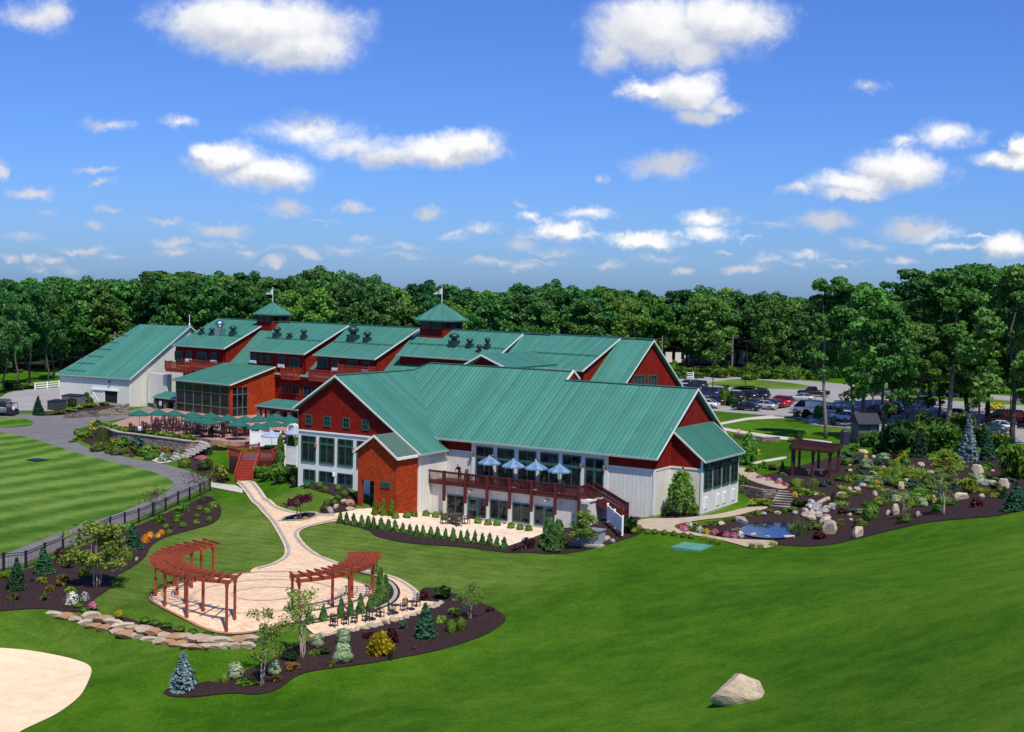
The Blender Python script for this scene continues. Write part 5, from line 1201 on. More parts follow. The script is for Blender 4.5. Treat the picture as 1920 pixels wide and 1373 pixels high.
# stone steps
def stone_steps(px_low, px_high, n, wid, label, zl=None, zh=None, rot=None):
    a, b = at(*px_low), at(*px_high)
    if zl is not None: a[2] = zl
    if zh is not None: b = atz(*px_high, zh)
    d = b - a; L = math.hypot(d[0], d[1]); rz = math.atan2(d[1], d[0]) - math.pi / 2; s = empty('stone_stair', a, rz, label, 'steps')
    for i in range(n):
        m = MB(); w = wid * (.95 + .1 * random.random()); m.box(-w / 2, w / 2, L * i / n, L * (i + 1) / n + .25, -.25 + d[2] * i / n, d[2] * (i + 1) / n); m.build('step', mat_st, s)
mat_st = mat_plain('grey_step_stone', (.42, .39, .35), .9, var=.2, scale=2)
stone_steps((318, 863), (382, 829), 9, 3.0, 'curving stone steps climbing from cart path to terrace', zl=.35, zh=T)
stone_steps((1462, 951), (1478, 919), 7, 1.7, 'grey stone garden steps by the sunroom wall')

# boulders of the front retaining wall
BM = [boulder_mesh('boulder', BOULD, s) for s in (3, 8)] + [boulder_mesh('boulder', BOULDO, 21), boulder_mesh('boulder', BOULDW, 31, 15, .02, .5), boulder_mesh('boulder', BOULDG, 5)]
fw = empty('boulder_wall', at(230, 1180), 0, 'curved retaining wall of big tan boulders in front of the pergola lawn', 'wall'); o_ = np.array(fw.location)
tp = [(105,1150),(130,1157),(158,1164),(185,1172),(212,1180),(240,1188),(268,1194),(296,1200),(324,1205),(352,1209),(380,1212),(408,1213),(434,1213),(455,1211)]
tp = [tuple(q) for q in np.stack([np.linspace(104, 456, 19), np.interp(np.linspace(104, 456, 19), [a for a, _ in tp], [b for _, b in tp])], 1)]
for i, (x, y) in enumerate(tp):
    for row in range(2 if i > 2 else 1):
        p = at(x + random.uniform(-4, 4) + (row % 2) * 9, y + 3 - row * 2); s = 36 * mpp(p) * random.uniform(.75, 1.35) * (1 if row < 2 else .85)
        b = link('boulder', random.choice(BM[:4]), fw); b.location = p - o_ + np.array([0, .05 + row * .3, -.14 + row * .27]); b.scale = (s * 1.12, s * .6, .44 * random.uniform(.75, 1.2)); b.rotation_euler = (random.uniform(-.1, .1), random.uniform(-.1, .1), random.uniform(-.3, .3) + (-.25 if i < 6 else 0))
# small border of stones along the café strip
st = empty('stone_border', at(690, 1178), 0, 'low border of pale stones edging the path with bistro chairs', 'border'); o_ = np.array(st.location); bl_ = [(590,1196),(627,1190),(678,1181),(730,1168),(781,1154),(826,1133)]; bl_ = chaikin([np.array(p) for p in bl_], 2, False)
for i, p in enumerate(bl_):
    p = at(*p); s = random.uniform(.5, .85); b = link('stone', BM[3] if i % 2 else BM[0], st); b.location = p - o_ + np.array([0, 0, -.1]); b.scale = (s, s * .7, s * .5); b.rotation_euler = (0, 0, random.uniform(0, 6))

def boulder(px, py, w, h, kind, label, rz=None, group=None, cat='boulder', tilt=0):
    p = at(px, py); k = mpp(p); o = link('boulder', BM[kind], None); o.location = p - np.array([0, 0, h * k * .16]); o.scale = (w * k * .92, w * k * .72, h * k * 1.0); o.rotation_euler = (tilt, 0, random.uniform(0, 6.28) if rz is None else rz); return props(o, label, cat, group)
big = link('boulder', boulder_mesh('boulder', mat_stone('cream_granite', (.62, .5, .37), 1.6), 9, 15, .016, .42)); p = at(1384, 1312); k = mpp(p); big.location = p - np.array([0, 0, .25]); big.scale = (116 * k, 84 * k, 66 * k); big.rotation_euler = (0, 0, .3); props(big, 'large pale boulder alone on the sloping lawn', 'boulder')
for a in ((1608,1008,26,26,3,'upright tan boulder at the lower tip of the rock garden'),(1556,1002,32,34,3,'tall pale boulder leaning over the pond corner'),(1548,983,32,18,3,'broad pale boulder behind the pond reeds'),(1679,966,20,26,3,'upright grey-white boulder above the round green shrub'),(1665,966,16,12,3,'squat boulder leaning on the upright grey-white one'),(1722,970,21,14,3,'cream boulder by itself in mulch below the slender tree'),(1801,937,32,17,3,'pale peaked boulder between slender tree and burgundy bush'),(1832,894,26,28,3,'tall white boulder at the top of the garden slope'),(1882,917,22,24,3,'tan slab boulder leaning beside the dark spruce'),(1853,910,34,13,4,'flat grey boulder beside the tan slab'),(1885,871,18,17,0,'tan boulder below the blue spruces'),(1900,872,14,16,0,'rusty boulder beside the tan one below the blue spruces'),(1770,860,11,19,3,'narrow white standing stone under the blue spruce'),(1727,875,15,10,3,'small white boulder uphill of the burgundy shrub'),(1699,870,22,11,3,'low white boulder beside the burgundy shrub'),(1618,850,22,9,3,'low white boulder at the back near the shed'),(1661,908,24,13,4,'smooth grey boulder by the orange lily clump'),(1614,914,26,11,4,'flat grey boulder beside the dark bench stone'),(1577,937,22,18,3,'cream boulder over the waterfall'),(1562,952,22,11,4,'grey boulder beside the waterfall'),(1390,980,30,14,4,'flat grey rock at the back corner of the pond'),(1412,1006,30,7,3,'long pale slab edging the pond front'),(1439,1010,20,7,3,'short pale slab edging the pond front'),(1478,1010,32,8,3,'long cream slab at the pond end'),(1431,966,18,8,4,'grey stone on the far pond edge'),(1458,964,16,7,3,'tan stone on the far pond edge'),(1491,965,18,9,4,'dark stone at the foot of the waterfall'),(1352,985,28,9,3,'tan flat rock left of the pond among flowers'),(1487,998,10,7,3,'small pale stone in the pond reeds'),(1462,905,14,10,4,'grey stone by the pink flower border'),(1594,885,14,7,3,'pale stone right of the maroon pergola'),(1640,895,18,12,0,'tan rock above the orange lilies'),(1703,905,20,9,3,'pale rock uphill from the lilies'),(1690,918,14,18,3,'cream rock stack below the grassy clump'),(1745,888,16,7,3,'small pale rock by the grassy slope'),(1768,895,20,8,4,'grey rock by the grassy slope'),(1640,930,14,12,3,'cream rock near the waterfall top'),(1660,945,12,8,3,'small cream rock below the waterfall top'),
          (619,962,19,14,4,'grey boulder at the foot of the portico bed'),(630,954,14,11,3,'pale boulder in the portico bed'),(655,948,24,14,2,'rusty flat boulder against the portico post'),(645,943,16,9,0,'tan boulder behind the pale one by the portico'),(657,957,20,9,0,'tan slab below the rusty boulder by the portico'),
          (1138,1013,18,11,0,'tan rock below the white vinyl screen'),(1148,1018,16,10,4,'grey rock at the tip of the screen bed'),(1127,1006,14,9,0,'brown rock beside the fire pit'),(262,1091-50,8,8,3,'small white stone among the shrubs by the fence'),(256,1052,9,9,3,'white stone near the lily clump')):
    if a[5].startswith('small white stone among'): continue
    boulder(*a)
# cascade of the waterfall
wf = empty('waterfall', at(1530, 965), 0, 'stepped rock waterfall spilling into the pond', 'waterfall'); o_ = np.array(wf.location)
for i in range(34):
    x, y = random.uniform(1508, 1560), random.uniform(938, 976); p = at(x, y); s = random.uniform(.45, 1.0); b = link('stone', BM[random.choice((4, 4, 0, 3))], wf); b.location = p - o_ + np.array([0, 0, -.05]); b.scale = (s, s * .8, s * .5); b.rotation_euler = (0, 0, random.uniform(0, 6))
m = MB(); rw = random.Random(3)
for k in range(9):
    x = 1526 + rw.uniform(-7, 9); y = 945 + k * 3.2; a = at(x, y); a[2] += .32 - .02 * k; n = np.array([rw.uniform(.06, .16), 0, 0]); c = a + np.array([rw.uniform(-.1, .1), -.35, -.34]); m.hexa([c - o_ - n, c - o_ + n, c - o_ + n + (0, .05, 0), c - o_ - n + (0, .05, 0)], [a - o_ - n, a - o_ + n, a - o_ + n + (0, .05, 0), a - o_ - n + (0, .05, 0)])
m.build('water', mat_plain('falling_water', (.4, .45, .5), .12), wf)

# ------------------------------------------------------------------ furniture
WOODF = mat_wood('dark_terrace_wood', (.055, .014, .016)); IRON = mat_plain('dark_bronze_metal', (.06, .04, .04), .45, .3)
CANG = mat_plain('green_canopy', (.008, .105, .078), .75, var=.1); CANB = mat_plain('light_blue_canopy', (.17, .28, .42), .75, var=.08); CANS = mat_plain('pale_blue_canopy', (.3, .37, .5), .75, var=.06); CANB2 = mat_plain('mid_blue_canopy', (.1, .19, .32), .75, var=.08); POLEW = mat_plain('pale_wood_pole', (.45, .36, .25), .6)
def canopy_mesh(mats, n=8, r=1.0, drop=.42):
    m = MB(); 
    for k in range(n):
        t0, t1 = 2 * math.pi * k / n, 2 * math.pi * (k + 1) / n; tm = (t0 + t1) / 2; P = lambda q, t, z: (q * math.cos(t), q * math.sin(t), z); mi = k % len(mats)
        a, b = (.55, t0), (.55, t1)
        m.face([P(.1, t0, 0), P(.55 * r, t0, -drop * .5), P(.53 * r, tm, -drop * .56), P(.55 * r, t1, -drop * .5), P(.1, t1, 0)], mi)
        m.face([P(.55 * r, t0, -drop * .5), P(r, t0, -drop), P(.92 * r, tm, -drop * .97), P(.53 * r, tm, -drop * .56)], mi); m.face([P(.53 * r, tm, -drop * .56), P(.92 * r, tm, -drop * .97), P(r, t1, -drop), P(.55 * r, t1, -drop * .5)], mi)
        m.face([P(r, t0, -drop), P(r, t0, -drop - .09), P(.92 * r, tm, -drop * .97 - .09), P(.92 * r, tm, -drop * .97)], mi); m.face([P(.92 * r, tm, -drop * .97), P(.92 * r, tm, -drop * .97 - .09), P(r, t1, -drop - .09), P(r, t1, -drop)], mi)
    m.lathe([(.18, -.06), (.02, .1)], 8, (0, 0, .0), 0); return m.mesh('canopy', mats)
def pole_mesh(h): m = MB(); m.tube([(0, 0, 0), (0, 0, h)], .03, 6); m.lathe([(.28, 0), (.28, .06), (.06, .1)], 10); m.lathe([(.04, 0), (.05, .05), (.01, .1)], 6, (0, 0, h)); return m.mesh('pole', POLEW)
cg, cb, cs, pm = canopy_mesh([CANG]), canopy_mesh([CANB, CANB2], 12), canopy_mesh([CANS]), pole_mesh(2.62)
def umbrella(p, r, mesh, label, group, h=2.6, rz=0):
    o = empty('umbrella', p, rz, label, 'umbrella', group); c = link('canopy', mesh, o, (0, 0, h)); c.scale = (r, r, 1.35 if r > 1 else 1.0); link('pole', pm, o).scale = (1, 1, h / 2.6); return o
for i, (x, y) in enumerate(((918, 856), (962.8, 861.8), (1005, 865.5), (1049, 871))):
    q = W.on('v', 97.95, x, y); umbrella(W.w((q[0], 97.95, ZD)), 1.04, cb, '%s blue striped umbrella on the raised deck, counting from the portico' % ORD[i].capitalize() if False else ORD[i] + ' blue umbrella along the raised deck counting from the portico', 'blue umbrellas on the raised deck', q[2] - ZD, rz=i * .3)
GU = [(261.8,769),(296.8,768),(327,769.5),(361,772),(395,774),(426.6,778),(459.7,780.5),(486,779),(516.5,775.8),(543,779.6),(363,779.6),(391.5,784),(446,788),(484,794),(511,788),(545,788)]
gu_l = ['the barn end of the back row', 'the second place of the back row', 'the third place of the back row', 'the fourth place of the back row', 'front of the glazed corner post', 'front of the orange shingle wall', 'the gap between glazed room and porch', 'front of the first porch pier', 'front of the middle porch piers', 'the hall corner in the back row', 'the barn end of the middle row', 'the second place of the middle row', 'the middle of the front row', 'the front corner above the white fence', 'the place behind the white fence end', 'the spot tight against the hall gable']
TZ = 2.35
for i, (x, y) in enumerate(GU):
    p = atz(x, y, T + TZ); p[2] = T; umbrella(p, 1.42, cg, 'dark green terrace umbrella at ' + gu_l[i] if not gu_l[i].startswith('front') else 'dark green terrace umbrella in ' + gu_l[i], 'green umbrellas on the restaurant terrace', TZ, rz=i * .4)
for x, y, l in ((509.6, 808, 'pale blue umbrella behind the white terrace fence'), (553, 803, 'pale blue umbrella tucked against the hall gable')):
    p = atz(x, y, T + 2.3); p[2] = T; umbrella(p, 1.2, cs, l, None, 2.3)
def chair_mesh(mat):
    m = MB(); m.box(-.25, .25, -.25, .25, .4, .45)
    for x in (-.22, .22):
        for y in (-.22, .22): m.box(x - .03, x + .03, y - .03, y + .03, 0, .4 if y < 0 else 1.1)
        m.box(x - .035, x + .035, -.24, .22, .62, .66)
        m.box(x - .025, x + .025, -.24, -.2, .4, .62)
    for z in (.55, .7, .85, .98): m.box(-.22, .22, .2, .24, z, z + .09)
    m.tube([(-.22, .22, 1.08), (-.1, .22, 1.17), (.1, .22, 1.17), (.22, .22, 1.08)], .04, 5); return m.mesh('chair', mat)
def table_mesh(mat, r=.55, h=.74, rect=None):
    m = MB()
    if rect: m.box(-rect[0], rect[0], -rect[1], rect[1], h - .05, h); [m.box(x - .04, x + .04, y - .04, y + .04, 0, h - .05) for x in (-rect[0] + .1, rect[0] - .1) for y in (-rect[1] + .1, rect[1] - .1)]
    else: m.lathe([(r, h - .04), (r, h)], 16); m.lathe([(.04, .03), (.04, h - .04)], 8); m.lathe([(.3, 0), (.3, .03)], 10)
    return m.mesh('table', mat)
wc, wt, ic, it = chair_mesh(WOODF), table_mesh(WOODF, rect=(.65, .5)), chair_mesh(IRON), table_mesh(IRON, .45)
ic.name = 'metal_chair'
TB = [(258,812),(283,808),(305,812),(330,808),(348,815),(368,812),(388,818),(408,820),(430,812),(450,818),(300,798),(325,796),(352,800),(380,802),(410,803),(440,804),(470,812)]
tb_l = ['with three guests at the barn end', 'just behind the rim hedge at the barn end', 'third along the rim hedge', 'fourth along the rim hedge', 'fifth along the rim hedge', 'sixth along the rim hedge', 'seventh along the rim hedge', 'with one guest near the stone steps', 'beside the stone steps', 'closest to the white fence', 'first in the row under the umbrellas', 'second in the row under the umbrellas', 'third in the row under the umbrellas', 'fourth in the row under the umbrellas', 'fifth in the row under the umbrellas', 'sixth in the row under the umbrellas', 'last in the row under the umbrellas']
for i, (x, y) in enumerate(TB):
    p = atz(x, y, T); o = link('terrace_table', wt); o.location = p; o.rotation_euler = (0, 0, R(-30) + i * .2); props(o, 'dark wooden terrace table ' + tb_l[i], 'table', 'tables on the restaurant terrace')
    for j in range(4):
        a = R(-30) + i * .2 + j * math.pi / 2; d = 1.02 if j % 2 == 0 else .9; c = link('terrace_chair', wc); c.location = p + np.array([math.cos(a) * d, math.sin(a) * d, 0]); c.rotation_euler = (0, 0, a - math.pi / 2); props(c, 'dark wooden armchair set at a restaurant terrace table', 'chair', 'dark wooden chairs of the restaurant terrace')
# bar-like awning at the dining room door
# deck tables and chairs behind the railing
for i in range(5):
    u = DU0 + 5.2 + i * 2.05; o = link('deck_table', it); o.location = W.w((u, 97.9, ZD)); props(o, '%s dark metal table behind the deck railing counting from the portico' % ORD[i], 'table', 'tables on the raised deck')
    for j in (-1, 1): c = link('deck_chair', ic); c.location = W.w((u + j * .72, 97.9, ZD)); c.rotation_euler = (0, 0, R(-32) - j * math.pi / 2); props(c, 'dark metal chair behind the deck railing', 'chair', 'metal chairs on the raised deck')
# patio set
p = at(853, 985); p[2] += .1; o = link('patio_table', it); o.location = p; o.scale = (1.5, 1.5, 1); props(o, 'round dark metal table on the lower cream patio', 'table')
for a, l in ((200, 'portico'), (20, 'stair'), (110, 'hall'), (290, 'lawn')):
    c = link('patio_chair', ic); t = R(a); c.location = p + np.array([math.cos(t), math.sin(t), 0]) * 1.0; c.rotation_euler = (0, 0, t - math.pi / 2); props(c, 'dark metal chair on the %s side of the round patio table' % l, 'chair')
# bistro sets on the paved strip
for i, (x, y, k) in enumerate(((626,1178,'c'),(647,1174,'c'),(664,1171,'c'),(686,1168,'c'),(698,1165,'t'),(713,1160,'c'),(733,1156,'c'),(741,1153,'t'),(757,1148,'c'),(772,1146,'t'),(781,1140,'c'))):
    p = at(x, y); p[2] += .1; o = link('bistro_chair' if k == 'c' else 'bistro_table', ic if k == 'c' else it); o.location = p; o.scale = (.74,) * 3; o.rotation_euler = (0, 0, R(160) + i * .9)
    props(o, ('%s bistro chair' % ORD[[q for q in (0, 1, 2, 3, 5, 6, 8, 10)].index(i)] if k == 'c' else '%s small round bistro table' % ORD[[4, 7, 9].index(i)]) + ' along the paved strip counting from the young trees', 'chair' if k == 'c' else 'table', 'bistro furniture on the paved strip')

# ------------------------------------------------------------------ small fittings
GREENH = mat_plain('green_utility_lid', (.09, .27, .2), .6)
def lid(px, w, d, label, mat=GREENH, rz=R(-32)):
    p = at(*px); m = MB(); m.box(-w / 2, -.02, -d / 2, d / 2, -.05, .14); m.box(.02, w / 2, -d / 2, d / 2, -.05, .14); m.box(-w / 2 - .05, w / 2 + .05, -d / 2 - .05, d / 2 + .05, -.1, .09); o = m.build('utility_hatch', mat, None, loc=p, rz=rz); props(o, label, 'hatch')
lid((1297, 1027), 2.3, 2.4, 'flat green double hatch in the lawn below the walk'); lid((70, 864), 1.9, 1.6, 'dark square drain grate set in the striped fairway', BLACKM)
for x, y, l, h, c in ((733, 1238, 'short black bollard light by the yellow shrub', 17, 0), (777, 1220, 'tiny rusty marker post in the front bed', 8, 1), (60, 1092, 'small dark path light between the fence shrubs', 8, 0), (227, 1026, 'short red-brown post beside the birch clump', 17, 1)):
    p = at(x, y); k = mpp(p); m = MB(); m.lathe([(.12, -.1), (.12, h * k * .6), (.08, h * k * .62), (.08, h * k * .75), (.14, h * k * .78), (.12, h * k)], 10); o = m.build('bollard_light', BLACKM if c == 0 else DECKRED, None, loc=p); props(o, l, 'light')
p = at(1110, 1020); r_ = empty('utility_cabinet', p, R(-28), 'grey equipment cabinet on a pale pad in the shrub bed', 'cabinet'); m = MB(); m.box(-.9, .9, -.55, .55, .05, 1.15); m.build('body', mat_plain('grey_enamel', (.3, .32, .36), .5), r_); m = MB(); m.box(-1.6, 1.3, -1.0, .9, -.2, .12); m.build('pad', CONC, r_); m = MB(); m.box(-.98, .98, -.62, .62, 1.15, 1.22); m.build('lid', mat_plain('grey_lid', (.22, .23, .26), .5), r_)
# ------------------------------------------------------------------ planting
L_GREEN = mat_leaf('bright_green_leaves', (.06, .15, .015), (.16, .29, .035)); L_LIME = mat_leaf('lime_leaves', (.14, .24, .02), (.34, .42, .06)); L_DARK = mat_leaf('deep_green_leaves', (.015, .05, .012), (.045, .11, .025)); L_OLIVE = mat_leaf('olive_leaves', (.07, .1, .02), (.16, .2, .05)); L_GOLD = mat_leaf('golden_leaves', (.33, .28, .01), (.62, .52, .03)); L_BURG = mat_leaf('burgundy_leaves', (.05, .008, .014), (.13, .02, .03)); L_PLUM = mat_leaf('dusky_plum_leaves', (.045, .018, .022), (.1, .045, .045)); L_VAR = mat_leaf('variegated_leaves', (.2, .3, .12), (.5, .58, .36)); L_BLUE = mat_leaf('blue_spruce_needles', (.1, .16, .17), (.26, .36, .38), 3, .1); L_SPRUCE = mat_leaf('spruce_needles', (.018, .075, .035), (.05, .15, .075), 3, .1); L_DSP = mat_leaf('dark_spruce_needles', (.012, .045, .018), (.03, .085, .03), 3, .1); L_BLUEG = mat_leaf('blue_green_leaves', (.04, .11, .07), (.1, .19, .12)); L_RUST = mat_leaf('rusty_leaves', (.16, .1, .02), (.36, .24, .05)); L_WHITE = mat_leaf('white_bloom', (.6, .6, .55), (.8, .8, .76)); L_PINK = mat_leaf('pink_bloom', (.6, .1, .22), (.8, .28, .42)); L_YEL = mat_leaf('yellow_bloom', (.7, .5, .02), (.85, .72, .08)); L_ORA = mat_leaf('orange_bloom', (.75, .3, .01), (.9, .5, .03)); L_ARB = mat_leaf('arborvitae_sprays', (.055, .14, .03), (.14, .27, .06), 2); L_ARBY = mat_leaf('golden_arborvitae_sprays', (.09, .13, .012), (.24, .27, .03), 2); L_REED = mat_leaf('reed_blades', (.06, .12, .03), (.14, .22, .06)); L_MAPLE = mat_leaf('red_maple_leaves', (.06, .01, .02), (.16, .02, .05))
BARK = mat_plain('grey_brown_bark', (.1, .08, .065), .95, var=.4, scale=5, bump=.02); BIRCHB = mat_plain('pale_birch_bark', (.38, .3, .24), .85, var=.35, scale=6); LTRUNK = mat_plain('light_grey_trunk', (.22, .19, .16), .9, var=.3, scale=4)
L_BOX = mat_leaf('boxwood_leaves', (.085, .18, .018), (.19, .31, .045)); PROTO = {
 'box': round_bush('boxwood', L_BOX, 700, .1, 2, .05), 'boxlime': round_bush('shrub', L_LIME, 600, .12, 3, .1), 'round': round_bush('shrub', L_GREEN, 620, .13, 4, .14), 'rounddark': round_bush('shrub', L_DARK, 620, .13, 5, .14), 'olive': loose_bush('shrub', L_OLIVE, 560, .13, 6), 'loose': loose_bush('shrub', L_GREEN, 620, .13, 7), 'loosedark': loose_bush('shrub', L_DARK, 680, .12, 8), 'loosebig': loose_bush('shrub', L_GREEN, 1900, .075, 9, 26),
 'lime': loose_bush('shrub', L_LIME, 560, .13, 10), 'gold': loose_bush('shrub', L_GOLD, 1100, .085, 11, 24, 3.2, rr=(.1, .18)), 'burg': loose_bush('shrub', L_BURG, 560, .13, 12), 'plum': loose_bush('shrub', L_PLUM, 620, .11, 13), 'var': round_bush('shrub', L_VAR, 520, .14, 14, .16), 'rust': round_bush('shrub', L_OLIVE, 380, .13, 15, .14), 'blueg': loose_bush('shrub', L_BLUEG, 560, .12, 16), 'rusty': loose_bush('shrub', L_RUST, 520, .13, 17), 'whitefl': flower_mesh('flower', L_GREEN, L_WHITE, 340, 18, .8), 'pinkfl': flower_mesh('flower', L_GREEN, L_PINK, 320, 19, .9), 'yelfl': flower_mesh('flower', L_GREEN, L_YEL, 320, 20, 1.0), 'orafl': flower_mesh('flower', L_GREEN, L_ORA, 360, 21, 1.5), 'arb': cone_bush('arborvitae', L_ARB, 520, .12, 22, .75), 'arbbig': cone_bush('arborvitae', L_ARB, 1300, .075, 23, .55), 'arby': cone_bush('arborvitae', L_ARBY, 1000, .085, 24, .55), 'blue': spruce_mesh('blue_spruce', L_BLUE, 15, 25), 'spruce': spruce_mesh('spruce', L_SPRUCE, 16, 26), 'dspruce': spruce_mesh('spruce', L_DSP, 16, 27), 'reed': blade_mesh('reeds', L_REED, 190, 28, .45, .012), 'blade': blade_mesh('grass_clump', L_LIME, 110, 29, .8, .022), 'lily': blade_mesh('daylily', L_GREEN, 110, 30, .8, .03, L_ORA, .3), 'mound': round_bush('shrub', L_GREEN, 420, .17, 31, .2)}
NAMES = {'box': ('boxwood', 'shrub'), 'blue': ('blue_spruce', 'tree'), 'spruce': ('spruce', 'tree'), 'dspruce': ('spruce', 'tree'), 'arb': ('arborvitae', 'shrub'), 'arbbig': ('arborvitae', 'shrub'), 'arby': ('arborvitae', 'shrub'), 'reed': ('reeds', 'plant'), 'blade': ('grass_clump', 'plant'), 'lily': ('daylily', 'flower'), 'whitefl': ('flower', 'flower'), 'pinkfl': ('flower', 'flower'), 'yelfl': ('flower', 'flower'), 'orafl': ('flower', 'flower')}
_rp = random.Random(99)
def plant(kind, px, py, w, h, label, group=None, p=None):
    p = at(px, py) if p is None else p; k = mpp(p); n, c = NAMES.get(kind, ('shrub', 'shrub')); o = link(n, PROTO[kind]); sink = .06
    o.location = p - np.array([0, 0, h * k * sink]); o.scale = (w * k * 1.02, w * k * 1.02, h * k * 1.04); e_ = .1 if n == 'shrub' else .04; o.rotation_euler = (_rp.uniform(-e_, e_), _rp.uniform(-e_, e_), _rp.uniform(0, 6.28)); a_ = _rp.uniform(.88, 1.12) if n == 'shrub' else 1; o.scale = (w * k * 1.02 * a_, w * k * 1.02 / a_, h * k * 1.04); return props(o, label, c, group)
# rows
A_row = [(637.6,981),(650,983),(663.6,985.5),(677.7,988),(690.8,990),(701,992),(715,994),(728,996),(741.5,998.5),(754.6,1000.5),(768,1003.5),(781,1006),(793,1007.5),(808,1009),(821,1010.5),(835,1012.5),(850,1015),(864,1016.5),(875.7,1018),(890,1020),(904,1022),(917.6,1024),(931,1026.5),(945,1029)]
for i, (x, y) in enumerate(A_row): plant('arb', x, y, 13 + _rp.uniform(-2, 2), 25 + _rp.uniform(-3, 3), '%s small pointed arborvitae in the row along the patio, counting from the portico path' % ORD[i], 'arborvitae row along the patio')
for i, (x, y) in enumerate([(741.5,973.5),(762.6,973),(776,970.5),(798.5,970),(816.6,972.5),(834.5,975.5),(852,978),(896,983.5),(915,986.5),(932,987.5),(958,992.5),(975,995.5),(991.5,997.5)]): plant('box', x, y, 15.5, 13.5, '%s clipped round boxwood along the hall wall, counting from the portico corner' % ORD[i], 'boxwoods along the hall wall')
for i, (x, y) in enumerate([(1214,1001),(1228,1001.5),(1246,1003),(1263.5,1005),(1281,1008),(1295,1010)]): plant('box', x, y, 11.5, 10, '%s small round boxwood along the tan walk, counting from the deck stair' % ORD[i], 'boxwoods along the tan walk')
for i, (x, y, w, h) in enumerate([(580,1170,17,32),(606,1166,18,34),(639,1160,17,42),(658,1157,15,36),(676,1152,18,42),(694,1147,17,36),(706,1138,18,40),(716,1128,22,58),(724,1118,20,44),(713,1095,15,34),(703,1079,14,30)]): plant('arb', x, y, w, h, '%s arborvitae in the arc beside the shorter pergola, counting from the young trees' % ORD[i], 'arborvitae arc beside the pergola')
for i, (x, y) in enumerate([(272,1166),(291,1172),(313,1177),(337,1183),(362,1189),(390,1193),(418,1198)]): plant('mound', x, y, 19, 10, '%s low mound above the boulder wall, counting from the yellow flower pot' % ORD[i], 'low mounds above the boulder wall')
for i, (x, y) in enumerate([(707,880+78),(719,958),(734,957)][:3]): plant('arby', 704 + i * 14.5, 968 - 1 + i * 1, 15, 33 - i * -1, '%s pointed green-gold arborvitae against the portico front' % ORD[i], 'pointed arborvitae at the portico')
for i, (x, y, w, h) in enumerate([(525,866,17,56),(538,842,12,36),(547,845,13,38)]): plant('arbbig', x, y, w, h, ['tallest', 'middle', 'last'][i] + ' dark pointed evergreen by the white panels at the hall gable', p=atz(x, y, 1.9))
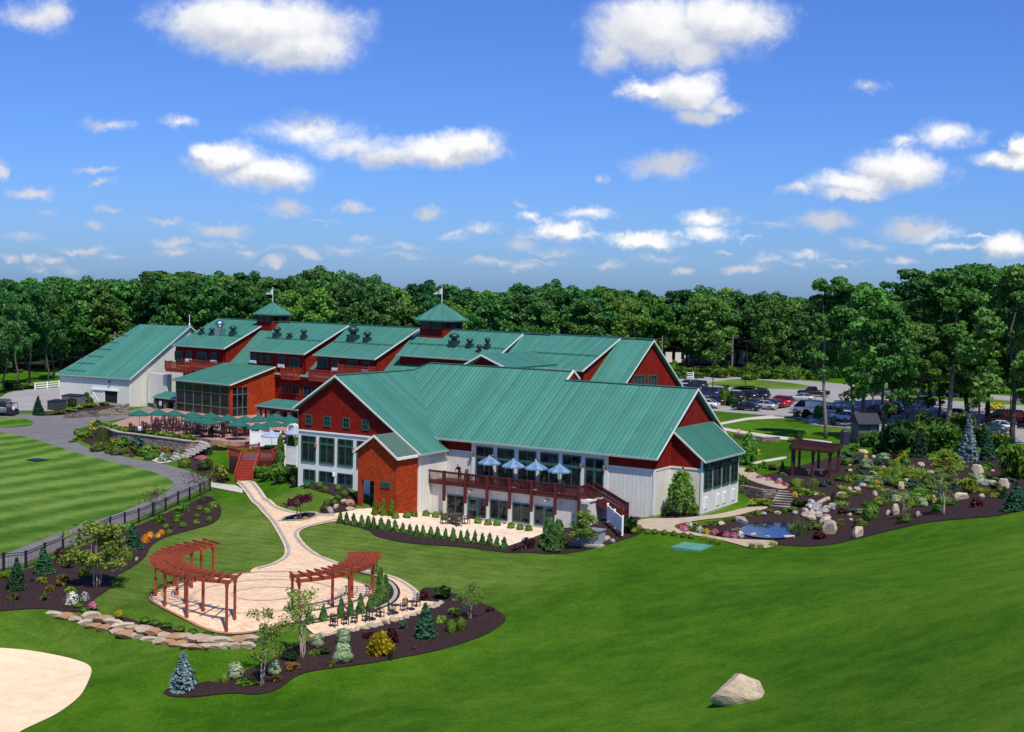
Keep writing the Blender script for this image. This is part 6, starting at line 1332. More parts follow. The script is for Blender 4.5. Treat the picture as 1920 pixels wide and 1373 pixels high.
Z = [ # front bed
 ('blue',343,1290,62,70,'blue spruce at the tip of the front mulch bed'),('spruce',797,1196,48,68,'dark green conical spruce in the front mulch bed'),('gold',712,1229,56,56,'bright golden mop shrub in the front mulch bed'),('burg',735,1205,26,34,'burgundy shrub behind the golden mop'),('burg',690,1198,20,18,'low burgundy shrub left of the golden mop'),('var',645,1206,32,26,'upper pale variegated shrub under the paved strip'),('var',643,1242,38,34,'lower pale variegated shrub in the front bed'),('var',596,1214,24,24,'pale variegated shrub at the birch trunks'),('var',443,1271,32,28,'variegated shrub beside the leaning young tree'),('var',515,1266,28,28,'variegated shrub right of the leaning young tree'),('rusty',549,1256,30,22,'olive-red shrub below the birch trunks'),('rusty',519,1278,22,18,'small rusty shrub at the front bed edge'),('rusty',621,1251,17,20,'small bronze shrub below the variegated pair'),
 ('lime',826,1170,20,22,'yellow-green shrub beside the conical spruce'),('lime',853,1154,26,20,'golden shrub at the top of the front bed'),('round',845,1186,22,24,'green shrub below the golden one at the bed end'),('round',865,1182,22,26,'round green shrub at the far end of the front bed'),('loosedark',830,1124,42,34,'blue-green spreading shrub at the path bend'),('burg',795,1126,18,28,'reddish shrub by the paved path bend'),('loose',473,1284,30,16,'low green perennial under the leaning young tree'),('loose',456,1283,28,14,'second low perennial beside the blue spruce side'),('loosedark',610,1226,30,14,'dark perennial among the birch trunks'),('loose',590,1228,24,12,'low perennial left of the birch trunks'),('blade',423,1279,20,16,'leafy clump between blue spruce and variegated shrub'),('blade',405,1283,14,10,'small leafy clump beside the blue spruce'),('loosedark',541,1236,40,18,'dark green groundcover below the bed top'),('blueg',757,1180,20,18,'blue-green perennial behind the golden mop'),('plum',918,1148,22,16,'greyish shrub at the far tip of the front bed'),
 # fence bed
 ('dspruce',31,1106,42,62,'bronze-green conical evergreen at the fence corner'),('spruce',83,1076,46,52,'green spruce against the black fence'),('spruce',250,1031,40,50,'blue-green spruce near the lily clump'),('plum',118,1056,32,38,'plum-leaved shrub behind the black fence posts'),('plum',128,1066,24,26,'second plum-leaved shrub below the first'),('lime',8,1086,20,20,'lime shrub at the picture edge by the fence'),('lime',80,1095,22,18,'yellow-green shrub below the fence spruce'),('rusty',119,1092,24,22,'amber shrub below the plum shrubs'),('rusty',115,1100,22,22,'amber shrub in front of the first amber one'),('rusty',95,1110,22,20,'rust-tipped shrub between lime and variegated shrubs'),('lime',135,1117,22,24,'lime shrub above the white-flowered hydrangea'),('olive',23,1126,26,20,'wispy olive shrub in open mulch'),('olive',83,1126,18,22,'wispy olive shrub with thin stems'),('whitefl',135,1132,28,24,'white-flowered hydrangea at the bed end'),('whitefl',159,1126,18,18,'small white-flowered shrub by the lawn curve'),('mound',147,1139,16,8,'low mound below the hydrangea'),('mound',159,1147,16,8,'low mound beside the pink flower pot'),
 ('round',157,1083,20,20,'small green shrub beside the birch clump'),('olive',243,1036,18,14,'olive shrub under the blue-green spruce'),('round',243,1052,18,20,'round green shrub below the blue-green spruce'),('blueg',215,1058,24,16,'dark green shrub right of the birch clump'),('round',240,998,18,20,'lime-green shrub behind the blue-green spruce'),
 ('orafl',272,1018,16,18,'lower orange daylily clump'),('orafl',281,1010,15,14,'middle orange daylily clump'),('orafl',296,1009,12,11,'smaller orange daylily clump'),('orafl',303,1003,13,12,'upper orange daylily clump'),('round',283,1004,14,8,'small green mound above the orange lilies'),
 ('loose',297,982,22,22,'light green shrub below the fence rails'),('loose',332,974,26,16,'feathery shrub below the fence'),('loose',340,958,24,18,'feathery yellow-green shrub near the fence bend'),('box',311,992,16,10,'first low mound in the upper fence bed'),('box',317,1002,16,10,'second low mound in the upper fence bed'),('box',343,990,18,11,'third low mound in the upper fence bed'),('box',368,984,16,10,'fourth low mound in the upper fence bed'),('box',331,981,15,10,'fifth low mound in the upper fence bed'),('box',388,964,16,12,'mound near the lawn tip of the fence bed'),('box',392,980,15,12,'mound at the outer edge of the fence bed'),('box',374,958,15,10,'mound below the purple-leaved tree'),('box',369,972,14,9,'mound in the middle of the bed tip'),('lime',399,952,20,16,'yellow-green shrub at the bed tip'),('burg',318,990+2,10,7,'tiny burgundy plant in the upper fence bed'),
 # hall bed
 ('box',576,914,14,11,'first mound under the gable basement windows'),('box',599,915,15,12,'second mound under the gable basement windows'),('box',610,922,13,11,'third mound under the gable basement windows'),('box',634,920,13,11,'fourth mound under the gable basement windows'),('round',646,931,15,14,'mound at the portico bed top'),('round',634,938,14,10,'mound above the portico boulders'),('rust',613,948,14,12,'bronze mound by the path fork'),('round',628,948,14,12,'green mound beside the bronze one'),('rust',611,957,16,11,'low bronze mound at the path edge'),
 # behind bridge
 ('loosebig',510,899,58,34,'broad green hedge shrub beside the red stair'),('loosebig',538,902,52,38,'fuller green hedge shrub near the hall gable'),('loosebig',492,895,34,30,'hedge shrub touching the stair rail'),('olive',558,910,30,36,'grey-green shrub at the hall corner'),('loose',510,862,34,20,'low green shrubs behind the hedge'),('loosedark',505,846,60,14,'dark plum hedge below the white fence'),('lime',412,893,32,30,'bright shrub on stems left of the red stair'),('rounddark',383,882,24,15,'dark clipped hedge block by the cart path'),('plum',415,903,36,12,'dark groundcover below the bright stemmed shrub'),
 # patio bed and stair bed
 ('arbbig',1028,1028,34,62,'large dark rounded arborvitae by the patio end'),('arbbig',1046,1030,34,60,'twin dark arborvitae at the patio end'),('arbbig',1037,1035,34,58,'front dark arborvitae of the patio clump'),('plum',990,1028,26,26,'thin brownish shrub at the patio corner'),('plum',968,1034,20,18,'wispy brown shrub by the last arborvitae'),('plum',1122,972,44,46,'purple smoke shrub below the deck stair'),('loose',1098,965,24,36,'light green shrub at the deck post'),('loosedark',1180,1000,34,42,'rounded green shrub behind the vinyl screen'),('lime',1192,1000,20,24,'yellow-green shrub beside the vinyl screen'),('rusty',1163,968,34,24,'bronze-green shrub under the stair rail'),('loosedark',1254,970,26,34,'dark shrub left of the weeping tree'),('loose',1300,968,22,40,'light green shrub at the sunroom corner'),
 # terrace beds
 ('yelfl',176,806,22,20,'yellow flowering shrub at the tip of the terrace bed'),('reed',192,826,30,36,'tall ornamental grass by the terrace wall tip'),('lime',210,838,28,22,'lime shrub below the terrace wall'),('loose',232,840,32,28,'bright green shrub below the terrace wall'),('blueg',260,843,30,28,'blue-green shrub below the terrace wall'),('lime',286,849,38,20,'spreading lime shrub by the stone steps bed'),('rusty',313,852,34,18,'orange-tinted spreading shrub by the stone steps'),('olive',330,853,24,12,'low olive shrub at the steps foot'),('burg',258,852,22,12,'low burgundy planting in the terrace bed'),('round',280,862,22,12,'low green mound at the terrace bed tip'),('whitefl',305,866,18,20,'white-edged shrub at the cart path corner'),('whitefl',334,862,44,9,'low white flower strip by the cart path'),('loosedark',377,850,24,22,'dark green shrub right of the stone steps'),('dspruce',392,853,16,28,'slim dark evergreen beside the bridge'),('lime',360,860,12,10,'small yellow shrub by the steps'),('pinkfl',378,862,28,9,'pink flower strip left of the bridge'),('loosedark',295,838,14,14,'dark shrub against the terrace wall'),
 ('round',345,876,22,16,'round shrub in the bed left of the red bridge'),('rusty',352,868,18,10,'bronze plant in the bed left of the red bridge'),('loose',388,874,24,18,'leafy shrub in the bed left of the red bridge'),('lime',435,838,70,12,'long lime hedge on the terrace edge behind the bridge'),
 # barn bed
 ('dspruce',72,778,26,36,'dark conical evergreen by the drive and dumpsters'),('loosedark',134,764,18,24,'dark evergreen in front of the grey container'),('loose',160,758,30,28,'green shrub beside the sliding barn door'),('lime',135,771,22,10,'low lime shrub in the barn bed'),('lime',152,766,20,11,'second low lime shrub in the barn bed'),('lime',172,763,24,10,'third low lime shrub in the barn bed'),('lime',196,760,22,9,'fourth low lime shrub in the barn bed'),('lime',110,777,30,9,'lime groundcover by the dumpsters'),
 # right garden
 ('rounddark',1497,862-34,14,20,'dark clipped evergreen behind the maroon pergola'),('lime',1489,828,30,10,'low clipped hedge behind the maroon pergola'),('yelfl',1418,852,18,14,'yellow flowers by the sunroom back corner'),('loose',1432,878,26,16,'green shrub at the upper walk'),('olive',1452,882,26,16,'bronze shrub at the upper walk'),('loose',1393,908,18,22,'green shrub against the sunroom wall'),('dspruce',1467,888,14,26,'slim dark evergreen left of the maroon pergola'),('lime',1468,892,14,8,'lime mound left of the maroon pergola'),
 ('lime',1415,948,30,18,'lime hedge left half beside the sunroom steps'),('lime',1438,948,30,18,'lime hedge right half beside the sunroom steps'),('pinkfl',1424,898,14,8,'pink flowers at the upper walk, back'),('pinkfl',1441,902,14,8,'pink flowers at the upper walk, middle'),('pinkfl',1460,908,16,8,'pink flowers at the upper walk, front'),('pinkfl',1474,912,14,8,'pink flowers at the upper walk near the steps'),
 ('lime',1495,924,24,20,'bright lime shrub right of the steps'),('lime',1512,930,34,18,'spreading lime shrub above the waterfall'),('reed',1524,928,26,38,'tall blue-green grass by the maroon pergola'),('yelfl',1490,932,14,12,'yellow blooming clump right of the steps'),('loosedark',1500,948,40,16,'dark groundcover left of the waterfall'),('dspruce',1561,946,16,26,'small dark conifer beside the waterfall'),('reed',1500,1003,34,36,'green reeds at the pond end'),('blade',1490,1001,24,24,'grassy clump at the pond end'),('loose',1527,994,26,20,'green shrub by the pond boulder'),('loose',1546,996,22,22,'green shrub in front of the pale boulder'),('burg',1536,1011,28,20,'burgundy shrub at the pond tip'),('olive',1572,986,28,16,'low olive shrub beside the pond boulder'),('burg',1580,964,18,16,'burgundy shrub right of the waterfall'),('round',1629,975,34,34,'round bright green shrub at the bed edge'),('rust',1613,989,26,16,'low bronze-green shrub at the bed edge'),('rust',1697,981,30,18,'bronze-green shrub under the thin tree'),('burg',1831,951,24,22,'burgundy bush on open mulch uphill'),('spruce',1903,958,50,54,'dark green spruce at the bed end'),('dspruce',1882,936,24,24,'small dark conifer beside the large one'),('round',1760,960,28,14,'low green shrub by the slender tree foot'),('lime',1715,952,18,30,'upright lime conifer in the middle garden'),('lime',1742,947,30,28,'lime shrub left of the slender tree'),('lime',1820,925,38,38,'large yellow-green shrub uphill'),('olive',1788,948,22,12,'olive shrub right of the slender tree'),
 ('burg',1679,866,26,20,'burgundy shrub in front of the white boulder'),('yelfl',1690,852,18,10,'yellow flowers below the dark trees'),('yelfl',1665,850,8,8,'small yellow bloom by the shed'),('yelfl',1623,860,10,8,'yellow bloom right of the maroon pergola'),('orafl',1645,910,14,11,'orange lily clump in the rock garden'),('var',1625,880,26,18,'white-flowered shrub right of the maroon pergola'),('round',1588,873,24,16,'green mound beside the maroon pergola'),('blueg',1585,858,28,14,'blue-green groundcover behind the maroon pergola'),('var',1628,905,26,12,'pale shrub above the grey boulders'),('blade',1680,896,40,22,'grassy planting in the middle of the garden'),('blade',1700,892,44,24,'tall grassy planting uphill of the lilies'),('blade',1725,896,40,22,'grassy planting towards the blue spruce'),('blade',1655,890,36,20,'grassy planting by the white shrub'),('reed',1666,940,40,18,'green iris bed in the middle garden'),('reed',1690,936,40,18,'iris bed beside the cream rocks'),('lime',1760,872,34,18,'lime groundcover under the standing stone'),('lime',1800,880,30,20,'lime shrub below the blue spruce'),('loose',1850,880,26,18,'green mound under the smaller blue spruce'),('blue',1814,866,46,88,'tall blue spruce at the top of the garden'),('spruce',1852,864,38,56,'smaller blue-green spruce beside the tall blue one'),
 ('loosebig',1905,898,70,90,'big light green shrub at the picture edge'),('loosebig',1778,848,74,76,'large light green bush behind the tall blue spruce'),('loosedark',1692,852,74,88,'large dark bush under the tall trees'),('dspruce',1655,842,34,46,'young dark conifer beside the shed'),('dspruce',1722,858,40,56,'young green conifer under the tall trees'),('loosedark',1745,850,30,40,'dark bush between young conifer and light bush'),('loose',1880,858,26,30,'leafy green shrub between blue spruces and edge'),('loosedark',1645,852,26,16,'low dark bush at the shed foot'),('loose',1605,846,26,14,'green mound below the dark bin'),
 ('loosebig',1630,838,44,40,'leafy bush spreading in front of the grey shed'),('loosebig',1715,838,60,66,'deep green bush between dark bush and light bush'),('loosedark',1760,828,56,60,'dark bush behind the light green bush'),('loosedark',1832,838,54,58,'dark bush behind the tall blue spruce'),('loosebig',1868,846,46,48,'green bush behind the smaller blue spruce'),('loosedark',1735,806,50,44,'bush at the lot kerb behind the light green bush'),('loosebig',1806,812,50,50,'bush at the lot kerb behind the blue spruces'),('round',1356,760,22,34,'tall round shrub at the parking lot edge'),('rounddark',1374,762,22,24,'dark shrub beside the tall round one'),('box',1388,768,18,9,'low box shrub at the parking lot edge'),('loosedark',1512,784,22,22,'shrub in the lot planter by the white van'),('round',1533,784,18,24,'light shrub in the lot planter'),('box',1493,782,14,8,'low shrub at the planter end'),('round',1576,788,16,24,'light shrub in front of the white pickup'),('loosedark',1360,728,20,8,'low hedge on the striped verge, near end'),('loosedark',1400,731,50,10,'low hedge on the striped verge, middle'),('loosedark',1428,733,24,9,'low hedge on the striped verge, far end'),('yelfl',1535,741,30,8,'yellow planting behind the black pickup'),('yelfl',1868,770,44,16,'yellow shrubs in front of the red van'),('loose',1408,886,24,20,'shrub right of the sunroom'),('lime',50,729,50,14,'clipped lime hedge by the drive'),('loosedark',22,732,40,22,'dark hedge by the drive')]
for z in Z: plant(*z)
for i, (x, y) in enumerate([(184,799),(200,803),(216,808),(232,810),(250,812),(268,814),(286,817),(304,819),(322,822),(340,825),(356,826)]): plant('lime' if i % 2 else 'loose', x, y, 24, 15, '%s section of the clipped green hedge on the terrace rim, counting from the barn' % ORD[i], 'hedge on the terrace rim', p=atz(x, y, T - .05))
# flowers round the pond and small plants scattered through the rock garden
for i, (x, y, k) in enumerate([(1276,992,'pinkfl'),(1284,997,'pinkfl'),(1292,990,'whitefl'),(1300,996,'loose'),(1312,998,'whitefl'),(1325,1002,'yelfl'),(1340,1003,'pinkfl'),(1352,1005,'burg'),(1362,1008,'pinkfl'),(1376,1010,'pinkfl'),(1388,1008,'whitefl'),(1320,988,'lime'),(1338,986,'loose'),(1358,980,'loose'),(1308,987,'lime'),(1375,978,'lime'),(1400,970,'lime'),(1419,966,'lime'),(1446,962,'lime'),(1470,962,'round'),(1487,960,'lime'),(1382,1000,'rusty')]):
    plant(k, x, y, _rp.uniform(14, 20), _rp.uniform(9, 14), '%s plant of the flower border circling the pond, counting from the tan walk fork' % ORD[i], 'flower border round the pond')
for i, (x, y) in enumerate([(1410,1028),(1425,1029),(1320,1014),(1335,1019),(1350,1022),(1448,1025)]): plant('blade', x, y, 15, 13, '%s wispy grass tuft between tan walk and lawn' % ORD[i], 'grass tufts along the walk')
# small rocks and mounds that fill the rock garden
cnt = 0
for (x0, x1, y0, y1, n) in ((1560, 1640, 935, 985, 16), (1640, 1780, 893, 952, 76), (1590, 1700, 860, 905, 40), (1780, 1910, 878, 935, 30), (1490, 1620, 895, 935, 26)):
    for i in range(n):
        x, y = _rp.uniform(x0, x1), _rp.uniform(y0, y1); cnt += 1
        if _rp.random() < .3:
            p = at(x, y); k = mpp(p); s = _rp.uniform(7, 14) * k; o = link('garden_stone', BM[_rp.choice((3, 4, 0, 3))]); o.location = p - np.array([0, 0, .05]); o.scale = (s, s * .8, s * _rp.uniform(.5, .8)); o.rotation_euler = (0, 0, _rp.uniform(0, 6)); props(o, 'small loose stone among the rock garden plants', 'stone', 'small stones of the rock garden')
        else: plant(_rp.choice(('lime', 'mound', 'loose', 'loose', 'blade', 'blade', 'blueg', 'var', 'box')), x, y, _rp.uniform(15, 32), _rp.uniform(9, 18), 'low perennial among the stones of the rock garden', 'perennials of the rock garden')
for i in range(46):
    x, y = _rp.uniform(140, 380), 0; y = 836 + (x - 140) * .1 + _rp.uniform(-2, 10) if x > 180 else _rp.uniform(815, 830); plant(_rp.choice(('lime', 'mound', 'loose', 'rust', 'olive')), min(x, 345), y, _rp.uniform(14, 28), _rp.uniform(8, 16), 'low perennial in the bed below the terrace wall', 'perennials below the terrace wall')
# flower pots
for x, y, k, l in ((174, 1150, 'pinkfl', 'dark pot of pink flowers at the boulder wall'), (223, 1166, 'yelfl', 'dark pot of yellow flowers above the boulder wall')):
    p = at(x, y); r_ = empty('flower_pot', p, 0, l, 'flower pot'); m = MB(); m.lathe([(.14, 0), (.2, .3), (.24, .42), (.2, .42)], 12); m.build('pot', BLACKM, r_); o = link('flowers', PROTO[k], r_, (0, 0, .35)); o.scale = (.62, .62, .42)
# young trees
birch = tree_proto('birch', mat_leaf('birch_leaves', (0.135, 0.23, 0.0338), (0.297, 0.405, 0.081)), BIRCHB, 41, 4.2, .3, 2.4, 1000, .11, .42, 34, .045, .2, 4)
birch2 = tree_proto('birch', mat_leaf('young_tree_leaves', (0.121, 0.216, 0.0338), (0.297, 0.405, 0.081)), BIRCHB, 43, 4.6, .25, 2.2, 850, .11, .38, 32, .05, .2, 3)
birch3 = tree_proto('birch', mat_leaf('fence_birch_leaves', (0.121, 0.203, 0.027), (0.27, 0.365, 0.0607)), BIRCHB, 47, 4.2, .2, 2.9, 3400, .14, .5, 52, .035, .2, 5)
def ytree(pr, px, py, hpx, label, cat='tree', h0=4.2, wide=1.0, name='young_tree', rz=None):
    p = at(px, py); s = hpx * mpp(p) / h0; return tree_thing(name, pr, p - np.array([0, 0, .05]), (s * wide, s * wide, s), _rp.uniform(0, 6) if rz is None else rz, label, cat)
ytree(birch, 570, 1234, 132, 'multi-stemmed young tree beside the bistro strip', rz=.5); ytree(birch2, 492, 1287, 150, 'slender leaning young tree at the front bed edge', h0=4.6, rz=2.2); ytree(birch3, 181, 1101, 118, 'clump-form birch by the black fence', wide=1.25)
ytree(birch, 880, 1162, 72, 'sparse multi-stem shrub tree at the far bed end', wide=1.2); ytree(birch3, 1092, 1028, 70, 'airy young tree beside the grey cabinet', wide=1.1); ytree(birch2, 1768, 966, 92, 'slender young tree in the mulch slope', h0=4.6, wide=1.2); ytree(birch2, 1695, 975, 55, 'thin sapling above a bronze shrub', h0=4.6, wide=.9); ytree(birch3, 1770, 905, 60, 'young green tree in the upper garden', wide=1.3)
jm = tree_proto('maple', L_MAPLE, BARK, 51, 2.6, .4, 2.4, 750, .15, .42, 22, .06, .5, 2)
ytree(jm, 564, 974, 46, 'purple-red weeping maple in the planted island of the path', h0=2.6, wide=1.2, name='red_maple')
pm_ = tree_proto('plumtree', mat_leaf('purple_plum_leaves', (.07, .03, .035), (.16, .08, .08)), BARK, 53, 3.4, .2, 4.2, 520, .12, .5, 26, .05, .2, 4)
ytree(pm_, 380, 944, 60, 'sparse purple-leaved tree at the fence end', h0=3.4, wide=1.1, name='plum_tree'); ytree(pm_, 288, 968, 48, 'sparse purple-leaved tree behind the middle of the fence', h0=3.4, wide=1.1, name='plum_tree')
# planted island in the path
ip = at(563, 971); sheet('planting_island', [ip[:2] + np.array([1.35 * math.cos(t), 1.0 * math.sin(t)]) for t in np.linspace(0, 6.283, 24, endpoint=False)], MULCH, .12, .6); ribbon('island_border', [ip[:2] + np.array([1.5 * math.cos(t), 1.15 * math.sin(t)]) for t in np.linspace(0, 6.283, 28, endpoint=False)], .25, PAVERG, .13, closed=True)
plant('whitefl', 556, 974, 14, 6, 'pale bedding flowers in the path island'); plant('yelfl', 572, 974, 14, 6, 'yellow bedding flowers in the path island')
# weeping tree by the sunroom
def weeping(px, py, hpx, label):
    r = np.random.default_rng(61); p = at(px, py); hh = hpx * mpp(p); o = empty('weeping_tree', p, 0, label, 'tree'); m = MB(); m.tube([(0, 0, -.2), (.04, 0, hh * .4), (-.03, .03, hh * .7), (0, 0, hh * .93)], [.13, .1, .08, .03], 8); Q, N = [], []
    for k in range(58):
        a = r.uniform(0, 6.28); L = r.uniform(.15, 1) * hh * .26; z0 = hh * r.uniform(.72, 1.0) * (1.02 - .18 * L / (hh * .33)) * r.uniform(.82, 1.0); pts = []; zend = r.uniform(.05, .4) * hh
        for t in np.linspace(0, 1, 14): pts.append((math.cos(a) * L * min(1, t * 2.2) ** .7, math.sin(a) * L * min(1, t * 2.2) ** .7, z0 + .05 * hh * math.sin(min(1, t * 2) * 3.14) - max(0, t - .28) / .72 * (z0 - zend)))
        if k % 3 == 0: m.tube(pts[:8], [.03 - .003 * i for i in range(8)], 4)
        P = np.array(pts)
        for t in range(13):
            for j in range(6): Q.append(P[t] + (P[t + 1] - P[t]) * r.random() + r.normal(0, .07, 3)); N.append((math.cos(a), math.sin(a), .3))
    m.build('trunk', BARK, o, True); link('crown', leaf_mesh('crown', np.array(Q), np.array(N, float), .17, mat_leaf('weeping_leaves', (.09, .2, .025), (.2, .36, .06)), 62, .6, 2.4), o)
weeping(1276, 968, 90, 'weeping green tree against the white gable wall of the hall')
weeping(1402, 872, 62, 'weeping shrub at the back corner of the sunroom')
# ------------------------------------------------------------------ woods
LF = [mat_leaf('woodland_leaves', (0.0364, 0.132, 0.0252), (0.119, 0.294, 0.056), .25, .25, .3), mat_leaf('woodland_leaves_yellowish', (0.056, 0.168, 0.0252), (0.161, 0.35, 0.0588), .25, .25, .3), mat_leaf('woodland_leaves_deep', (0.0252, 0.104, 0.028), (0.0812, 0.238, 0.056), .25, .25, .3)]
FT = [tree_proto('forest_tree', LF[i % 3], BARK, 70 + i, 18, fr, w, 4200, .52, 1.6, 66, .26, .4) for i, (fr, w) in enumerate(((.12, 9), (.16, 8), (.08, 10), (.3, 7.5), (.14, 8.5), (.2, 10)))]
LO = [mat_leaf('oak_leaves', (0.0375, 0.131, 0.0225), (0.119, 0.281, 0.0525), .3, .3, .25), mat_leaf('oak_leaves_yellowish', (0.0562, 0.163, 0.025), (0.163, 0.338, 0.06), .3, .3, .25), mat_leaf('oak_leaves_deep', (0.025, 0.106, 0.0275), (0.085, 0.231, 0.0525), .3, .3, .25)]
OAK = [tree_proto('oak', LO[i % 3], LTRUNK if i == 0 else BARK, 90 + i, 20, fr, w, 7500, .36, 1.25, nc, .24, .3) for i, (fr, w, nc) in enumerate(((.3, 8.5, 34), (.2, 9.5, 84), (.16, 10.5, 90), (.24, 9, 76)))]
top_line = [(-150,524),(0,528),(60,524),(100,520),(180,514),(260,520),(300,503),(350,506),(400,520),(440,508),(465,525),(500,516),(600,508),(650,516),(700,522),(760,530),(830,538),(900,542),(960,536),(1000,535),(1100,534),(1150,540),(1200,545),(1250,548),(1300,540),(1350,545),(1400,548),(1490,555),(1600,552),(1750,552),(1920,556),(2100,560)]
def topy(x): return float(np.interp(x, [a for a, _ in top_line], [b for _, b in top_line]))
_rf = random.Random(5)
def zone(x):
    if x < 110: return 'tree of the wood beyond the drive and the white rail fence', 'wood beyond the drive'
    if x < 420: return 'tree of the dense wood behind the barn roof', 'wood behind the barn'
    if x < 640: return 'tree of the dense wood behind the smaller cupola', 'wood behind the smaller cupola'
    if x < 930: return 'tree of the dense wood behind the larger cupola', 'wood behind the larger cupola'
    if x < 1240: return 'tree of the dense wood behind the lodge gable', 'wood behind the lodge gable'
    if x < 1500: return 'tree of the wood at the back of the parking lot', 'wood behind the parking lot'
    return 'tree of the dim wood beyond the tall oaks and the road', 'wood beyond the oaks'
n_forest = 0
for row, (dist, stp, dy, jy) in enumerate(((292, 25, 10, 9), (318, 23, 1, 7), (345, 27, -4, 6))):
    x = -190.0 + row * 9
    while x < 2090:
        xx = x + _rf.uniform(-6, 6); D = dist + _rf.uniform(-9, 9)
        if x < 130: D -= 25
        v = ray(xx, 690); p = EYE + v * D; z0 = g1(p[0], p[1]); zt = (EYE + ray(xx, topy(xx) + dy + _rf.uniform(-jy * .7, jy * 2.2)) * D)[2]
        h = zt - z0; s = h / 18.6; k = _rf.uniform(.85, 1.15); lab, grp = zone(xx)
        gap = (1240 < xx < 1420 and row < 1 and _rf.random() < .5)
        if not gap: tree_thing('forest_tree', FT[_rf.randrange(6)], (p[0], p[1], z0), (s * k, s * k, s), _rf.uniform(0, 6.28), lab, 'tree', grp); n_forest += 1
        x += stp * _rf.uniform(.85, 1.15)
# undergrowth in front of the wood
for i in range(46):
    x = 1235 + i * 13 + _rf.uniform(-5, 5)
    if x > 1500 and i % 2: continue
    D = 278 + _rf.uniform(-6, 8); p = EYE + ray(x, 690) * D; z0 = g1(p[0], p[1]); k = D / F; o = link('woodland_shrub', PROTO[_rf.choice(('loosebig', 'loosebig', 'loose'))]); w = _rf.uniform(24, 44) * k; o.location = (p[0], p[1], z0 - .2); o.scale = (w, w, w * _rf.uniform(.6, 1.0)); o.rotation_euler = (0, 0, _rf.uniform(0, 6)); props(o, 'leafy shrub at the foot of the wood behind the parking lot', 'shrub', 'undergrowth behind the parking lot')
# tall trees round the near end of the lot
for (x, yb, yt, i, w, l) in ((1548,823,508,0,.66,'tall thin-crowned oak with pale trunk by the golf cart'),(1618,800,520,1,.85,'tall oak behind the grey shed'),(1652,828,560,3,.7,'oak with low boughs just right of the grey shed'),(1600,790,520,0,.62,'airy oak over the white pickup'),(1691,772,498,2,.85,'tall oak over the parked dark red car'),(1740,765,512,1,.75,'tall oak behind the light green bush'),(1778,800,500,0,.95,'tall oak with a leaning pale trunk'),(1815,780,488,2,.85,'tall oak behind the blue spruces'),(1852,790,482,1,.85,'tallest oak over the red van'),(1898,832,492,3,.85,'dark-trunked oak at the picture edge'),(1945,800,486,2,.95,'oak partly outside the picture edge'),(2010,805,500,1,1,'oak just outside the picture edge'),(1720,800,600,3,.8,'shorter oak among the tall ones'),(1668,765,540,2,.7,'oak in the middle of the lot planting'),(1635,775,590,1,.6,'shorter dense oak behind the shed'),(1700,790,610,3,.7,'bushy young oak over the dark red cars'),(1760,785,600,2,.72,'bushy young oak beside the leaning trunk'),(1835,800,610,1,.7,'bushy young oak behind the tall blue spruce'),(1800,745,560,2,.9,'broad oak at the back of the lot'),(1880,738,560,1,.9,'broad oak far behind the red van'),(1720,742,565,3,.9,'broad oak behind the silver sedan'),(1950,805,620,2,.7,'bushy oak at the picture edge')):
    p = at(x, yb); h = (yb - yt) * mpp(p); s = h / 20.3; tree_thing('oak', OAK[i], p - np.array([0, 0, .1]), (s * w * 1.36, s * w * 1.36, s), _rf.uniform(0, 6.28), l, 'tree')
# evergreens and trees by the drive
pine = tree_proto('pine', LF[2], BARK, 120, 18, .3, 7, 3800, .4, 1.2, 46, .24, .3)
for (x, yb, yt, w, l) in ((-25,742,548,1.0,'dark pine cut by the picture edge'),(8,736,560,.8,'pine with low boughs beside the drive'),(57,718,530,.75,'tall bare-trunked pine in front of the far fairway'),(90,716,536,.7,'bare-trunked pine beside the barn end'),(100,712,540,.6,'slim pine close to the barn end'),(32,722,552,.8,'pine left of the bare-trunked one')):
    p = at(x, yb); h = (yb - yt) * mpp(p); s = h / 18.4; tree_thing('pine', pine, p, (s * w, s * w, s), _rf.uniform(0, 6.28), l, 'tree')
# ------------------------------------------------------------------ distant building, poles, wires
p0 = EYE + ray(1320, 690) * 330; z0 = g1(p0[0], p0[1]); far = empty('far_house', (p0[0], p0[1], z0), R(-8), 'long white building glimpsed through the wood behind the parking lot', 'building'); k = 330 / F
m = MB(); m.box(-72 * k, 72 * k, 0, 9, 0, 32 * k); m.build('wall', BRIGHT, far); m = MB(); m.prism([(-74 * k, -.8, 31 * k), (-74 * k, 9.8, 31 * k), (-74 * k, 4.5, 52 * k)], (148 * k, 0, 0)); m.build('roof', mat_plain('grey_far_roof', (.2, .19, .18)), far)
for i in range(8): x = (-60 + i * 17) * k; m = MB(); m.box(x, x + 6 * k, -.08, 0, 8 * k, 22 * k); m.build('window', GLASS, far)
def lamp_post(px, py, ytop, label):
    p = at(px, py); h = (py - ytop) * mpp(p); o = empty('lamp_post', p, 0, label, 'lamp post'); m = MB(); m.lathe([(.28, -.2), (.28, .5), (.09, .52)], 10); m.tube([(0, 0, .5), (0, 0, h)], [.085, .06], 8); m.build('pole', BLACKM, o); m = MB(); m.box(-.75, .75, -.2, .2, h - .05, h + .14); m.build('lamp_head', BLACKM, o)
lamp_post(1335.5, 763, 676, 'black lamp post at the lot edge beside the dark car'); lamp_post(1397.5, 729, 640, 'black lamp post on the striped verge'); lamp_post(1305, 722, 688, 'thin lamp post far behind the parked row'); lamp_post(1893, 800, 700, 'lamp post beside the red van')
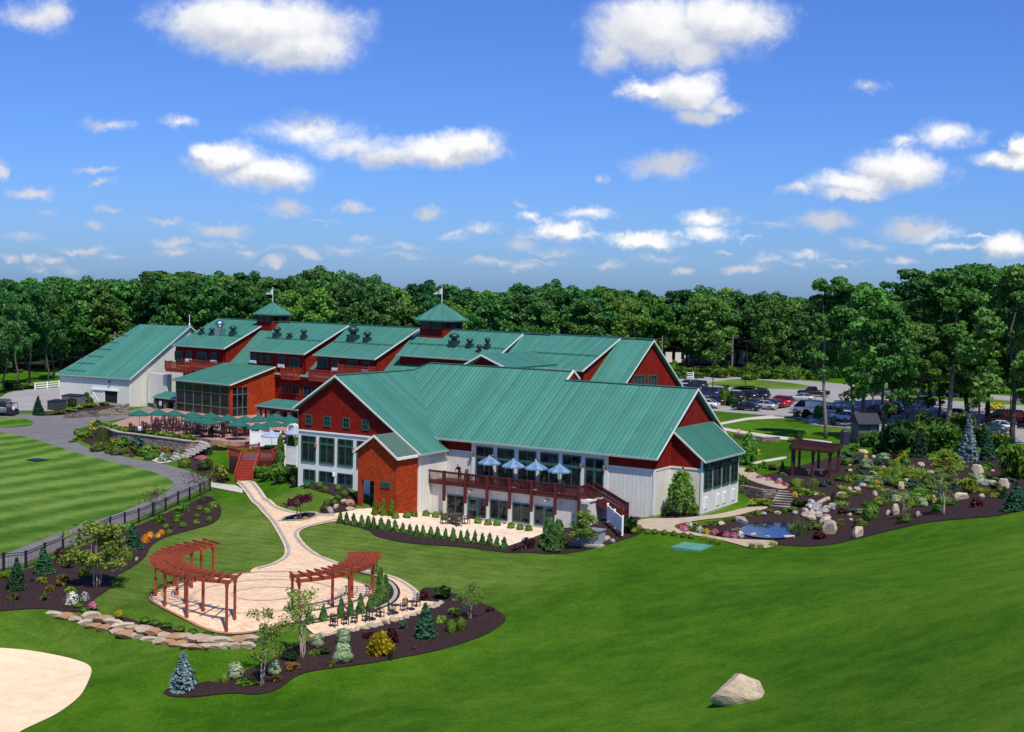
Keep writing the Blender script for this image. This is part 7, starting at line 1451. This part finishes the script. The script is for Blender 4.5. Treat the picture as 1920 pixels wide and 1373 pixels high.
def util_pole(px, py, yt, label):
    p = at(px, py); h = (py - yt) * mpp(p); o = empty('utility_pole', p, R(20), label, 'utility pole'); m = MB(); m.tube([(0, 0, -.3), (0, 0, h)], [.2, .13], 8); m.build('pole', LTRUNK, o); m = MB(); m.box(-1.2, 1.2, -.06, .06, h - .7, h - .55); m.build('crossarm', BARK, o); return p + np.array([0, 0, h - .5])
ups = [util_pole(1372, 706, 628, 'wooden utility pole in front of the white building'), util_pole(1240, 700, 630, 'wooden utility pole behind the lodge gable'), util_pole(1640, 728, 636, 'wooden utility pole among the tall oaks')]
lps = [util_pole(-60, 722, 645, 'wooden utility pole outside the drive corner'), util_pole(215, 700, 622, 'wooden utility pole hidden behind the barn roof')]
for (a, b, l) in ((ups[1], ups[0], 'overhead wire from the lodge gable to the first pole'), (ups[0], ups[2], 'overhead wire crossing behind the tall oaks'), (lps[0], lps[1], 'overhead wire crossing in front of the wood by the barn')):
    for dz in (0, -1.6):
        m = MB(); m.tube([a * (1 - t) + b * t + np.array([0, 0, dz - 3.0 * t * (1 - t)]) for t in np.linspace(0, 1, 14)], .035, 4); o = m.build('power_line', BLACKM); props(o, ('upper ' if dz == 0 else 'lower ') + l, 'cable')
# ------------------------------------------------------------------ cars
TYRE = mat_plain('tyre_rubber', (.012, .012, .012), .8); RIM = mat_plain('wheel_rim', (.4, .4, .42), .3, .8); CGLASS = mat_glass('car_glass', (.015, .018, .022)); HLAMP = mat_plain('headlamp', (.7, .7, .72), .15); TLAMP = mat_plain('tail_lamp', (.35, .01, .01), .3)
PAINTS = {}
def paint(n, c):
    if n not in PAINTS: t = NT(n); t.col(c); t.b.inputs['Roughness'].default_value = .25; t.b.inputs['Coat Weight'].default_value = .6; t.b.inputs['Metallic'].default_value = .15; PAINTS[n] = t.m
    return PAINTS[n]
SHAPES = {  # lower hull sections (x, half width, z bottom, z top) and cabin sections (x, half width low, half width top, z low, z top)
 'sedan': (4.7, [(-2.35,.62,.42,.72),(-2.2,.82,.28,.86),(-1.3,.9,.24,.95),(0,.91,.22,.95),(1.2,.9,.24,.9),(2.1,.82,.28,.76),(2.35,.62,.4,.62)], [(-1.75,.74,.7,.93,.97),(-.95,.8,.62,.94,1.4),(.25,.8,.62,.94,1.42),(1.15,.76,.7,.9,.94)], .33),
 'suv': (4.8, [(-2.4,.75,.45,.95),(-2.3,.9,.34,1.06),(-1.2,.95,.3,1.12),(0,.95,.28,1.12),(1.1,.94,.3,1.08),(2.2,.86,.34,.95),(2.4,.7,.45,.8)], [(-2.28,.84,.74,1.08,1.2),(-2.0,.86,.74,1.1,1.72),(.2,.86,.74,1.1,1.76),(1.15,.82,.76,1.06,1.1)], .38),
 'van': (5.4, [(-2.7,.9,.4,1.1),(-2.65,.98,.35,1.15),(-1,1.0,.32,1.18),(.8,1.0,.32,1.16),(1.9,.97,.35,1.05),(2.5,.88,.38,.9),(2.7,.7,.45,.78)], [(-2.66,.96,.86,1.12,1.9),(-2.5,.97,.86,1.14,2.1),(.9,.97,.86,1.14,2.12),(2.05,.86,.8,1.02,1.06)], .36),
 'pickup': (5.6, [(-2.8,.85,.5,1.05),(-2.7,.95,.4,1.08),(-.9,.97,.36,1.1),(.2,.97,.36,1.12),(1.3,.95,.36,1.1),(2.5,.88,.4,1.0),(2.8,.72,.5,.85)], [(-.75,.84,.76,1.08,1.15),(-.5,.86,.74,1.1,1.74),(.75,.86,.74,1.1,1.76),(1.45,.82,.76,1.08,1.12)], .4)}
def hull(secs, mb, mi=0):
    i0 = len(mb.v)
    for s in secs:
        if len(s) == 4: x, w, zb, zt = s; pr = [(w * .86, zb), (w, zb + (zt - zb) * .3), (w, zb + (zt - zb) * .75), (w * .9, zt)]
        else: x, wl, wt_, zl, zt = s; pr = [(wl, zl), (wl * .5 + wt_ * .5 + .02, (zl + zt) / 2), (wt_ + .03, zt - .06 * (zt - zl)), (wt_ * .85, zt)]
        for y, z in pr: mb.v.append((x, -y, z))
        for y, z in pr[::-1]: mb.v.append((x, y, z))
    n = 8
    for k in range(len(secs) - 1):
        for a in range(n): b = (a + 1) % n; mb.f.append([i0 + k * n + a, i0 + k * n + b, i0 + (k + 1) * n + b, i0 + (k + 1) * n + a][::-1]); mb.m.append(mi)
    mb.f.append([i0 + a for a in range(n)]); mb.m.append(mi); mb.f.append([i0 + (len(secs) - 1) * n + a for a in range(n)][::-1]); mb.m.append(mi)
CARM = {}
def car(kind, color, px, py, deg, label, scale=1.0, group='cars in the parking lot'):
    L, hs, cs_, wr = SHAPES[kind]; pm2 = paint('car_paint_' + '_'.join('%02d' % int(c * 99) for c in color), color); key = (kind, pm2.name)
    if key not in CARM:
        b = MB(); hull(hs, b)
        r = MB(); top = [(x, wt_ * .86 if False else wt_, wt_ * .8, zt - .09, zt + .01) for (x, wl, wt_, zl, zt) in cs_[1:3]]; hull([(x, a, c, zl, zt) for (x, a, c, zl, zt) in top], r)
        for x in (cs_[0], cs_[-1]):
            pass
        for s in (-1, 1):
            a0, a1, a2, a3 = cs_
            r.bar((a1[0], s * (a1[2] + .02), a1[4] - .05), (a0[0], s * a0[1], a0[3]), .08, .05); r.bar((a2[0], s * (a2[2] + .02), a2[4] - .05), (a3[0], s * a3[1], a3[3]), .08, .05); xm = (a1[0] + a2[0]) / 2; r.bar((xm, s * (a1[2] + .05), a1[4] - .08), (xm, s * (a1[1] + .015), a1[3]), .09, .05)
            if kind in ('van',): r.box(-2.45, .1, s * (a1[1] + .02), s * (a1[1] - .03), 1.12, 1.98)
        g = MB(); hull([(x, wl, wt_, zl - .06, zt - .02) for (x, wl, wt_, zl, zt) in cs_], g)
        w = MB(); 
        for r0, mi in ((wr, 0),):
            n = 14; i0 = len(w.v)
            for y in (-.11, .11):
                for a in range(n): w.v.append((r0 * math.cos(6.283 * a / n), y, r0 * math.sin(6.283 * a / n)))
            for a in range(n): c = (a + 1) % n; w.f.append([i0 + a, i0 + n + a, i0 + n + c, i0 + c]); w.m.append(0)
            w.f.append([i0 + a for a in range(n)]); w.m.append(0); w.f.append([i0 + n + a for a in range(n)][::-1]); w.m.append(0)
            for y in (-.115, .115):
                i1 = len(w.v)
                for a in range(n): w.v.append((r0 * .6 * math.cos(6.283 * a / n), y, r0 * .6 * math.sin(6.283 * a / n)))
                q = [i1 + a for a in range(n)]; w.f.append(q if y < 0 else q[::-1]); w.m.append(1)
        hl = MB(); hl.box(hs[-1][0] - .25, hs[-1][0] - .06, -.1, .1, .6, .74); tl = MB(); tl.box(hs[0][0] - .02, hs[0][0] + .14, -.09, .09, .72, .9)
        CARM[key] = [b.mesh('body', pm2, True), r.mesh('roof', pm2), g.mesh('windows', CGLASS), w.mesh('wheel', [TYRE, RIM]), hl.mesh('headlight', HLAMP), tl.mesh('tail_light', TLAMP)]
    b, r, g, w, hl, tl = CARM[key]; p = at(px, py); o = empty('parked_' + ('car' if kind == 'sedan' else kind), p + np.array([0, 0, .04]), R(deg), label, {'sedan': 'car', 'suv': 'car', 'van': 'van', 'pickup': 'pickup'}[kind], group); o.scale = (scale,) * 3
    link('body', b, o); link('roof', r, o); link('windows', g, o)
    for x in (-L * .29, L * .3):
        for s in (-1, 1): link('wheel', w, o, (x, s * (hs[3][1] - .1), wr))
    for s in (-1, 1): link('headlight', hl, o, (0, s * .62, 0)); link('tail_light', tl, o, (0, s * .66, 0))
NAVY, BLK, SIL, WHT, RED, DRED, DBL, GRY, DGR = (.012, .014, .04), (.008, .008, .01), (.42, .44, .5), (.75, .75, .76), (.4, .01, .012), (.2, .008, .012), (.015, .025, .1), (.12, .12, .14), (.015, .05, .05)
for a in (('suv', SIL, 1287, 729, 160, 'silver car peeking over the hall roof edge'), ('suv', NAVY, 1302, 731, 160, 'dark car behind the hall roof edge'), ('suv', DBL, 1325, 745, 150, 'dark blue car left of the lamp post'), ('sedan', WHT, 1346, 740, 150, 'white car behind the dark blue one'), ('sedan', NAVY, 1335, 759, 150, 'navy car beside the tall round shrub'), ('sedan', WHT, 1322, 765, 150, 'white car just showing past the hall gable'),
          ('suv', NAVY, 1371, 753, 155, 'navy utility car behind the tall round shrub'), ('suv', BLK, 1395, 751, 155, 'black utility car in the middle of the row'), ('suv', NAVY, 1417, 750, 155, 'navy utility car at the back of the row'), ('sedan', BLK, 1399, 770, 152, 'black sedan at the front of the row'), ('sedan', NAVY, 1413, 765, 152, 'navy sedan behind the front black one'), ('sedan', SIL, 1430, 768, 152, 'silver sedan nose beside the dark pair'), ('sedan', NAVY, 1440, 765, 152, 'dark sedan between silver and red cars'), ('sedan', RED, 1450, 764, 152, 'bright red sedan near the row end'), ('suv', RED, 1459, 762, 152, 'red utility car at the row end'),
          ('sedan', SIL, 1503, 753, 168, 'silver sedan driving across the open lot'), ('pickup', BLK, 1525, 744, 170, 'black pickup parked across the open lot'), ('van', WHT, 1514, 776, 150, 'white van by the planter shrubs'), ('pickup', WHT, 1557, 782, 150, 'white pickup behind the pale oak trunk'), ('sedan', WHT, 1585, 790, 150, 'white car next to the white pickup'), ('sedan', WHT, 1606, 793, 150, 'white car left of the grey shed'), ('pickup', DRED, 1644, 782, 150, 'dark red pickup between oak trunks'), ('suv', DRED, 1664, 776, 150, 'dark red utility car under the oaks'), ('sedan', NAVY, 1630, 790, 150, 'navy car behind the grey shed'), ('sedan', SIL, 1724, 760, 165, 'silver sedan seen between oak trunks'), ('sedan', GRY, 1654, 742, 165, 'grey car at the far side under the oaks'), ('van', RED, 1882, 796, 165, 'red van parked by the edge oak'), ('sedan', WHT, 1871, 808, 150, 'white car in front of the red van'), ('sedan', DGR, 1856, 812, 150, 'dark green car beside the white one'), ('suv', RED, 1925, 752, 165, 'red car far behind the edge oak'), ('sedan', WHT, 1790, 784, 150, 'white car behind the light green bush')):
    car(*a)
car('van', (.14, .15, .2), 6, 776, 100, 'grey-blue van on the drive at the picture edge', 1.0, 'vehicles on the drive')
def golf_cart(px, py, deg, label):
    p = at(px, py); o = empty('golf_cart', p, R(deg), label, 'golf cart'); m = MB(); m.box(-1.1, 1.1, -.55, .55, .28, .55); m.box(-1.1, -.3, -.55, .55, .55, .85); m.box(-.45, -.3, -.55, .55, .85, 1.2); m.hexa([(.75, -.5, .55), (1.15, -.5, .5), (1.15, .5, .5), (.75, .5, .55)], [(.75, -.5, .95), (.95, -.5, .92), (.95, .5, .92), (.75, .5, .95)]); m.build('body', paint('cart_paint', (.02, .022, .03)), o)
    m = MB(); m.box(-1.0, .85, -.58, .58, 1.78, 1.84)
    for x in (-.95, .8):
        for y in (-.5, .5): m.box(x - .025, x + .025, y - .025, y + .025, .6, 1.78)
    m.build('canopy', BLACKM, o)
    for x in (-.75, .8):
        for y in (-.5, .5):
            m = MB(); n = 12; m.tube([(x, y - .09, .23), (x, y + .09, .23)], .23, n); m.build('wheel', TYRE, o)
golf_cart(1552, 797, 170, 'dark golf cart parked beside the pale oak trunk'); golf_cart(22, 779, 80, 'golf cart stopped on the drive beside two golfers')
# shed, bins, dumpsters
p = at(1628, 832); o = empty('garden_shed', p, R(6), 'small grey shed with dark roof under the oaks', 'shed'); k = mpp(p); m = MB(); m.box(-20 * k, 20 * k, 0, 2.6, -.2, 40 * k); m.build('wall', mat_batten('grey_blue_siding', (.1, .11, .13)), o); m = MB(); m.prism([(-23 * k, -.5, 37 * k), (-23 * k, 3.1, 37 * k), (-23 * k, 1.3, 56 * k)], (46 * k, 0, 0)); m.build('roof', mat_plain('dark_shed_roof', (.02, .022, .035)), o); m = MB(); m.box(3 * k, 14 * k, -.05, 0, 0, 32 * k); m.build('door', mat_plain('grey_shed_door', (.16, .17, .2)), o)
p = at(1584, 834); k = mpp(p); m = MB(); m.lathe([(9 * k, 0), (9 * k, 25 * k), (7 * k, 28 * k), (2 * k, 30 * k)], 12); props(m.build('waste_bin', mat_plain('dark_violet_bin', (.03, .028, .06), .5), None, loc=p), 'dark round bin left of the grey shed', 'bin')
def dumpster(px, py, w, h, label, c):
    p = at(px, py); k = mpp(p); o = empty('dumpster', p, R(-20), label, 'dumpster'); m = MB(); w2 = w * k / 2; m.hexa([(-w2 * .94, 0, .1), (w2 * .94, 0, .1), (w2 * .94, 1.6, .1), (-w2 * .94, 1.6, .1)], [(-w2, -.1, h * k), (w2, -.1, h * k), (w2, 1.7, h * k * 1.1), (-w2, 1.7, h * k * 1.1)])
    for i in range(4): x = -w2 * .9 + i * w2 * .6; m.box(x - .05, x + .05, -.14, -.02, .2, h * k * .95)
    m.build('body', mat_plain('dumpster_paint', c, .6, var=.25), o); m = MB(); m.hexa([(-w2 * 1.02, -.15, h * k), (w2 * 1.02, -.15, h * k), (w2 * 1.02, 1.75, h * k * 1.1), (-w2 * 1.02, 1.75, h * k * 1.1)], [(-w2 * 1.02, -.15, h * k + .07), (w2 * 1.02, -.15, h * k + .07), (w2 * 1.02, 1.75, h * k * 1.1 + .07), (-w2 * 1.02, 1.75, h * k * 1.1 + .07)]); m.build('lid', BLACKM, o)
dumpster(100, 770, 26, 17, 'smaller dark dumpster beside the conical evergreen', (.05, .06, .07)); dumpster(133, 762, 42, 19, 'larger grey container against the barn wall', (.16, .14, .16))

# ------------------------------------------------------------------ people
SKIN = mat_plain('skin', (.45, .27, .19), .6); HAIR = mat_plain('dark_hair', (.02, .014, .01), .7)
def cloth(n, c): return mat_plain(n, c, .85, var=.1)
def person(p, rz, pose, shirt, trousers, label, scale=1.0, hair=HAIR):
    """one skinned body: joints joined by edges, a radius at every joint"""
    S = pose == 'sit'; hz = .52 if S else .93; J = {'pelvis': (0, 0, hz), 'waist': (0, .02, hz + .18), 'chest': (0, .03 if not pose == 'lean' else -.14, hz + .4), 'neck': (0, .02 if pose != 'lean' else -.22, hz + .56), 'head': (0, 0 if pose != 'lean' else -.28, hz + .68), 'crown': (0, 0 if pose != 'lean' else -.3, hz + .78)}
    Rr = {'pelvis': .15, 'waist': .13, 'chest': .15, 'neck': .055, 'head': .095, 'crown': .085}; E_ = [('pelvis', 'waist'), ('waist', 'chest'), ('chest', 'neck'), ('neck', 'head'), ('head', 'crown')]; cy, cz = J['chest'][1], J['chest'][2]
    for s, n in ((-1, 'l'), (1, 'r')):
        J['sh' + n] = (s * .19, cy, cz + .06); J['el' + n] = (s * .25, cy - (.12 if S or pose == 'lean' else -.02), cz - .2); J['wr' + n] = (s * (.16 if S or pose == 'lean' else .27), cy - (.36 if S or pose == 'lean' else .06), cz - (.2 if S or pose == 'lean' else .44)); J['ha' + n] = (J['wr' + n][0], J['wr' + n][1] - .08, J['wr' + n][2] - (.02 if S or pose == 'lean' else .08))
        if S: J['hp' + n] = (s * .1, -.04, hz - .02); J['kn' + n] = (s * .12, -.46, hz + .0); J['an' + n] = (s * .12, -.44, .09); J['to' + n] = (s * .13, -.6, .05)
        else: st = .14 * s if pose == 'walk' else 0; J['hp' + n] = (s * .1, 0, hz - .06); J['kn' + n] = (s * .11, -.03 + st, .5); J['an' + n] = (s * .11, .03 + st * 1.7, .09); J['to' + n] = (s * .12, -.12 + st * 1.7, .05)
        Rr.update({'sh' + n: .07, 'el' + n: .05, 'wr' + n: .036, 'ha' + n: .042, 'hp' + n: .1, 'kn' + n: .068, 'an' + n: .048, 'to' + n: .045}); E_ += [('chest', 'sh' + n), ('sh' + n, 'el' + n), ('el' + n, 'wr' + n), ('wr' + n, 'ha' + n), ('pelvis', 'hp' + n), ('hp' + n, 'kn' + n), ('kn' + n, 'an' + n), ('an' + n, 'to' + n)]
    ks = list(J); me = bpy.data.meshes.new('person'); me.from_pydata([J[k] for k in ks], [(ks.index(a), ks.index(b)) for a, b in E_], []); o = bpy.data.objects.new('tmp', me); COL.objects.link(o); md = o.modifiers.new('skin', 'SKIN'); sk = me.skin_vertices[0].data
    for i, k in enumerate(ks): sk[i].radius = (Rr[k], Rr[k] * (.75 if k in ('chest', 'waist', 'pelvis') else 1)); sk[i].use_root = k == 'pelvis'
    sb = o.modifiers.new('sub', 'SUBSURF'); sb.levels = 2; sb.render_levels = 2
    dg = bpy.context.evaluated_depsgraph_get(); me2 = bpy.data.meshes.new_from_object(o.evaluated_get(dg)); bpy.data.objects.remove(o); me2.name = 'person'; me2.materials.clear()
    for m in (SKIN, cloth('shirt', shirt), cloth('trousers', trousers), hair): me2.materials.append(m)
    hd = Vector(J['head'])
    for f in me2.polygons:
        c = f.center; k = 1
        if c.z > J['neck'][2] + .0: k = 3 if (c.z > hd.z + .05 or (c.y > hd.y + .03 and c.z > hd.z - .08)) else 0
        elif min((c - Vector(J['ha' + n])).length for n in 'lr') < .11: k = 0
        elif c.z < hz + .03 or (S and c.y < -.12 and c.z < hz + .14 and abs(c.x) < .2 and min((c - Vector(J['wr' + n])).length for n in 'lr') > .12): k = 2
        f.material_index = k; f.use_smooth = True
    r = link('person', me2, None, p, rz); r.scale = (scale,) * 3
    return props(r, label, 'person')
def on_terrace(x, y): return atz(x, y, T)
BLU, WH, BK, PUR, PNK = (.05, .06, .2), (.75, .75, .75), (.02, .02, .025), (.3, .25, .5), (.75, .3, .35)
person(on_terrace(251, 815), R(60), 'sit', BK, BK, 'person in black sitting at the barn end of the terrace'); person(on_terrace(262, 816), R(170), 'sit', WH, BK, 'person in a white top sitting at the barn end of the terrace'); person(on_terrace(271, 814), R(-70), 'sit', BK, (.1, .04, .05), 'person in dark clothes with long hair at the barn end of the terrace')
person(on_terrace(412, 818), R(-80), 'sit', PUR, (.05, .05, .1), 'person in a lilac top sitting near the stone steps')
q = W.on('v', VD + .45, 860.5, 905); person(W.w((q[0], VD + .5, ZD)), R(-32), 'lean', BK, BK, 'person in dark clothes leaning on the deck rail')
person(at(17, 781), R(200), 'stand', (.03, .03, .05), BK, 'golfer in black standing on the drive'); person(at(25, 781), R(150), 'walk', WH, (.03, .03, .06), 'golfer in white shirt beside the golf cart')
person(at(1384.5, 817) , R(30), 'sit', PNK, (.7, .45, .1), 'child in pink sitting on the low rock wall', .8)

# ------------------------------------------------------------------ sun and sky
el = R(58); hx, hy = .38, -.925
sd = Vector((hx * math.cos(el), hy * math.cos(el), math.sin(el)))
sun = bpy.data.lights.new('sun', 'SUN'); sun.energy = 4.4; sun.angle = R(.53); sun.color = (1, .94, .82); so = bpy.data.objects.new('sun', sun); COL.objects.link(so); so.rotation_euler = sd.to_track_quat('Z', 'Y').to_euler()
wd = bpy.data.worlds.new('World'); SC.world = wd; wd.use_nodes = True; wt_ = wd.node_tree; N_ = wt_.nodes; Lk = wt_.links.new; bg = N_['Background']
sky = N_.new('ShaderNodeTexSky'); sky.sky_type = 'NISHITA'; sky.sun_disc = False; sky.sun_elevation = el; sky.sun_rotation = math.atan2(hx, hy); sky.altitude = 300; sky.air_density = 1.0; sky.dust_density = .6; sky.ozone_density = 2.4
SKY_STRENGTH = .1
bg.inputs[1].default_value = SKY_STRENGTH
def nd(kind, **kw):
    n = N_.new(kind)
    for k, v in kw.items(): setattr(n, k, v)
    return n
def mth(op, a, b=0.0, clamp=False):
    n = nd('ShaderNodeMath', operation=op, use_clamp=clamp)
    for i, v in ((0, a), (1, b)):
        if hasattr(v, 'is_linked'): Lk(v, n.inputs[i])
        else: n.inputs[i].default_value = v
    return n.outputs[0]
def vmt(op, a, b):
    n = nd('ShaderNodeVectorMath', operation=op)
    for i, v in ((0, a), (1, b)):
        if hasattr(v, 'is_linked'): Lk(v, n.inputs[i])
        else: n.inputs[i].default_value = v
    return n.outputs['Value'] if op == 'LENGTH' else n.outputs[0]
tc = nd('ShaderNodeTexCoord'); sp = nd('ShaderNodeSeparateXYZ'); Lk(tc.outputs['Generated'], sp.inputs[0])
yy = mth('MAXIMUM', sp.outputs[1], .02); cb_ = nd('ShaderNodeCombineXYZ'); Lk(mth('DIVIDE', sp.outputs[0], yy), cb_.inputs[0]); Lk(mth('DIVIDE', sp.outputs[2], yy), cb_.inputs[1]); PV = cb_.outputs[0]
def nz(vec, scale, det, rough=.6, col=False):
    n = nd('ShaderNodeTexNoise'); n.inputs['Scale'].default_value = scale; n.inputs['Detail'].default_value = det; n.inputs['Roughness'].default_value = rough; Lk(vec, n.inputs['Vector']); return n.outputs['Color' if col else 'Fac']
_rc = random.Random(17)
# heaps of cumulus at their own bearings and heights: centre, half sizes (photo pixels), strength
CL = [(430,35,150,55,1),(560,75,125,55,1),(500,45,200,62,1),(830,280,118,34,1),(875,268,68,34,1.05),(730,288,90,26,.75),(580,240,110,30,.55),(660,268,100,26,.6),(430,292,85,34,1),(500,322,100,36,1),(390,280,46,24,1),(1230,45,140,75,1),(1360,35,130,58,.95),(1150,95,70,40,.6),(1290,90,130,40,.85),(1280,165,90,42,1),(1215,168,58,24,.9),(1355,195,50,20,.85),(1310,215,60,22,.7),(1250,306,80,28,.8),(1690,312,100,42,1.02),(1610,338,95,30,.9),(1600,360,72,16,.9),(1775,248,58,30,.8),(1700,262,44,14,.45),(1895,300,80,22,.9),(1905,272,34,24,1),(1545,412,70,22,.85),(1720,425,76,24,.75),(1890,460,64,28,1),(540,386,48,19,.85),(660,391,36,13,.75),(800,400,26,11,.6),(1055,434,50,22,.98),(1200,448,84,18,.9),(1325,412,62,19,.75),(1330,438,52,15,.7),(1100,400,56,15,.6),(995,405,25,15,.6),(415,430,62,14,.62),(327,452,35,11,.85),(330,470,36,10,.6),(470,470,22,9,.65),(575,472,27,12,.75),(510,493,25,10,.75),(148,468,46,9,.62),(20,481,24,9,.6),(60,483,18,9,.65),(105,489,27,10,.75),(58,362,44,15,.6),(195,350,27,10,.55),(3,318,24,20,.95),(180,322,45,8,.45),(675,445,36,8,.5),(975,458,40,14,.5),(975,498,42,12,.55),(1400,503,52,12,.68),(1440,490,40,10,.5),(1690,487,36,11,.65),(1580,502,14,9,.75),(1140,498,34,9,.55),(1280,502,22,8,.6),(70,28,62,30,.55),(95,20,40,38,.55),(200,234,60,11,.45),(330,225,40,13,.45),(1620,162,40,12,.42),(1120,332,26,12,.42),(420,412,8,6,.4),(215,482,40,7,.5),(760,462,60,8,.4),(640,462,50,8,.42),(900,430,36,12,.45),(930,490,50,9,.5),(1040,470,60,9,.42),(1520,478,50,9,.45),(1230,480,60,8,.4),(40,441,45,7,.4),(170,425,24,9,.45),(210,397,26,7,.38),(80,400,20,8,.36),(310,412,40,8,.42),(1780,460,40,9,.45),(1500,345,40,14,.5),(980,380,24,8,.36)]
CL = [(x, y, rx, ry, st if st > .85 else min(.72, st * 1.04)) for (x, y, rx, ry, st) in CL] + [(_rc.uniform(-20, 1940), _rc.uniform(390, 512), _rc.uniform(14, 62), _rc.uniform(4, 10), _rc.uniform(.26, .44)) for i in range(30)]
wn1 = nz(PV, 22, 5, .62, True); wn2 = nz(PV, 75, 4, .65, True)
wv_ = vmt('ADD', vmt('MULTIPLY', vmt('SUBTRACT', wn1, (.5, .5, .5)), (.038, .022, 0)), vmt('MULTIPLY', vmt('SUBTRACT', wn2, (.5, .5, .5)), (.016, .012, 0)))
PVW = vmt('ADD', PV, wv_)
def field(vec):
    acc = None
    for (x, y, rx, ry, st) in CL:
        v = ray(x, y + ry * .1); c = (v[0] / v[1], v[2] / v[1], 0)
        l = vmt('LENGTH', vmt('MULTIPLY', vmt('SUBTRACT', vec, c), (F / (rx * 1.12), F / (ry * 1.15), 0)), (0, 0, 0)); f = mth('MULTIPLY', mth('SUBTRACT', 1.0, l), st) if st < .92 else mth('SUBTRACT', 1.0, l)
        acc = f if acc is None else mth('MAXIMUM', acc, f)
    return acc
f0 = field(PVW)
n3 = nz(PV, 120, 6, .7); n4 = nz(PV, 40, 5, .65)
dens = mth('ADD', f0, mth('ADD', mth('MULTIPLY', mth('SUBTRACT', n3, .5), .26), mth('MULTIPLY', mth('SUBTRACT', n4, .5), .46)))
mr = nd('ShaderNodeMapRange'); mr.interpolation_type = 'SMOOTHSTEP'; Lk(dens, mr.inputs[0]); mr.inputs[1].default_value = -.06; mr.inputs[2].default_value = .6
CLL = CL; CL = [c for c in CL if c[4] >= .74 and c[2] > 30]
f1 = field(vmt('ADD', PVW, (.004, .0085, 0))); f2 = field(PVW)
lit = mth('SUBTRACT', f2, f1)
mr2 = nd('ShaderNodeMapRange'); Lk(mth('ADD', lit, mth('MULTIPLY', mth('SUBTRACT', nz(PV, 60, 5, .65), .5), .5)), mr2.inputs[0]); mr2.inputs[1].default_value = -.32; mr2.inputs[2].default_value = .42
cr = nd('ShaderNodeValToRGB'); Lk(mr2.outputs[0], cr.inputs[0]); e = cr.color_ramp.elements; k = 1 / SKY_STRENGTH
e[0].position = 0; e[0].color = (.54 * k, .58 * k, .68 * k, 1); e[1].position = .85; e[1].color = (.92 * k, .92 * k, .93 * k, 1)
thin = nd('ShaderNodeMapRange'); Lk(dens, thin.inputs[0]); thin.inputs[1].default_value = .05; thin.inputs[2].default_value = .5; thin.inputs[3].default_value = .72; thin.inputs[4].default_value = 1.0
fac = mth('MULTIPLY', mr.outputs[0], thin.outputs[0]); front = nd('ShaderNodeMapRange'); Lk(sp.outputs[1], front.inputs[0]); front.inputs[1].default_value = .15; front.inputs[2].default_value = .35; fac = mth('MULTIPLY', fac, front.outputs[0])
hsv = nd('ShaderNodeHueSaturation'); hsv.inputs['Saturation'].default_value = 1.0; hsv.inputs['Value'].default_value = 1.0; tint = nd('ShaderNodeMix', data_type='RGBA', blend_type='MULTIPLY'); tint.inputs[0].default_value = 1; Lk(sky.outputs[0], tint.inputs[6]); tint.inputs[7].default_value = (.4, .66, 1.28, 1); Lk(tint.outputs[2], hsv.inputs['Color'])
mx = nd('ShaderNodeMix'); mx.data_type = 'RGBA'; Lk(fac, mx.inputs[0]); Lk(hsv.outputs[0], mx.inputs[6]); Lk(cr.outputs[0], mx.inputs[7]); Lk(mx.outputs[2], bg.inputs[0])
wd.cycles.sampling_method = 'MANUAL'; wd.cycles.sample_map_resolution = 512
SC.view_settings.view_transform = 'Standard'; SC.view_settings.look = 'None'; SC.view_settings.exposure = .1; SC.view_settings.gamma = 1
SC.cycles.max_bounces = 5; SC.cycles.diffuse_bounces = 2; SC.cycles.glossy_bounces = 3; SC.cycles.transmission_bounces = 2; SC.cycles.use_denoising = True
